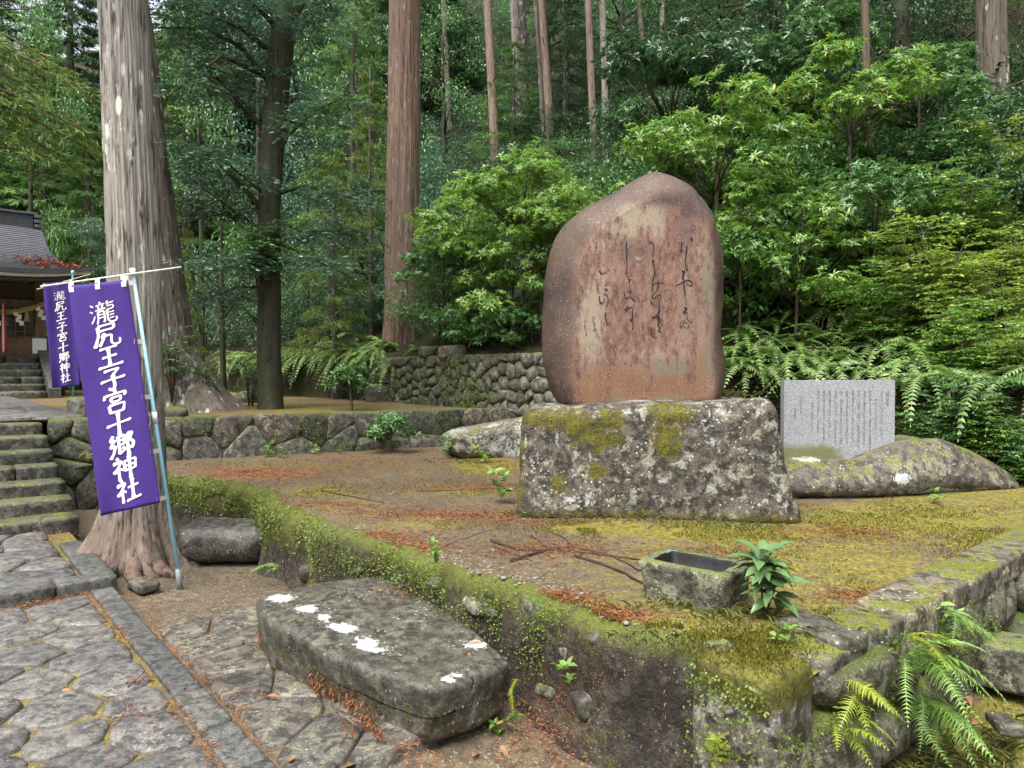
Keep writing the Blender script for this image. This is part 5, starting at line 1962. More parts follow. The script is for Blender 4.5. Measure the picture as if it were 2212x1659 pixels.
def spray_shrub(name, cat, mat, seed, h=1.8, rx=1.0, n=110, ln=.055, wd=.026, L=.5, near=True, bark_m='twig_bark', step=.045, flat=.25):
    rng = np.random.default_rng(seed)
    root = empty(name)
    lm, tw = LM(), MB()
    nst_ = 6
    tips = []
    for s in range(nst_):
        a = s * 6.283 / nst_ + rng.uniform(-.4, .4)
        r = rx * rng.uniform(.35, .8)
        hh = h * rng.uniform(.7, 1.0)
        pts_ = [(0, 0, -.4), (math.cos(a) * r * .35, math.sin(a) * r * .35, hh * .5), (math.cos(a) * r, math.sin(a) * r, hh)]
        tw.tube(pts_, [.02, .014, .005], 5)
        tips.append([np.array(p_) for p_ in pts_])
    for i in range(n):
        p_ = tips[i % nst_]
        f = rng.uniform(.25, 1.0)
        q = p_[1] * (1 - (f - .5) * 2) + p_[2] * ((f - .5) * 2) if f > .5 else p_[0] * (1 - f * 2) + p_[1] * f * 2
        a = rng.uniform(0, 6.283)
        l = L * rng.uniform(.5, 1.2)
        e = q + np.array([math.cos(a) * l, math.sin(a) * l, l * rng.uniform(-.1, .45)])
        spray(lm, q, e, ln, wd, rng, near, step)
        # side twigs
        for sg in (-1, 1):
            m0 = q + (e - q) * rng.uniform(.3, .7)
            a2 = a + sg * rng.uniform(.5, 1.0)
            l2 = l * .55
            spray(lm, m0, m0 + np.array([math.cos(a2) * l2, math.sin(a2) * l2, l2 * rng.uniform(-.15, .25)]), ln, wd, rng, near, step)
        if i % 2 == 0:
            tw.tube([q, (q + e) / 2, e], [.005, .004, .002], 4)
    tw.build('stem', bark_m, root)['kind'] = 'stuff'
    lm.build('crown', mat, root)
    return Proto(name, cat, root, h * 1.05, rx * 2 + L * .6)


def leafy_tree(name, cat, mat, seed, h=6.0, rx=2.2, nc=26, per=170, ln=.10, wd=.05, cr=.62, bare=.25, bark_m='dark_bark', tr=.10):
    rng = np.random.default_rng(seed)
    root = empty(name)
    lm, tw = LM(), MB()
    V, F = trunk_mesh([(0, 0, -.4), (.05, .03, h * .4), (-.05, .08, h * .85)], [tr * 1.2, tr * .85, tr * .3], 14, rough=.01, seed=seed, rows=16)
    mk('trunk', V, F, bark_m, root)
    for k in range(nc):
        f = (k + .5) / nc
        z = h * (bare + (1 - bare) * rng.uniform(0, 1) ** .9)
        wr = rx * (1 - ((z / h - .5) / .62) ** 2) if z > h * .3 else rx * .7
        a = k * 2.4 + rng.uniform(-.5, .5)
        rr = wr * math.sqrt(rng.uniform(.12, 1.0))
        c = np.array([math.cos(a) * rr, math.sin(a) * rr, z])
        if k % 2 == 0:
            b = np.array([0, 0, max(h * .15, z - rr * .5)])
            tw.tube([b, (b + c) / 2 + [0, 0, .12], c], [tr * .35, tr * .2, .008], 5)
        m = int(per * rng.uniform(.7, 1.3))
        d = unit(m, rng)
        r_ = cr * rng.uniform(.7, 1.3)
        pos = c + d * np.array([r_, r_, r_ * .48]) * rng.uniform(.35, 1.05, (m, 1))
        td = d * .8 + rng.normal(0, .5, (m, 3)) + np.array([0, 0, -.3])
        nr_ = np.array([0, 0, 1.0]) + rng.normal(0, .42, (m, 3))
        lm.put(pos, td, nr_, ln * rng.uniform(.7, 1.25, m), wd * rng.uniform(.8, 1.2, m), False, 1.0)
    tw.build('branch', bark_m, root)['kind'] = 'stuff'
    lm.build('crown', mat, root)
    return Proto(name, cat, root, h, rx * 2 + cr)


def conifer(name, cat, mat, seed, h=7.0, rx=1.6, n=60, ln=.17, per=26, z0=.15, tr=.10, bark_m='shade_cedar_bark', blade=.018):
    rng = np.random.default_rng(seed)
    root = empty(name)
    lm, tw = LM(), MB()
    V, F = trunk_mesh([(0, 0, -.5), (.04, 0, h * .5), (0, .04, h)], [tr * 1.2, tr * .8, tr * .12], 14, rough=.01, seed=seed, rows=16)
    mk('trunk', V, F, bark_m, root)
    for k in range(n):
        f = (k + rng.uniform(0, 1)) / n
        z = h * (z0 + (1 - z0) * f)
        r = rx * (1 - f) ** .75 * rng.uniform(.7, 1.1) + .15
        a = k * 2.4 + rng.uniform(-.4, .4)
        bough(lm, tw, (0, 0, z), (math.cos(a) * r, math.sin(a) * r, z + r * rng.uniform(-.1, .2)), per, ln, rng, .28, blade)
    tw.build('branch', 'twig_bark', root)['kind'] = 'stuff'
    lm.build('crown', mat, root)
    return Proto(name, cat, root, h, rx * 2)


def fern_clump(name, cat, mat, seed, n=9, L=.5, wd=.075, pairs=18, droop=1.0, pw=1.0):
    rng = np.random.default_rng(seed)
    root = empty(name)
    me_ = [mesh_of('frond', *frond(L * s, wd * s, pairs, droop * dd, seed + q, pw), mat, False) for q, (s, dd) in enumerate(((1, 1), (.85, 1.25), (1.1, .8)))]
    for k in range(n):
        o = link('frond', me_[k % 3], root)
        o.rotation_euler = (rng.normal(0, .2), -rng.uniform(.1, .85), k * 6.283 / n + rng.uniform(-.3, .3))
        o.location = (rng.normal(0, .02), rng.normal(0, .02), 0)
        s = rng.uniform(.8, 1.15)
        o.scale = (s, s, s)
    return Proto(name, cat, root, L * .5, L * 1.6)


wa = whorl_shrub('laurel_tree', 'shrub', 'leaf_bright', 1, 2.4, 1.25, 18, 36, .125)
wb = whorl_shrub('laurel_tree', 'shrub', 'leaf_mid', 2, 2.4, 1.25, 18, 34, .125)
wc = whorl_shrub('laurel_tree', 'shrub', 'leaf_bright', 3, 2.6, 1.05, 15, 36, .12)
wd_ = whorl_shrub('laurel_tree', 'shrub', 'leaf_dark', 4, 2.2, 1.2, 16, 32, .125)
wf = whorl_shrub('laurel_tree', 'shrub', 'leaf_fresh', 5, 2.2, 1.2, 26, 34, .115, .038, .46)
wl0 = whorl_shrub('low_shrub', 'shrub', 'leaf_mid', 6, .75, .5, 9, 12, .15, .045, .22, 7)
sy = spray_shrub('sprawling_shrub', 'shrub', 'leaf_yellow', 11, 1.7, 1.0, 170, .088, .044)
sz_ = spray_shrub('sprawling_shrub', 'shrub', 'leaf_bright', 12, 1.8, 1.1, 170, .088, .044)
sd = spray_shrub('sprawling_shrub', 'shrub', 'leaf_mid', 13, 1.7, 1.0, 150, .088, .044)
sm_ = spray_shrub('camellia_bush', 'shrub', 'leaf_mid', 14, 1.3, .55, 60, .07, .035, .3)
la = leafy_tree('evergreen_tree', 'tree', 'leaf_dark', 21)
lb = leafy_tree('evergreen_tree', 'tree', 'leaf_blue', 22, 6.5, 2.0)
lc = leafy_tree('evergreen_tree', 'tree', 'leaf_mid', 23, 5.5, 2.3)
ba = leafy_tree('evergreen_bush', 'shrub', 'leaf_blue', 31, 2.0, 1.35, 18, 190, .085, .04, .5, .12, 'twig_bark', .03)
bb = leafy_tree('evergreen_bush', 'shrub', 'leaf_dark', 32, 1.8, 1.3, 18, 190, .085, .036, .5, .12, 'twig_bark', .03)
bc = leafy_tree('evergreen_bush', 'shrub', 'leaf_mid', 33, 1.7, 1.25, 18, 190, .085, .04, .46, .12, 'twig_bark', .03)
ca = conifer('young_cedar', 'tree', 'needle_green', 41)
cb = conifer('young_cedar', 'tree', 'needle_lime', 42, 6.0, 1.7, 46)
cc_ = conifer('young_cedar', 'tree', 'needle_dark', 43, 7.5, 1.9, 64)
cd = conifer('cypress_tree', 'tree', 'needle_green', 44, 11, 2.3, 110, .22, 34, .06, .16, 'shade_cedar_bark', .03)
ce = conifer('cypress_tree', 'tree', 'needle_dark', 45, 12, 2.3, 110, .22, 34, .10, .16, 'shade_cedar_bark', .03)
fa = fern_clump('fern', 'fern', 'fern_green', 51, 9, .5, .085, 16, 1.2, 1.45)
fb = fern_clump('fern', 'fern', 'fern_pale', 52, 9, .55, .09, 16, 1.5, 1.45)
fc = fern_clump('fern', 'fern', 'fern_green', 53, 8, .45, .075, 14, 1.6, 1.45)

rng = np.random.default_rng(77)


def place(pr, px, ytop, d, wpx, label, group, zb=None, rz=None):
    """crown as wide as in the photo, its top where the photo has it; the stem runs down to the ground"""
    if zb is None:                                # keep the foot behind the edge of the bank
        while True:
            q = P(px, ytop, d)
            u_, v_ = UVof(q.x, d)
            if v_ > bank_v(u_) + .35:
                break
            d += .1
    q = P(px, ytop, d)
    s = wpx * PXM(d) / pr.w
    z = q.z - pr.h * s
    if zb is not None:
        z = max(z, zb - .05)
    return pr.put((q.x, d, z), rng.uniform(0, 6.28) if rz is None else rz, s, label, group)


GS = 'leafy shrubs on the bank behind the stones'
place(wf, 1130, 340, 10.9, 300, 'bright green leafy shrub just left of the poem stone', GS)
place(wf, 1010, 430, 10.9, 270, 'bright leafy shrub between the red-barked cedar and the poem stone', GS)
place(wf, 1230, 410, 10.4, 230, 'fresh green leafy shrub touching the left shoulder of the poem stone', GS)
place(wb, 960, 510, 11.4, 240, 'mid-green leafy shrub at the right flank of the red-barked cedar', GS)
place(wa, 1110, 520, 10.6, 300, 'darker leafy shrub under the bright one left of the poem stone', GS)
place(wl0, 1090, 672, 10.3, 175, 'low glossy shrub hanging over the top of the dry stone wall', GS)
place(wa, 1545, 190, 9.6, 400, 'large glossy leafy tree above the right shoulder of the poem stone', GS)
place(wc, 1470, 250, 10.4, 250, 'pale glossy leafy tree behind the peak of the poem stone', GS)
place(wa, 1840, 100, 9.8, 330, 'tall glossy leafy tree topping the thicket above the grey plate', GS)
place(wa, 1720, 440, 8.9, 340, 'broad leafy shrub right beside the poem stone at mid height', GS)
place(wc, 1600, 400, 8.8, 180, 'yellowing leafy shrub touching the right edge of the poem stone', GS)
place(wb, 1890, 360, 8.9, 290, 'glossy leafy shrub around the straight brown stem', GS)
place(wb, 1600, 520, 8.9, 150, 'small dark leafy shrub low beside the poem stone', GS)
place(wb, 1990, 110, 10.5, 260, 'shaded leafy tree near the thick vine-hung trunk', GS)
place(wd_, 1640, 20, 12.5, 460, 'dark leafy tree behind the large glossy tree at the top', GS)
place(wd_, 1450, 60, 13.5, 380, 'dark leafy tree left of the large glossy tree', GS)
place(wb, 1760, 10, 11.5, 300, 'leafy branches reaching down at the top above the tall glossy tree', GS)
place(wa, 1170, 430, 10.5, 240, 'dense fresh green shrub filling the gap left of the poem stone', GS)
place(wb, 1020, 620, 10.7, 220, 'low mid-green shrub on the wall top below the fresh green ones', GS)
place(wb, 1150, 650, 10.3, 170, 'low mid-green shrub tucked against the left edge of the poem stone', GS)
GY = 'yellow-green sprawling shrubs at the right'
place(sy, 2010, 470, 8.2, 330, 'yellow-green sprawling shrub with small leaves above the grey plate', GY)
place(sy, 2170, 560, 7.9, 280, 'yellow-green sprawling shrub beside the frame edge above the boulder', GY)
place(sz_, 2120, 640, 7.6, 330, 'green sprawling shrub hanging over the low boulder', GY)
place(sz_, 2080, 330, 8.9, 300, 'small-leaved shrub below the thick vine-hung trunk', GY)
place(sy, 2200, 250, 9.2, 260, 'pale vine-tangled shrub against the thick trunk', GY)
place(sd, 2050, 230, 9.8, 280, 'darker small-leaved shrub left of the thick vine-hung trunk', GY)
place(sd, 2170, 780, 7.6, 260, 'dark small-leaved shrub behind the right end of the low boulder', GY)
place(sz_, 1900, 560, 8.3, 240, 'small-leaved shrub under the straight brown stem', GY)

# the rest of the thicket on the bank, named by what is next to it
NEAR = [(1420, "at the poem stone's left shoulder"), (1530, "behind the poem stone's peak"), (1640, 'right of the poem stone'), (1760, "above the plate's left half"), (1880, 'around the straight brown stem'), (1990, "above the plate's right edge"), (2090, "over the boulder's middle"), (2230, "over the boulder's right end")]
LEVEL = [(260, 'topmost'), (420, 'upper'), (560, 'midway'), (690, 'lower'), (900, 'low')]
FILL = [(1400, 330, 'wb'), (1440, 420, 'wa'), (1500, 330, 'wa'), (1580, 470, 'wc'), (1650, 330, 'wa'), (1700, 250, 'wc'), (1740, 150, 'wb'), (1760, 330, 'wb'), (1790, 520, 'wa'), (1850, 500, 'wb'), (1900, 220, 'wa'), (1950, 330, 'wc'), (1960, 450, 'wa'),
        (2010, 180, 'wb'), (2040, 420, 'sy'), (2090, 540, 'sy'), (2150, 420, 'sz'), (2200, 480, 'sy'), (2060, 640, 'sz'), (2040, 590, 'sy'), (2210, 690, 'sy'), (2160, 700, 'sz'), (2080, 720, 'sz'), (2030, 760, 'sd'), (2120, 800, 'sd'), (2200, 830, 'sd'), (2180, 340, 'sz'), (2110, 240, 'wb'), (2190, 130, 'sd'),
        (1560, 260, 'wa'), (1470, 170, 'wb'), (1840, 400, 'wa'), (1690, 500, 'wa'), (1730, 560, 'wa'), (1640, 440, 'wa'), (1970, 250, 'wb'), (2060, 110, 'wb'), (1900, 100, 'wb'), (1520, 420, 'wf'), (1620, 260, 'wf'), (1780, 260, 'wf'), (1700, 380, 'wf'), (1860, 320, 'wf'), (1420, 270, 'wa'), (1600, 360, 'wf'), (1780, 440, 'wf'), (1950, 150, 'wa'), (2000, 320, 'wf'), (1540, 150, 'wb'), (1660, 130, 'wa')]
for (px, py, kd) in FILL:
    pr = {'wf': wf, 'wa': wa, 'wb': wb, 'wc': wc, 'sy': sy, 'sz': sz_, 'sd': sd}[kd]
    q = H(px, min(py + 150, 840), 6.9)
    d = q.y - .25
    wpx = rng.uniform(210, 310) if kd[0] == 'w' else rng.uniform(150, 220)
    kind = {'wf': 'dense fresh green', 'wa': 'bright glossy', 'wb': 'mid-green glossy', 'wc': 'fresh green', 'sy': 'yellow-green small-leaved', 'sz': 'green small-leaved', 'sd': 'dark small-leaved'}[kd]
    place(pr, px, py, d, wpx, kind + ' shrub, ' + [t_ for y_, t_ in LEVEL if py < y_][0] + ', ' + [t_ for x_, t_ in NEAR if px < x_][0], GS if kd[0] == 'w' else GY)

# low growth at the foot of the bank right of the plate
for (pr, px, yt, d, wpx, lab) in ((sd, 1985, 880, 7.55, 110, 'low dark plant just right of the grey plate'), (sd, 2060, 850, 7.7, 150, 'low dark plant behind the crest of the low boulder'), (sz_, 2140, 860, 7.7, 150, 'low green plant behind the low boulder'), (sd, 2200, 900, 7.6, 150, 'low dark plant at the right tip of the low boulder'),
                                  (sz_, 2230, 960, 7.4, 120, 'low green plant at the frame edge past the low boulder'), (sd, 2110, 800, 7.9, 180, 'dark plant on the bank over the low boulder'), (sd, 1650, 850, 7.4, 100, 'low plant between the pedestal and the grey plate')):
    rx_ = ray(px, yt).x
    d = 7.80 / (.766 * rx_ + .643)
    place(pr, px, yt, d, wpx * 1.25, lab, 'low plants at the foot of the bank', ZT1 - .25)

# ferns on the bank, row by row (photo x, y of the crown of the clump, distance)
GF = 'ferns hanging over the bank behind the grey plate'
for row, (y0, dd, x0, x1, st) in enumerate(((640, 8.9, 1700, 2060, 60), (690, 8.55, 1640, 2120, 52), (730, 8.3, 1580, 2020, 44), (765, 8.1, 1560, 2060, 42), (795, 7.95, 1570, 2000, 44), (825, 7.9, 1570, 1700, 40), (850, 7.9, 1930, 2230, 56))):
    x = x0
    while x < x1:
        px, py = x + rng.uniform(-18, 18), y0 + rng.uniform(-14, 14)
        q = H(px, py + 22, 6.9)
        pr = (fa, fb, fc, fb)[rng.integers(0, 4)]
        lab = ['topmost', 'upper', 'middle', 'lower middle', 'low', 'lowest', 'lowest'][row] + '-row fern on the bank ' + [t_ for x_, t_ in NEAR if px < x_ + 60][0]
        pr.put((q.x, q.y - .16, q.z + .10), rng.uniform(0, 6.28), rng.uniform(.95, 1.35), lab, GF)
        x += st
GF2 = 'pale ferns on the bank beside the dark branching tree'
for k in range(70):
    px, py = (rng.uniform(470, 850), rng.uniform(610, 850)) if k < 58 else (rng.uniform(660, 860), rng.uniform(765, 800))
    if px < 620 and py < 700:
        py += 90
    q = H(px, py)
    (fb, fa, fb)[k % 3].put((q.x, q.y, q.z + .05), rng.uniform(0, 6.28), rng.uniform(1.1, 1.9), ('tall', 'drooping', 'spreading')[k % 3] + ' pale fern ' + ('high ' if py < 680 else 'midway ' if py < 740 else 'low ') + 'on the bank, ' + [t_ for x_, t_ in ((540, 'left of the dark branching tree'), (620, 'behind the dark branching tree'), (690, 'right of the dark branching tree'), (770, 'left of the red-barked cedar'), (900, 'below the red-barked cedar')) if px < x_][0], GF2)
q = H(905, 758)
fa.put((q.x, q.y, q.z), 1.0, .9, 'lone fern on the dry stone wall under the red-barked cedar', 'ferns on the walls')

# bushes that clothe the slope
GB = {0: 'blue-green bushes on the wooded slope', 1: 'dark bushes on the wooded slope', 2: 'green bushes on the wooded slope'}
LB = {0: 'blue-green glossy bush growing on the wooded slope', 1: 'dark small-leaved bush growing on the wooded slope', 2: 'mid-green bush growing on the wooded slope'}


def in_view(p, margin=60):
    if p.y < 2:
        return False
    x = p.x / p.y * FPX / .46293 + 1106
    y = (-(p.z - EYE) / p.y - math.tan(PITCH)) * FPX / .46293 + 829
    return -margin < x < 2212 + margin and -margin - 200 < y < 1500


n_b = [0, 0, 0]
MARK = [(430, 'behind the leaning cedar'), (560, 'left of the dark branching tree'), (700, 'right of the dark branching tree'), (835, 'left of the red-barked cedar'), (930, 'behind the red-barked cedar'), (1050, 'right of the red-barked cedar'), (1105, 'by the slim reddish trunk'), (1165, 'by the close pair of trunks'), (1230, 'by the crossing trunks'), (1300, 'by the slim brown trunk'),
        (1400, 'by the bleached trunk'), (1480, "above the poem stone's left half"), (1560, "above the poem stone's right half"), (1750, 'behind the glossy thicket'), (1900, 'behind the straight brown stem'), (9999, 'near the thick vine-hung trunk')]
TIER = [(60, 'topmost'), (140, 'very high'), (210, 'high'), (280, 'fairly high'), (350, 'upper midway'), (420, 'midway'), (500, 'lower midway'), (580, 'low'), (660, 'very low'), (9999, 'lowest')]
KIND3 = ['blue-green', 'dark', 'mid-green']
v = 8.4
while v < 34:
    u = -4.0
    stp = 1.15 + (v - 8) * .075
    while u < 46:
        uu_, vv_ = u + rng.uniform(-.45, .45) * stp, v + rng.uniform(-.45, .45) * stp
        u += stp * (1 + max(0, u - 14) * .02)
        p_ = W(uu_, vv_, 0)
        p_.z = gz(p_.x, p_.y)
        if not in_view(p_ + Vector((0, 0, .8))) or p_.y < 9.0:
            continue
        if math.hypot(p_.x - t3.location.x, p_.y - t3.location.y) < 1.1:
            continue
        px = p_.x / p_.y * FPX / .46293 + 1106
        if 1180 < px < 1360 and rng.random() < .45:          # a gap of bare slope and rock
            continue
        k = 0 if px < 1000 and rng.random() < .6 else (2 if rng.random() < .35 else 1)
        n_b[k] += 1
        if sum(n_b) > 290:
            continue
        (ba, bb, bc)[k].put(p_ - Vector((0, 0, .15)), rng.uniform(0, 6.28), rng.uniform(.6, 1.05) * (1 + (v - 8) * .018),
                          KIND3[k] + ' bush ' + [t_ for y_, t_ in TIER if (-(p_.z - EYE) / p_.y - math.tan(PITCH)) * FPX / .46293 + 829 < y_][0] + ' on the slope, ' + [t_ for x_, t_ in MARK if px < x_][0], GB[k])
    v += stp * .95

# rock ledges showing in the gap of the slope
GR = 'rock ledges on the slope'
for k, (px, py, w_, h_) in enumerate(((1240, 300, 90, 40), (1330, 250, 70, 60), (1250, 420, 60, 40), (1150, 260, 50, 30), (1385, 320, 60, 40))):
    q = H(px, py)
    s = PXM(q.y)
    rock_thing('rock_ledge', ['mossy rock ledge left of the slim brown trunk', 'mossy rock ledge beside the bleached trunk', 'mossy rock ledge low on the slope above the fresh green shrub', 'small mossy rock ledge behind the close pair of trunks', 'mossy rock ledge right of the bleached trunk'][k], 'rock', q - Vector((0, 0, .1)), (w_ * s / 2, .5, h_ * s / 2), .15, 'hill_rock', 600 + k, .12, 1.5, 14, rng.uniform(-.4, .4))['group'] = GR

# taller trees of the wood: (proto, photo x, y of the top, distance, width)
GT = 'evergreen trees of the wood'
TREES = [
    (lb, 660, 300, 19, 330, 'blue-green evergreen tree in the wood between the dark tree and the red-barked cedar'),
    (la, 480, 330, 17, 300, 'dark evergreen tree in the wood left of the dark branching tree'),
    (lb, 780, 380, 17.5, 260, 'blue-green evergreen tree close left of the red-barked cedar'),
    (lc, 960, 20, 30, 300, 'lighter evergreen tree at the top right of the red-barked cedar'),
    (lb, 1180, -60, 34, 380, 'blue-green evergreen tree at the top behind the close pair of trunks'),
    (la, 1340, -80, 30, 420, 'dark evergreen tree at the top above the bleached trunk'),
    (la, 1560, -120, 22, 460, 'dark evergreen tree at the top behind the leafy thicket'),
    (la, 1800, -160, 18, 460, 'dark evergreen tree at the top between the straight stem and the thick trunk'),
    (lc, 2060, -160, 16, 400, 'shaded evergreen tree at the top behind the thick vine-hung trunk'),
    (lb, 560, 40, 26, 360, 'tall blue-green tree behind the dark branching tree'),
    (lc, 430, 120, 22, 300, 'green tree right behind the leaning cedar'),
    (lc, 770, -40, 26, 330, 'light green tree left of the red-barked cedar at the top'),
    (cb, 720, 320, 15.5, 210, 'small lime-tipped cedar between the dark tree and the red-barked cedar'),
    (ca, 760, -20, 19, 330, 'bright feathery cedar at the top left of the red-barked cedar'),
    (cb, 800, 150, 17, 180, 'lime feathery cedar touching the left of the red-barked cedar'),
    (ca, 1110, 90, 23, 190, 'feathery green cedar among the slim trunks'),
    (cc_, 1220, -40, 22, 260, 'dark feathery cedar at the top among the slim trunks'),
    (cb, 385, 400, 14, 120, 'small lime cedar peeping out right of the leaning cedar'),
    (cd, 90, 60, 27, 330, 'tall cypress behind the roof of the shrine'),
    (cd, 190, 250, 25, 260, 'cypress between the shrine roof and the pale cedar'),
    (ce, -20, -120, 31, 380, 'dark cypress at the far left behind the shrine'),
    (cd, 10, 330, 26, 240, 'shorter cypress right above the shrine ridge'),
    (ce, 150, -140, 34, 360, 'dark cypress at the back left of the pale cedar'),
    (lc, 60, -60, 24, 300, 'leafy light green tree over the shrine roof at the top left'),
    (cd, 400, -60, 32, 320, 'tall cypress at the back right of the leaning cedar'),
    (ce, 480, -120, 36, 380, 'tall dark cypress at the back behind the dark branching tree'),
    (ce, 640, -120, 36, 380, 'tall dark cypress at the back between the dark tree and the red-barked cedar'),
    (ce, 900, -160, 40, 420, 'tall dark cypress at the back behind the red-barked cedar'),
    (la, 240, 420, 20, 230, 'dark evergreen tree low behind the pale cedar by the shrine'),
    (lb, 190, 480, 19, 130, 'glossy blue-green tree beside the shrine eave'),
    (la, 380, 560, 16, 220, 'dark evergreen tree low on the right of the leaning cedar'),
    (lb, 720, 480, 15.5, 200, 'blue-green evergreen low on the bank near the red-barked cedar'),
    (la, 560, 520, 18, 260, 'dark evergreen low behind the dark branching tree'),
]
for (pr, px, yt, d, wpx, lab) in TREES:
    q = P(px, yt, d)
    zb = gz(q.x, d)
    h = max(2.0, q.z - zb)
    s = wpx * PXM(d) / pr.w
    sz = h / pr.h
    pr.put((q.x, d, zb), rng.uniform(0, 6.28), (s, s, sz), lab, GT)

# lime cedar boughs reaching in from a tree left of the picture
c = Vector((-9.6, 9.6, gz(-9.6, 9.6)))
ot = tag(empty('cedar_tree', c), 'cedar whose yellow-green boughs hang in at the top left corner', 'tree')
V, F = trunk_mesh([(0, 0, -.3), (0, 0, 3), (.1, 0, 9)], [.3, .24, .15], 24, rough=.02, seed=71, rows=30)
mk('trunk', V, F, 'shade_cedar_bark', ot)
lm, tw, lm2 = LM(), MB(), LM()
for (px, py, d) in ((120, 110, 9.2), (170, 150, 9.0), (60, 60, 9.4), (190, 200, 9.3), (150, 240, 9.5), (110, 230, 9.0), (60, 150, 9.6), (30, 20, 9.3), (195, 80, 9.4), (130, 40, 9.6)):
    e = P(px, py, d) - c
    b = Vector((.1, 0, e.z + .45))
    bough(lm, tw, b, e, 60, .15, rng, .3, .012)
for (px, py, d) in ((60, 20, 8.6), (20, 90, 8.8), (100, 330, 9.2), (30, 300, 9.0), (150, 380, 9.4), (60, 230, 8.8)):
    e = P(px, py, d) - c
    b = Vector((.1, 0, e.z + .3))
    bb_ = np.array(tuple(b)); ee_ = np.array(tuple(e))
    tw.tube([bb_, (bb_ + ee_) / 2 + [0, 0, .1], ee_], [.03, .02, .006], 5)
    for s in range(26):
        q0 = bb_ + (ee_ - bb_) * rng.uniform(.55, 1)
        a = rng.uniform(0, 6.28)
        spray(lm2, q0, q0 + np.array([math.cos(a) * .45, math.sin(a) * .45, rng.uniform(-.15, .15)]), .08, .036, rng, False, .05)
tw.build('branch', 'twig_bark', ot)['kind'] = 'stuff'
lm.build('crown', 'needle_lime', ot)
lm2.build('leafy_vine', 'leaf_mid', ot)

# the dark branching tree on the shrine terrace
c = G(585, 882, ZT2)
c.z = ZT2 - .05
DT = c.y
dt = tag(empty('camphor_tree', c), 'dark mossy tree with long bare limbs reaching left over the shrine terrace', 'tree')
pts_ = [P(px, py, DT) - c for px, py in ((585, 890), (580, 760), (583, 600), (582, 450), (590, 300), (600, 180), (612, 60), (600, -150))]
V, F = trunk_mesh(pts_, [.20, .185, .175, .175, .19, .20, .19, .12], 32, flare=(1, [(-1.2, .12, .6, .2), (2.5, .1, .6, .2)]), rough=.015, seed=33, rows=60)
mk('trunk', V, F, 'dark_bark', dt)
lm, tw = LM(), MB()
LIMBS = [[(595, 120), (520, 60), (430, 20), (340, -20)], [(598, 60), (560, 20), (500, -30)], [(592, 190), (520, 100), (440, 60), (340, 60)], [(588, 170), (480, 120), (360, 210)], [(588, 300), (520, 220), (450, 150), (380, 100)],
         [(583, 480), (540, 420), (450, 330), (360, 250)], [(585, 430), (500, 360), (380, 300)], [(582, 540), (500, 470), (400, 440), (330, 420)], [(583, 510), (470, 430), (380, 360)], [(590, 350), (625, 290), (680, 240), (760, 200)],
         [(600, 250), (640, 210), (632, 150), (690, 60)], [(595, 420), (660, 400), (740, 420), (800, 440)], [(590, 470), (650, 500), (760, 500)], [(590, 520), (680, 560), (760, 600)], [(580, 580), (500, 560), (420, 570)], [(580, 620), (510, 620), (440, 650)], [(612, 60), (650, 20), (700, -60)]]
for k, lb_ in enumerate(LIMBS):
    dz = rng.uniform(-1.2, 1.0)
    pp = [np.array(tuple(P(px, py, DT + dz * i / (len(lb_) - 1)) - c)) for i, (px, py) in enumerate(lb_)]
    r0 = .055 if k < 6 else .032
    tw.tube(pp, list(np.linspace(r0, .008, len(pp))), 6)
    for j in range(30):
        f = rng.uniform(.3, 1) * (len(pp) - 1)
        i = min(int(f), len(pp) - 2)
        q0 = pp[i] + (pp[i + 1] - pp[i]) * (f - i)
        a = rng.uniform(0, 6.28)
        l = rng.uniform(.3, .75)
        e = q0 + np.array([math.cos(a) * l, math.sin(a) * l, rng.uniform(-.25, .12)])
        spray(lm, q0, e, .105, .042, rng, False, .055)
        for sg in (-1, 1):
            a2 = a + sg * rng.uniform(.4, 1.0)
            m0 = q0 + (e - q0) * .45
            spray(lm, m0, m0 + np.array([math.cos(a2) * l * .6, math.sin(a2) * l * .6, rng.uniform(-.15, .08)]), .10, .04, rng, False, .055)
        if j % 4 == 0:
            tw.tube([q0, (q0 + e) / 2, e], [.008, .005, .003], 4)
tw.build('limb', 'dark_bark', dt)['kind'] = 'stuff'
lm.build('crown', 'leaf_blue', dt)
# a thin sapling beside it
place(sd, 560, 470, DT - .3, 190, 'thin-stemmed sapling leaning on the dark branching tree', 'saplings on the shrine terrace', ZT2)
place(sm_, 370, 690, 10.4, 130, 'camellia bush at the foot of the leaning cedar', 'saplings on the shrine terrace', ZT2)
place(sm_, 440, 760, 10.8, 90, 'small camellia bush right of the leaning cedar', 'saplings on the shrine terrace', ZT2)
place(sm_, 540, 760, 12.4, 110, 'thin young tree just left of the dark branching tree', 'saplings on the shrine terrace', ZT2)
place(wl0, 760, 790, 11.2, 120, 'small green plant before the mossy end of the dry stone wall', 'saplings on the shrine terrace', ZT2)
place(wl0, 845, 895, 9.6, 120, 'glossy low bush growing from the foot of the rubble wall', 'saplings on the shrine terrace', ZT1)
# ---------------------------------------------------------------- the shrine hall at the end of the path
def ub(root, name, m, u0, u1, v0, v1, z0, z1, r=.008, n=2, amp=0.0, seed=0):
    """a block in path axes as a part of root"""
    V, F = rbox(((u1 - u0) / 2, (v1 - v0) / 2, (z1 - z0) / 2), r, n, amp, 4, seed)
    c = W((u0 + u1) / 2, (v0 + v1) / 2, (z0 + z1) / 2) - Vector(root.location)
    VV = np.c_[UX * V[:, 0] + VX * V[:, 1], UY * V[:, 0] + VY * V[:, 1], V[:, 2]]
    return mk(name, VV, [f[::-1] for f in F], m, root, amp > 0, None, c)


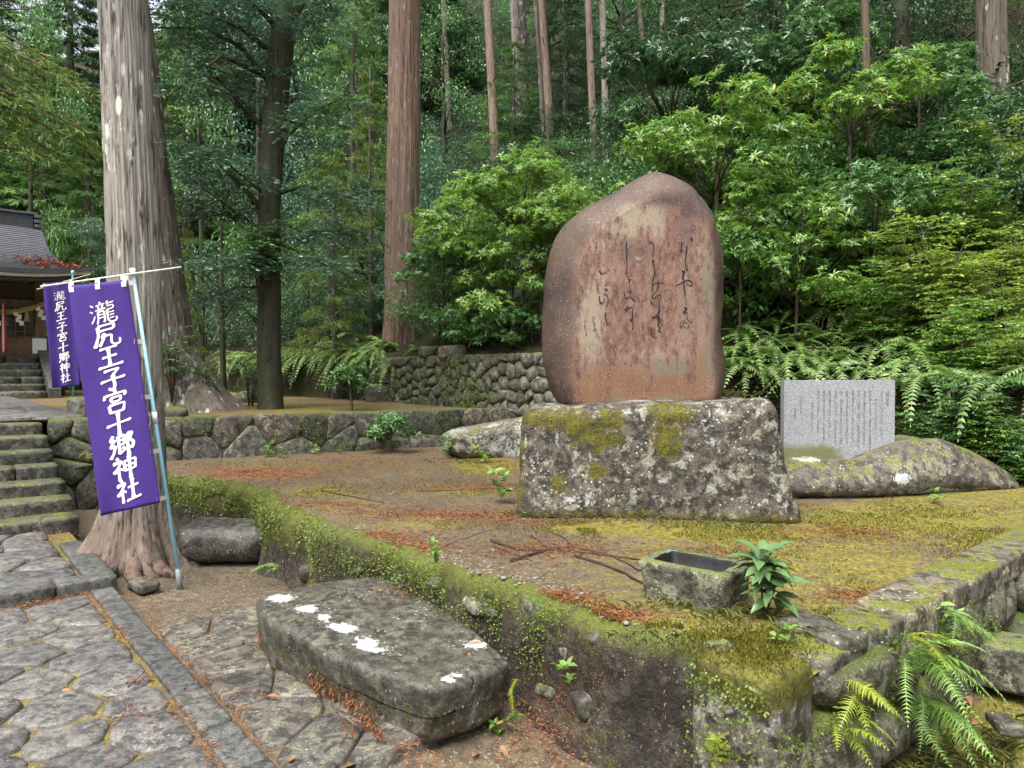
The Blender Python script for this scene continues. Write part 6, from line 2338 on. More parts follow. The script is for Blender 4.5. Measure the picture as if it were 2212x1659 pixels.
rng = np.random.default_rng(404)
ss_ = tag(empty('shrine_stairs', W(19.4, 0, ZT2)), 'short dark stone stairs leading up to the shrine door', 'stairs')
for k in range(6):
    v = -2.6
    while v < 2.25:
        v1 = min(v + rng.uniform(.8, 1.3), 2.30)
        if 2.30 - v1 < .4:
            v1 = 2.30
        ub(ss_, 'step_stone', 'stair_stone', 19.4 + k * .29, 19.4 + k * .29 + .36, v + .004, v1 - .004, ZT2 - .05 + k * .163, ZT2 + .165 + k * .163, .02, 4, .008, 700 + k)
        v = v1
for s0 in (2.32,):                              # sloping side slab
    pts_ = [(19.25, ZT2 - .02), (19.25, ZT2 + .22), (21.15, ZT2 + 1.14), (21.15, ZT2 - .02)]
    vs = [W(u_, vv_, z_) - Vector(ss_.location) for vv_ in (s0, s0 + .24) for (u_, z_) in pts_]
    mk('side_slab', [tuple(x) for x in vs], [(0, 1, 2, 3), (7, 6, 5, 4), (0, 4, 5, 1), (1, 5, 6, 2), (2, 6, 7, 3), (3, 7, 4, 0)], 'kerb_stone', ss_, False)

sh = tag(empty('shrine_hall', W(21.2, 0, ZT2)), 'old wooden shrine hall with a curved grey roof and a straw rope over its door', 'shrine')
ub(sh, 'platform', 'stair_stone', 21.1, 27.0, -5.6, 2.9, ZT2 - .1, ZT2 + .97, .03, 4, .01, 1)
FL = ZT2 + .97
ub(sh, 'door_sill', 'old_wood', 21.22, 21.5, -5.2, 2.5, FL, FL + .10)
for v in (2.40, .55, -1.3, -3.2, -5.0):
    ub(sh, 'pillar', 'old_wood', 21.25, 21.47, v - .11, v + .11, FL, 3.95)
ub(sh, 'lintel', 'old_wood', 21.22, 21.50, -5.3, 2.62, 3.18, 3.38)
ub(sh, 'lintel', 'dark_wood', 21.27, 21.45, -5.2, 2.55, 3.62, 3.80)
ub(sh, 'upper_board', 'dark_wood', 21.34, 21.40, -5.1, 2.48, 3.38, 3.62)
ub(sh, 'side_wall', 'old_wood', 21.5, 26.5, 2.34, 2.44, FL, 4.0)
ub(sh, 'back_wall', 'dark_wood', 26.4, 26.5, -5.1, 2.4, FL, 5.2)
for (a, b) in ((.66, 1.47), (1.49, 2.29), (-1.18, -.32), (-.30, .44)):
    w0 = Vector(sh.location)
    d_ = ub(sh, 'door', 'warm_wood', 21.345, 21.375, a, b, FL + .10, FL + .48)

    def db(name, m, u0, u1, v0, v1, z0, z1):
        V, F = rbox(((u1 - u0) / 2, (v1 - v0) / 2, (z1 - z0) / 2), .004, 2, 0, 1, 0)
        c_ = W((u0 + u1) / 2, (v0 + v1) / 2, (z0 + z1) / 2) - w0 - Vector(d_.location)
        VV = np.c_[UX * V[:, 0] + VX * V[:, 1], UY * V[:, 0] + VY * V[:, 1], V[:, 2]]
        mk(name, VV, [f[::-1] for f in F], m, d_, False, None, c_)
    db('glass', 'glass_dark', 21.365, 21.37, a + .03, b - .03, FL + .48, 3.17)
    for q in np.linspace(a + .02, b - .02, 5):
        db('muntin', 'old_wood', 21.33, 21.362, q - .014, q + .014, FL + .48, 3.17)
    for q in np.linspace(FL + .50, 3.14, 6):
        db('muntin', 'old_wood', 21.325, 21.36, a, b, q - .013, q + .013)
# roof: concave front slope laid in courses
NC, NVV = 34, 60
vr = np.linspace(-6.4, 1.0, NVV)


def roof_pt(t, s):
    """t 0 ridge .. 1 eave, s 0..1 along"""
    vR = 2.75 + .55 * max(0, (t - .35) / .65) ** 1.3
    vL = -6.3
    v = vL + (vR - vL) * s
    e = max(0, (v - 1.6) / 1.6)
    u = 24.0 - 4.35 * t
    z = 5.72 - 1.78 * (1 - (1 - t) ** 1.55) + .16 * e ** 2 * t ** 2 - .10 * e ** 3 * (1 - t)
    return u, v, z


rows = []
for c_ in range(NC):
    for f, lift in ((0.0, .0), (.999, .026)):
        t_ = (c_ + f) / NC
        rows.append([tuple(W(*roof_pt(t_, s)) + Vector((0, 0, lift)) - Vector(sh.location)) for s in np.linspace(0, 1, 40)])
rf = MB().grid(np.array(rows)).build('roof', 'roof_metal', sh, False)
rows = [[tuple(W(48 - roof_pt(t_, s)[0], roof_pt(t_, s)[1], roof_pt(t_, s)[2]) - Vector(sh.location)) for s in np.linspace(0, 1, 20)] for t_ in np.linspace(0, 1, 10)]
MB().grid(np.array(rows)).build('rear_roof', 'roof_metal', sh, True)
# eave edge in two layers and the soffit
for (off, dz0, dz1, m) in ((0.0, .02, -.07, 'roof_dark'), (.05, -.075, -.15, 'plaster'), (.12, -.155, -.24, 'dark_wood')):
    rows = []
    for (du, dz) in ((off, dz0), (off, dz1), (off + .35, dz1)):
        rows.append([tuple(W(roof_pt(1, s)[0] + du, roof_pt(1, s)[1] - off, roof_pt(1, s)[2] + dz) - Vector(sh.location)) for s in np.linspace(0, 1, 40)])
    MB().grid(np.array(rows)).build('eave_edge', m, sh, False)
rows = [[tuple(W(roof_pt(1, s)[0] + .4, roof_pt(1, s)[1] - .1, roof_pt(1, s)[2] - .18) - Vector(sh.location)) for s in np.linspace(0, 1, 20)],
        [tuple(W(21.4, -6.2 + 8.9 * s, 3.86) - Vector(sh.location)) for s in np.linspace(0, 1, 20)]]
MB().grid(np.array(rows)).build('soffit', 'dark_wood', sh, False)
for k in range(22):                             # rafters under the eave
    v = 2.9 - k * .2
    a, b = W(19.95, v, 3.80) - Vector(sh.location), W(21.3, v, 3.93) - Vector(sh.location)
    MB().tube([a, b], .035, 4).build('rafter', 'old_wood', sh, False)
# ridge
ub(sh, 'ridge', 'roof_dark', 23.82, 24.18, -6.3, 2.55, 5.60, 5.98, .02)
ub(sh, 'ridge_cap', 'roof_metal', 23.76, 24.24, -6.4, 2.66, 5.98, 6.05, .02)
for k in range(4):
    ub(sh, 'ridge_end', 'roof_metal', 23.80 - .02 * k, 24.20 + .02 * k, 2.56, 2.72 + .01 * k, 5.50 + .13 * k, 5.60 + .13 * k, .02)
V, F = rbox((.10, .012, .08), .012, 6, 0, 1, 0)
c = W(23.80, 1.35, 5.80) - Vector(sh.location)
VV = np.c_[UX * V[:, 1] + VX * V[:, 0], UY * V[:, 1] + VY * V[:, 0], V[:, 2]]
mk('crest', VV, F, 'white_plastic', sh, True, None, c)
# straw rope with tassels and folded papers
rope = tag(empty('straw_rope', W(21.1, 1.4, 3.2)), 'twisted straw rope with tassels and folded white papers over the shrine door', 'rope')
tt_ = np.linspace(0, 1, 70)
cen = [np.array(tuple(W(21.10, 2.48 - 2.6 * t_, 3.20 + .10 * (1 - t_ * 2) ** 2 - .16 * math.sin(math.pi * min(1, t_ * 1.6))) - Vector(rope.location))) for t_ in tt_]
for k in range(3):
    pp = []
    for i, p_ in enumerate(cen):
        a = i * .62 + k * 2.094
        pp.append(p_ + np.array([UX, UY, 0]) * math.cos(a) * .036 + np.array([0, 0, 1]) * math.sin(a) * .036)
    MB().tube(pp, .042, 7).build('strand', 'straw_rope', rope)
for i in (10, 22, 34, 46):
    p_ = cen[i]
    MB().tube([p_ - [0, 0, .03], p_ - [0, 0, .10], p_ - [0, 0, .30]], [.025, .03, .075], 9).build('tassel', 'straw_rope', rope)
for i in (4, 16, 28, 40):
    p_ = cen[i]
    z = .06
    b = MB()
    for j in range(4):
        o_ = np.array([VX, VY, 0]) * (.05 * (j % 2) + .02 * j)
        q = p_ + o_ - [0, 0, z + .075 * j]
        e1, e2 = np.array([VX, VY, 0]) * .045, np.array([0, 0, .055])
        f_ = np.array([UX, UY, 0]) * (-.06 - .002 * j)
        b.add([q - e1 - e2 + f_, q + e1 - e2 + f_, q + e1 + e2 + f_, q - e1 + e2 + f_], [(0, 1, 2, 3)])
    b.build('folded_paper', 'paper', rope, False)
bell = tag(empty('bell_rope', W(20.9, 1.62, 2.05)), 'red and white bell rope hanging before the shrine door', 'rope')
for k, m in enumerate(('red_cloth', 'paper', 'red_cloth')):
    MB().tube([(.02 * (k - 1), 0, 1.2), (.035 * (k - 1), 0, .5), (.05 * (k - 1), 0, .02)], [.022, .028, .034], 7).build('strip', m, bell)
nb = tag(empty('notice_paper', W(21.2, 2.40, 2.06)), 'white paper notice on the right shrine pillar', 'notice')
ub(nb, 'sheet', 'paper', 21.205, 21.215, 2.22, 2.52, 2.06, 2.44, .002)
lm = LM()
for (px, py, r_) in ((60, 570, 40), (110, 562, 34), (130, 585, 20), (80, 590, 14), (150, 597, 8)):
    for k in range(70):
        t_ = rng.uniform(.55, .8)
        q = P(px + rng.normal(0, r_ * .4), py + rng.normal(0, 6), 18.4)
        uu_, vv_ = UVof(q.x, q.y)
        tt0 = np.clip((24.0 - uu_) / 4.35, 0, 1)
        s = np.clip((vv_ + 6.3) / 9.4, 0, 1)
        u_, v_, z_ = roof_pt(np.clip(.62 + (py - 560) / 60 * .28 + rng.normal(0, .05), .3, .95), s)
        w_ = np.array([tuple(W(u_, v_, z_ + .06))])
        lm.put(w_, unit(1, rng), np.array([[0, 0, 1.0]]), np.array([.10]), np.array([.05]))
o = lm.build('fallen_leaves', 'red_twig_needle')
tag(o, 'rust-red fallen leaves lying on the shrine roof', 'leaves')

# ---------------------------------------------------------------- litter, moss, creepers and small plants
rng = np.random.default_rng(505)


def lay(lm, x, y, z, ln, wd, rng, tilt=.25, near=False, curl=.6):
    k = len(x)
    if k == 0:
        return
    a = rng.uniform(0, 6.283, k)
    td = np.c_[np.cos(a), np.sin(a), rng.normal(0, tilt, k)]
    lm.put(np.c_[x, y, z], td, np.array([0, 0, 1.0]) + rng.normal(0, tilt, (k, 3)), ln * rng.uniform(.6, 1.3, k), wd * rng.uniform(.7, 1.3, k), near, curl)


def on_t1(x, y):
    u, v = UX * x + UY * y, VX * x + VY * y
    ok = (u > 1.42) & (u < 9.0) & (v > edge_v(u) + .05) & (v < bank_v(u) - .05)
    lx, ly = x - PED.x, y - PED.y
    ok &= ~((np.abs(lx) < 1.0) & (np.abs(ly) < .5))
    return ok


lm = LM()
for (px, py, rx, ry, s) in T1_LIT:              # drifts of cedar needles on the terrace
    n_ = int(2000 * s * (rx * ry / 2200) ** .6)
    c, ax, ay = blob(px, py, ZT1, rx, ry)
    yy = c[1] + rng.normal(0, ay * .62, n_)
    xx = c[0] + (yy - c[1]) * c[0] / c[1] + rng.normal(0, ax * .55, n_)
    k = on_t1(xx, yy)
    xx, yy = xx[k], yy[k]
    lay(lm, xx, yy, t1_z(xx, yy) + .006, .032, .0055, rng)
n_ = 9000
xx, yy = rng.uniform(-4, 4, n_), rng.uniform(2.6, 10, n_)
k = on_t1(xx, yy)
lay(lm, xx[k], yy[k], t1_z(xx[k], yy[k]) + .006, .03, .005, rng)
tag(lm.build('fallen_needles', 'needle_litter'), 'rust-orange fallen cedar needles drifted over the terrace')
lm = LM()
# needles along the foot of the earth wall and round the flat boulder, on the dirt and in the joints of the paving
for (u0, u1, v0, v1, z, n_) in ((2.3, 4.6, 1.50, 1.62, .03, 700), (2.2, 4.8, 2.02, 2.24, .0, 1000), (1.8, 2.6, 1.5, 2.2, -.09, 900), (4.6, 6.5, 1.2, 2.1, -.03, 500), (2.7, 5.6, .88, .95, .03, 500), (2.8, 5.7, 1.08, 1.16, .02, 350), (2.7, 4.7, 1.15, 1.8, .03, 260), (2.2, 5.6, -.2, .9, .035, 350), (5.7, 5.84, -.2, 1.0, .02, 500), (6.8, 7.9, .7, 1.3, .12, 500)):
    u_, v_ = rng.uniform(u0, u1, n_), rng.uniform(v0, v1, n_)
    k = fbm(np.c_[u_, v_, 0 * u_], 3.2, 3, 66) > -.05
    u_, v_ = u_[k], v_[k]
    lay(lm, UX * u_ + VX * v_, UY * u_ + VY * v_, np.full(len(u_), z + .012), .03, .0055, rng)
# caught on the face of the wall
n_ = 500
u_ = np.clip(rng.normal(3.4, .9, n_), 1.8, 5.6)
z_ = ZT1 - .06 - np.abs(rng.normal(0, .24, n_))
k = (z_ > -.05) & (fbm(np.c_[u_, z_, 0 * u_], 3.0, 3, 67) > .0)
u_, z_ = u_[k], z_[k]
v_ = edge_v(u_) - .045
lm.put(np.c_[UX * u_ + VX * v_, UY * u_ + VY * v_, z_], np.c_[rng.normal(0, .5, len(u_)), rng.normal(0, .5, len(u_)), -np.ones(len(u_))], np.array([-VX, -VY, .2]) + rng.normal(0, .3, (len(u_), 3)), .022, .005)
# on the sides of the flat boulder
n_ = 1300
s_ = rng.uniform(2.62, 4.05, n_)
z_ = rng.uniform(-.02, .17, n_) * rng.uniform(.4, 1, n_)
v_ = np.full(n_, 1.515) + (.02 * np.sin(s_ * 9)) - z_ * .06
lm.put(np.c_[UX * s_ + VX * v_, UY * s_ + VY * v_, z_ + .0], np.c_[rng.normal(0, .6, n_), rng.normal(0, .6, n_), -np.ones(n_)], np.array([-VX, -VY, .3]) + rng.normal(0, .3, (n_, 3)), .026, .006)
tag(lm.build('fallen_needles', 'needle_litter'), 'rust-orange fallen cedar needles along the path and the foot of the wall')

# moss: short blades thick on the right of the terrace, the corner and the ground below the side wall
lm = LM()
for (px, py, rx, ry, s) in T1_MOSS:
    n_ = int(3600 * s * (rx * ry / 6000) ** .5)
    c, ax, ay = blob(px, py, ZT1, rx, ry)
    yy = c[1] + rng.normal(0, ay * .6, n_)
    xx = c[0] + (yy - c[1]) * c[0] / c[1] + rng.normal(0, ax * .55, n_)
    k = on_t1(xx, yy) & (fbm(np.c_[xx, yy, 0 * xx], 2.5, 3, 31) > -.1)
    xx, yy = xx[k], yy[k]
    m_ = len(xx)
    td = np.c_[rng.normal(0, .55, m_), rng.normal(0, .55, m_), np.ones(m_)]
    lm.put(np.c_[xx, yy, t1_z(xx, yy) - .002], td, unit(m_, rng), .018 * rng.uniform(.5, 1.4, m_), .006)
cu, cv = rng.normal(1.55, .12, 3000), rng.normal(2.5, .13, 3000)         # cushion on the corner stone
k = (cu > 1.30) & (cv > 2.25)
xx, yy = UX * cu[k] + VX * cv[k], UY * cu[k] + VY * cv[k]
m_ = len(xx)
lm.put(np.c_[xx, yy, np.full(m_, ZT1 + .015)], np.c_[rng.normal(0, .6, m_), rng.normal(0, .6, m_), np.ones(m_)], unit(m_, rng), .018 * rng.uniform(.5, 1.4, m_), .006)
for pl_ in (0,):                                                          # ground below the side wall
    u_, v_ = rng.uniform(-.8, 1.2, 5200), rng.uniform(2.0, 5.5, 5200)
    k = fbm(np.c_[u_, v_, 0 * u_], 1.6, 3, 37) > -.05
    xx, yy = UX * u_[k] + VX * v_[k], UY * u_[k] + VY * v_[k]
    m_ = len(xx)
    lm.put(np.c_[xx, yy, ground_z(xx, yy)], np.c_[rng.normal(0, .6, m_), rng.normal(0, .6, m_), np.ones(m_)], unit(m_, rng), .03 * rng.uniform(.5, 1.5, m_), .006)
tag(lm.build('moss', 'moss_blade'), 'yellow-green moss growing on the terrace and below the side wall')

# grass: thin arching blades at the foot of the pedestal, by the trough and below the wall
lm = LM()
for (px, py, z, n_, rx, ry, h) in ((1180, 1112, ZT1, 130, 70, 8, .07), (1330, 1125, ZT1, 90, 120, 8, .06), (1560, 1140, ZT1, 90, 140, 8, .06), (1480, 1310, ZT1, 150, 90, 14, .06), (1600, 1335, ZT1, 120, 90, 14, .06), (1730, 1370, ZT1, 110, 90, 14, .06), (1450, 1385, ZT1, 90, 110, 14, .05),
                                   (2150, 1330, .05, 320, 110, 40, .10), (2120, 1560, .0, 260, 120, 60, .08), (1980, 1620, .0, 160, 90, 40, .06), (1960, 1110, ZT1, 160, 220, 14, .05), (1000, 1000, ZT1, 70, 60, 8, .06), (1580, 868, 1.33, 60, 36, 4, .16)):
    c = G(px, py, z)
    e1 = abs((G(px + rx, py, z) - c).x)
    e2 = abs((G(px, py + ry, z) - c).y)
    yy = c.y + rng.normal(0, e2 * .6, n_)
    xx = c.x + (yy - c.y) * c.x / c.y + rng.normal(0, e1 * .55, n_)
    zz = np.full(n_, z) if z > 1 else (t1_z(xx, yy) if z == ZT1 else ground_z(xx, yy))
    a = rng.uniform(0, 6.28, n_)
    td = np.c_[np.cos(a) * .7, np.sin(a) * .7, np.ones(n_)]
    lm.put(np.c_[xx, yy, zz - .004], td, np.c_[-np.cos(a), -np.sin(a), np.full(n_, .7)], h * rng.uniform(.5, 1.4, n_), .006, True, 2.0)
tag(lm.build('grass', 'grass_blade'), 'thin grass at the foot of the pedestal, by the trough and below the wall')

# creeping round-leaved plant over the walls
lm = LM()


def creeper(us_, vs_, zs_, out, size, rng):
    m_ = len(us_)
    xx, yy = UX * us_ + VX * vs_, UY * us_ + VY * vs_
    nr_ = np.array(out) + rng.normal(0, .35, (m_, 3))
    lm.put(np.c_[xx, yy, zs_], np.c_[rng.normal(0, .7, m_), rng.normal(0, .7, m_), rng.normal(-.5, .5, m_)], nr_, size * rng.uniform(.6, 1.3, m_), size * .75 * rng.uniform(.7, 1.2, m_))


n_ = 9500                                       # the hedge-like green lip at the far end of the wall
u_ = 8.9 - np.abs(rng.normal(0, 2.2, n_))
dzz = -np.abs(rng.normal(0, .15, n_)) + .03
k = (fbm(np.c_[u_, dzz * 2, 0 * u_], 3, 3, 57) > -.35) & (dzz > -.42) & (u_ > 4.6)
u_, dzz = u_[k], dzz[k]
v_ = edge_v(u_) - .045 + np.where(dzz > -.04, rng.uniform(0, .16, len(u_)), 0) - .02 * rng.random(len(u_))
creeper(u_, v_, ZT1 + dzz, (-VX * .8, -VY * .8, .55), .019, rng)
n_ = 7000                                       # scattered over the nearer face
u_ = rng.uniform(1.6, 4.95, n_)
dzz = -np.abs(rng.normal(0, .2, n_)) + .02
k = (fbm(np.c_[u_, dzz * 1.5, 0 * u_], 2.6, 3, 58) > -.02) & (dzz > -.5)
u_, dzz = u_[k], dzz[k]
creeper(u_, edge_v(u_) - .05, ZT1 + dzz, (-VX, -VY, .35), .014, rng)
n_ = 4200                                       # corner stone and side wall
v_ = rng.uniform(2.26, 4.6, n_)
dzz = -np.abs(rng.normal(0, .22, n_))
k = (fbm(np.c_[v_, dzz, 0 * v_], 3.2, 3, 59) > .0) & (dzz > -.5)
v_, dzz = v_[k], dzz[k]
creeper(1.27 + np.where(v_ < 2.6, .0, -.03 * rng.random(len(v_))), v_, ZT1 - .02 + dzz, (-UX, -UY, .3), .015, rng)
n_ = 1300
v_ = rng.uniform(2.24, 2.62, n_)                # front of the corner stone
dzz = -np.abs(rng.normal(0, .25, n_))
k = (fbm(np.c_[v_, dzz, 0 * v_], 5, 3, 60) > .05) & (dzz > -.55)
u_ = rng.uniform(1.30, 1.64, n_)[k]
creeper(u_, np.full(k.sum(), 2.235), ZT1 - .0 + dzz[k], (-VX, -VY, .3), .015, rng)
n_ = 2600                                       # rubble wall and dry stone wall
s_ = rng.uniform(1.9, 7.2, n_)
zz = rng.uniform(ZT1, ZT2 + .06, n_)
k = fbm(np.c_[s_, zz * 1.5, 0 * s_], 2.2, 3, 61) > .08
creeper(np.interp(s_, w2v, w2u)[k] - .07, s_[k], zz[k], (-UX, -UY, .3), .022, rng)
n_ = 8000
u_ = rng.uniform(6.5, 13.6, n_)
zz = rng.uniform(ZT2, 1.9, n_)
k = fbm(np.c_[u_, zz * 1.5, 0 * u_], 1.6, 3, 62) > .0
creeper(u_[k], np.full(k.sum(), 7.02), zz[k], (-VX, -VY, .3), .026, rng)
tag(lm.build('creeper', 'creeper_leaf'), 'round-leaved creeper spreading over the walls')

# bare roots on the terrace
GRT = 'bare roots on the terrace'
ROOTS = [([(1060, 1170), (1130, 1195), (1200, 1190), (1290, 1200), (1390, 1212)], .016, 'long dark root running toward the left end of the trough'), ([(1105, 1215), (1180, 1190), (1230, 1185), (1310, 1195), (1385, 1240)], .020, 'forked dark root arching toward the trough'),
         ([(1230, 1185), (1225, 1165), (1180, 1150)], .011, 'short root branching back toward the pedestal'), ([(1240, 1205), (1320, 1230), (1400, 1270)], .018, 'thick root ending at the foot of the trough'), ([(1060, 1180), (1110, 1200), (1150, 1215)], .009, 'thin root left of the forked root'),
         ([(780, 1090), (850, 1110), (940, 1130)], .008, 'thin root across the middle of the bare earth'), ([(690, 1060), (760, 1072), (830, 1085)], .009, 'thin root near the mossy far edge of the terrace'), ([(900, 1060), (1000, 1058), (1090, 1052)], .007, 'thin root crossing toward the pedestal foot'), ([(1150, 1160), (1180, 1185), (1200, 1192)], .010, 'short root before the pedestal'), ([(960, 1180), (1040, 1150), (1100, 1140)], .006, 'hair-thin root left of the pedestal')]
for pp, r_, lab in ROOTS:
    q = []
    for (px, py) in pp:
        g_ = G(px, py, ZT1)
        q.append((g_.x, g_.y, float(t1_z(np.array([g_.x]), np.array([g_.y]))[0]) + r_ * .25))
    l = np.array(q)
    for _ in range(2):
        n2_ = [l[0]]
        for a, b in zip(l[:-1], l[1:]):
            n2_ += [a * .75 + b * .25, a * .25 + b * .75]
        l = np.array(n2_ + [l[-1]])
    l[:, :2] += rng.normal(0, .006, (len(l), 2))
    o = l[0].copy()
    tag(MB().tube(l - o, list(r_ * .68 * (1 - .6 * np.linspace(0, 1, len(l)))), 8, wob=.12).build('surface_root', 'root_bark', None, True, None, tuple(o)), lab, 'root', GRT)

# pebbles on the gravelly lip of the terrace
pbm = MB()
V0, F0 = _CS.get(2) or cube_sphere(2)
V0 = V0 / np.linalg.norm(V0, axis=1, keepdims=True)
for k in range(170):
    u_ = rng.uniform(1.8, 4.9)
    v_ = float(edge_v(u_)) + abs(rng.normal(0, .16)) + .01
    s = rng.uniform(.004, .011) * (1.6 if rng.random() < .12 else 1)
    w = W(u_, v_, 0)
    z_ = float(t1_z(np.array([w.x]), np.array([w.y]))[0])
    pbm.add(V0 * np.array([s * rng.uniform(.8, 1.4), s * rng.uniform(.8, 1.3), s * .55]) + np.array([w.x, w.y, z_ + s * .1]), F0)
tag(pbm.build('pebbles', 'pebble_stone'), 'grey pebbles along the gravelly edge of the terrace', kind='stuff')


# ferns on the side wall in the near corner
def on_side(px, py):
    r = ray(px, py)
    d = 1.24 / (UX * r.x + UY)
    return Vector((r.x * d, d, EYE + r.z * d))


def on_front(px, py):
    r = ray(px, py)
    d = 2.20 / (VX * r.x + VY)
    return Vector((r.x * d, d, EYE + r.z * d))


def wall_fern(label, base, mat, L, wd, pairs, n, fan, az0, seed, up=.15, droop=1.0, pw=1.0):
    root = tag(empty('fern', base), label, 'fern', 'ferns on the walls')
    r_ = np.random.default_rng(seed)
    ms = [mesh_of('frond', *frond(L * s, wd * s, pairs, droop * d_, seed + q, pw), mat, False) for q, (s, d_) in enumerate(((1, 1), (.85, 1.2), (1.12, .85)))]
    for k in range(n):
        o = link('frond', ms[k % 3], root)
        f = (k + .5) / n - .5
        o.rotation_euler = (r_.normal(0, .25), -up + r_.normal(0, .22), az0 + f * fan + r_.normal(0, .12))
        o.location = tuple(r_.normal(0, .02, 3))
        s = r_.uniform(.85, 1.12)
        o.scale = (s, s, s)
    return root


AZ = math.atan2(-UY, -UX)                       # straight out of the side wall
wall_fern('large green fern with narrow fronds hanging from the side wall', on_side(1960, 1425), 'fern_green', .36, .085, 26, 9, 2.6, AZ, 81, .25, 1.15)
wall_fern('green fern in the middle of the side wall below the large fern', on_side(1975, 1500), 'fern_green', .34, .08, 26, 8, 2.4, AZ - .2, 82, .0, 1.1)
wall_fern('small dark green fern high on the side wall', on_side(2040, 1335), 'fern_green', .20, .055, 20, 5, 2.2, AZ, 83, .2, 1.2)
wall_fern('yellow-green fern beside the corner stone', on_side(1835, 1490), 'fern_yellow', .20, .06, 16, 5, 2.0, AZ - .3, 84, .1, 1.2, 1.3)
wall_fern('bright yellow fern low beside the corner stone', on_side(1815, 1570), 'fern_yellow', .16, .055, 14, 4, 2.0, AZ - .2, 85, .2, 1.1, 1.3)
wall_fern('lime fern frond hanging above the large fern', on_side(1950, 1390), 'fern_yellow', .24, .06, 18, 3, 1.8, AZ, 86, .3, .9)
wall_fern('small lacy lime fern at the foot of the earth wall', on_front(1545, 1640), 'fern_yellow', .12, .05, 10, 7, 5.0, 0, 87, .7, .6, 1.2)
wall_fern('single bright frond beside the flat boulder', Vector(W(2.55, 2.16, .12)), 'fern_yellow', .17, .035, 16, 2, .6, math.atan2(-VY, -VX) + 1.1, 88, .4, 1.1)
wall_fern('small fern on the far mossy wall', Vector(W(5.35, 2.12, .08)), 'fern_green', .16, .04, 12, 4, 2.4, math.atan2(-VY, -VX), 89, .4, 1.0)
wall_fern('tiny yellow fern on the wall beside the stairs', Vector(W(9.75, 1.55, .62)), 'fern_yellow', .14, .05, 10, 4, 2.5, AZ, 90, .2, 1.0)

# weeds with a few leaves
wdm = []
for q in range(3):
    lm = LM()
    r_ = np.random.default_rng(900 + q)
    for s in range(3 + q):
        whorl(lm, (r_.normal(0, .03), r_.normal(0, .03), .05 + .03 * s), (r_.normal(0, .3), r_.normal(0, .3), 1), 5, .06, .03, r_, 1.2, True, 1.0)
    wdm.append(lm)
GW = 'small weeds'
WEEDS = [(545, 985, ZT1, 1.7, 'broad-leaved weed at the foot of the rubble wall, nearest the banner pole'), (580, 990, ZT1, 1.5, 'second broad-leaved weed from the banner pole at the rubble wall'), (605, 992, ZT1, .9, 'tiny weed right of the two broad-leaved ones'), (680, 985, ZT1, 1.2, 'weed at the middle of the rubble wall foot'),
         (735, 984, ZT1, .9, 'small weed left of the glossy low bush'), (965, 990, ZT1, 1.6, 'green weed before the lichen-spotted rock'), (990, 975, ZT1, 1.8, 'taller weed at the lichen-spotted rock'), (1040, 1000, ZT1, 1.4, 'weed between the lichen-spotted rock and the pedestal'), (1085, 1085, ZT1, 1.6, 'weed at the left foot of the pedestal'),
         (1130, 1110, ZT1, 1.0, 'small weed under the left corner of the pedestal'), (1700, 1060, ZT1, 1.3, 'yellowish weed at the right foot of the pedestal'), (1830, 1075, ZT1, 1.3, 'weed before the low boulder'), (2020, 1090, ZT1, 1.1, 'weed by the right end of the low boulder'), (2180, 1060, ZT1, 1.5, 'weed at the far right tip of the low boulder'),
         (940, 1220, .35, .9, 'weed clinging to the earth wall behind the flat boulder'), (1220, 1480, .25, 1.0, 'weed clinging to the earth wall right of the flat boulder'), (2060, 1450, .0, 1.3, 'weed by the rough stone block'), (2050, 1400, .2, 1.2, 'weed in the side wall above the stone block'), (870, 1450, .16, .7, 'tiny weed on the side of the flat boulder'),
         (1090, 1590, -.08, .8, 'weed on the dirt at the end of the flat boulder'), (455, 1215, -.03, .8, 'small weed at the cedar foot'), (1690, 1400, ZT1, .8, 'weed in the moss near the corner stone')]
for k, (px, py, z, s, lab) in enumerate(WEEDS):
    g_ = G(px, py, z)
    if z not in (ZT1,) and z > .1:
        g_ = on_front(px, py) if px < 1500 and px != 870 else (on_side(px, py) if px > 1500 else G(px, py, z))
    root = tag(empty('weed', g_ - Vector((0, 0, .01)), k * 1.3), lab, 'plant', GW)
    root.scale = (s, s, s)
    if k < 3:
        wdm[k % 3].build('leaves', 'leaf_bright' if k % 2 else 'fern_green', root)
        wdm[k % 3].me = root.children[0].data
    else:
        o = link('leaves', wdm[k % 3].me, root)
        o['kind'] = 'stuff'

# fallen cedar twigs and single dead leaves
GTW = 'fallen cedar twigs'
for k, (px, py, z, L, lab) in enumerate(((300, 1472, .04, .15, 'rust-brown cedar twig lying across the kerb'), (425, 1462, .04, .15, 'rust-brown cedar twig on the flagstones beside the kerb'), (270, 1530, .04, .12, 'thin dry twig on the cobbles left of the kerb'), (75, 1308, .03, .16, 'reddish cedar twig at the step of the path'),
                                         (290, 1240, -.02, .18, 'cedar twig at the foot of the big pale cedar'), (745, 1560, .04, .16, 'thin dry twig on the flagstones'), (870, 1270, .34, .14, 'dry twig on top of the flat boulder'), (1900, 1150, ZT1 + .01, .16, 'brown cedar twig on the moss right of the pedestal'), (545, 1018, ZT1 + .01, .16, 'dark red twig on the needle drift'))):
    g_ = G(px, py, z)
    root = tag(empty('cedar_twig', g_, rng.uniform(0, 6.28)), lab, 'twig', GTW)
    lm, tw = LM(), MB()
    bough(lm, tw, (-L * .6, 0, .012), (L * .6, .02, .016), 16, .035, rng, .02, .004)
    tw.build('stem', 'red_cedar_bark', root)
    lm.build('needles', 'red_twig_needle', root)
GDL = 'single dead leaves'
dlm = []
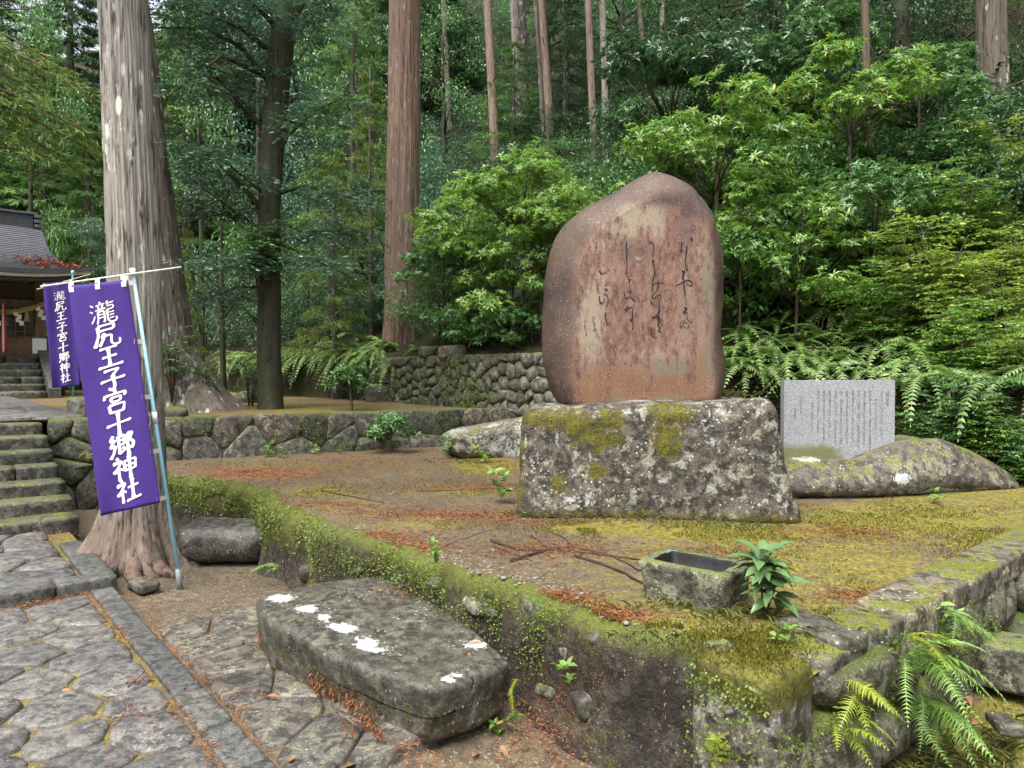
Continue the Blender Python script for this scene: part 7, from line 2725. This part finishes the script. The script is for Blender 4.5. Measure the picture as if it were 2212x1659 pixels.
for q in range(3):
    V, F = leaves(np.zeros((1, 3)), np.array([[1.0, 0, 0]]), np.array([[0, 0, 1.0]]), 1.0, .42, True, 1.0 + q * .5)
    dlm.append(mesh_of('dead_leaf', V, F, 'dry_leaf', False))
for k, (px, py, z, lab) in enumerate(((575, 1510, .03, 'reddish dead leaf on the flagstones'), (640, 1640, .03, 'dead leaf on the flagstones at the lower edge'), (1015, 1425, .3, 'pale dead leaf by the flat boulder'), (780, 1475, .03, 'small dead leaf beside the flat boulder'), (1080, 1615, -.08, 'orange dead leaf on the dirt below the wall'), (1330, 1120, ZT1, 'white dead leaf at the pedestal foot'),
                                      (1490, 1122, ZT1, 'pale curled leaf before the pedestal'), (1020, 1640, -.08, 'dead leaf near the end of the flagstones'), (1690, 1385, ZT1, 'tan dead leaf in the moss by the corner stone'), (1850, 1640, .0, 'dead leaf in the grass below the ferns'), (2100, 1570, .0, 'brown dead leaf by the stone block'), (2090, 1510, .0, 'rust dead leaf under the stone block'), (1040, 1395, .33, 'curled dead leaf on the flat boulder edge'), (500, 1380, -.03, 'pale dead leaf on the bare dirt'), (130, 1500, .04, 'small dead leaf in the cobble joint'), (360, 1545, .04, 'tan dead leaf beside the kerb'))):
    g_ = G(px, py, z)
    o = link('dead_leaf', dlm[k % 3], None, (g_.x, g_.y, g_.z + .012))
    s = rng.uniform(.05, .085)
    o.scale = (s, s, s)
    o.rotation_euler = (rng.normal(0, .3), rng.normal(0, .3), rng.uniform(0, 6.28))
    tag(o, lab, 'leaf', GDL)
# dry arching stalks among the ferns
for k, (px, py, lab) in enumerate(((1790, 720, 'bleached arching grass stalks among the ferns, left tuft'), (1890, 725, 'bleached arching grass stalks among the ferns, right tuft'))):
    q = H(px, py, 6.9)
    root = tag(empty('dry_grass', q + Vector((0, -.12, .08))), lab, 'grass', 'dry grass tufts')
    for s in range(5):
        a = -1.57 + rng.normal(0, .9)
        L = rng.uniform(.35, .6)
        pp = [(0, 0, 0), (math.cos(a) * L * .3, math.sin(a) * L * .3, L * .35), (math.cos(a) * L * .55, math.sin(a) * L * .55, L * .15), (math.cos(a) * L * .65, math.sin(a) * L * .65, -L * .35)]
        MB().tube(pp, [.006, .006, .005, .002], 5).build('stalk', 'straw_blade', root)
# stones lying on the bank and the terrace
for k, (px, py, z, hx, hy, hz, m, lab) in enumerate(((980, 772, None, .26, .2, .13, 'boulder_stone', 'reddish angular rock on the bank above the dry stone wall'), (930, 775, None, .18, .15, .10, 'mossy_stone', 'mossy rock beside the reddish angular rock'), (535, 870, ZT2, .22, .16, .16, 'boulder_stone', 'squat dark rock left of the dark branching tree'), (365, 905, ZT2, .26, .2, .10, 'mossy_stone', 'flat mossy rock at the foot of the leaning cedar'),
                                                      (830, 868, ZT2, .36, .28, .24, 'hill_rock', 'dark rock pile at the left end of the dry stone wall'), (760, 855, ZT2, .34, .3, .28, 'hill_rock', 'grey rock below the pale ferns'), (700, 850, ZT2, .30, .28, .22, 'hill_rock', 'weathered rock behind the dark branching tree'), (1560, 1440, ZT1 - .06, .09, .07, .06, 'trough_stone', 'pale lichened stone in the moss of the corner'), (310, 1270, -.02, .13, .08, .04, 'bench_stone', 'small flat stone at the foot of the big pale cedar'), (230, 1245, -.02, .07, .07, .05, 'bench_stone', 'small stone between the cedar roots'),
                                                      (1720, 1070, ZT1, .16, .1, .07, 'boulder_stone', 'small pinkish rock between the pedestal and the low boulder'), (2170, 1570, 0, .08, .06, .03, 'bench_stone', 'small grey stone in the grass below the stone block'), (1770, 1375, ZT1 - .01, .16, .1, .035, 'bench_stone', 'flat stone at the terrace edge beside the leafy plant'))):
    q = H(px, py) if z is None else G(px, py, z)
    o = rock_thing('rock', lab, 'rock', q + Vector((0, 0, hz * .45)), (hx, hy, hz), min(hx, hy, hz) * .7, m, 800 + k, .04, 4, 12, k * .7)
    o['group'] = 'loose rocks'

# LAST: things that still share a label are told apart by their order from the left
bpy.context.view_layer.update()
same = {}
for o in bpy.data.objects:
    if o.parent is None and o.get('category') and o.get('label'):
        same.setdefault(o['label'], []).append(o)
ORD = ['first', 'second', 'third', 'fourth', 'fifth', 'sixth', 'seventh', 'eighth', 'ninth']
for lab, lst in same.items():
    if len(lst) > 1:
        lst.sort(key=lambda o: o.location.x / max(o.location.y, .1))
        for k, o in enumerate(lst):
            w_ = {2: ['left one', 'right one'], 3: ['left one', 'middle one', 'right one']}.get(len(lst), [x + ' from left' for x in ORD])[min(k, 8)]
            o['label'] = lab + ', ' + w_
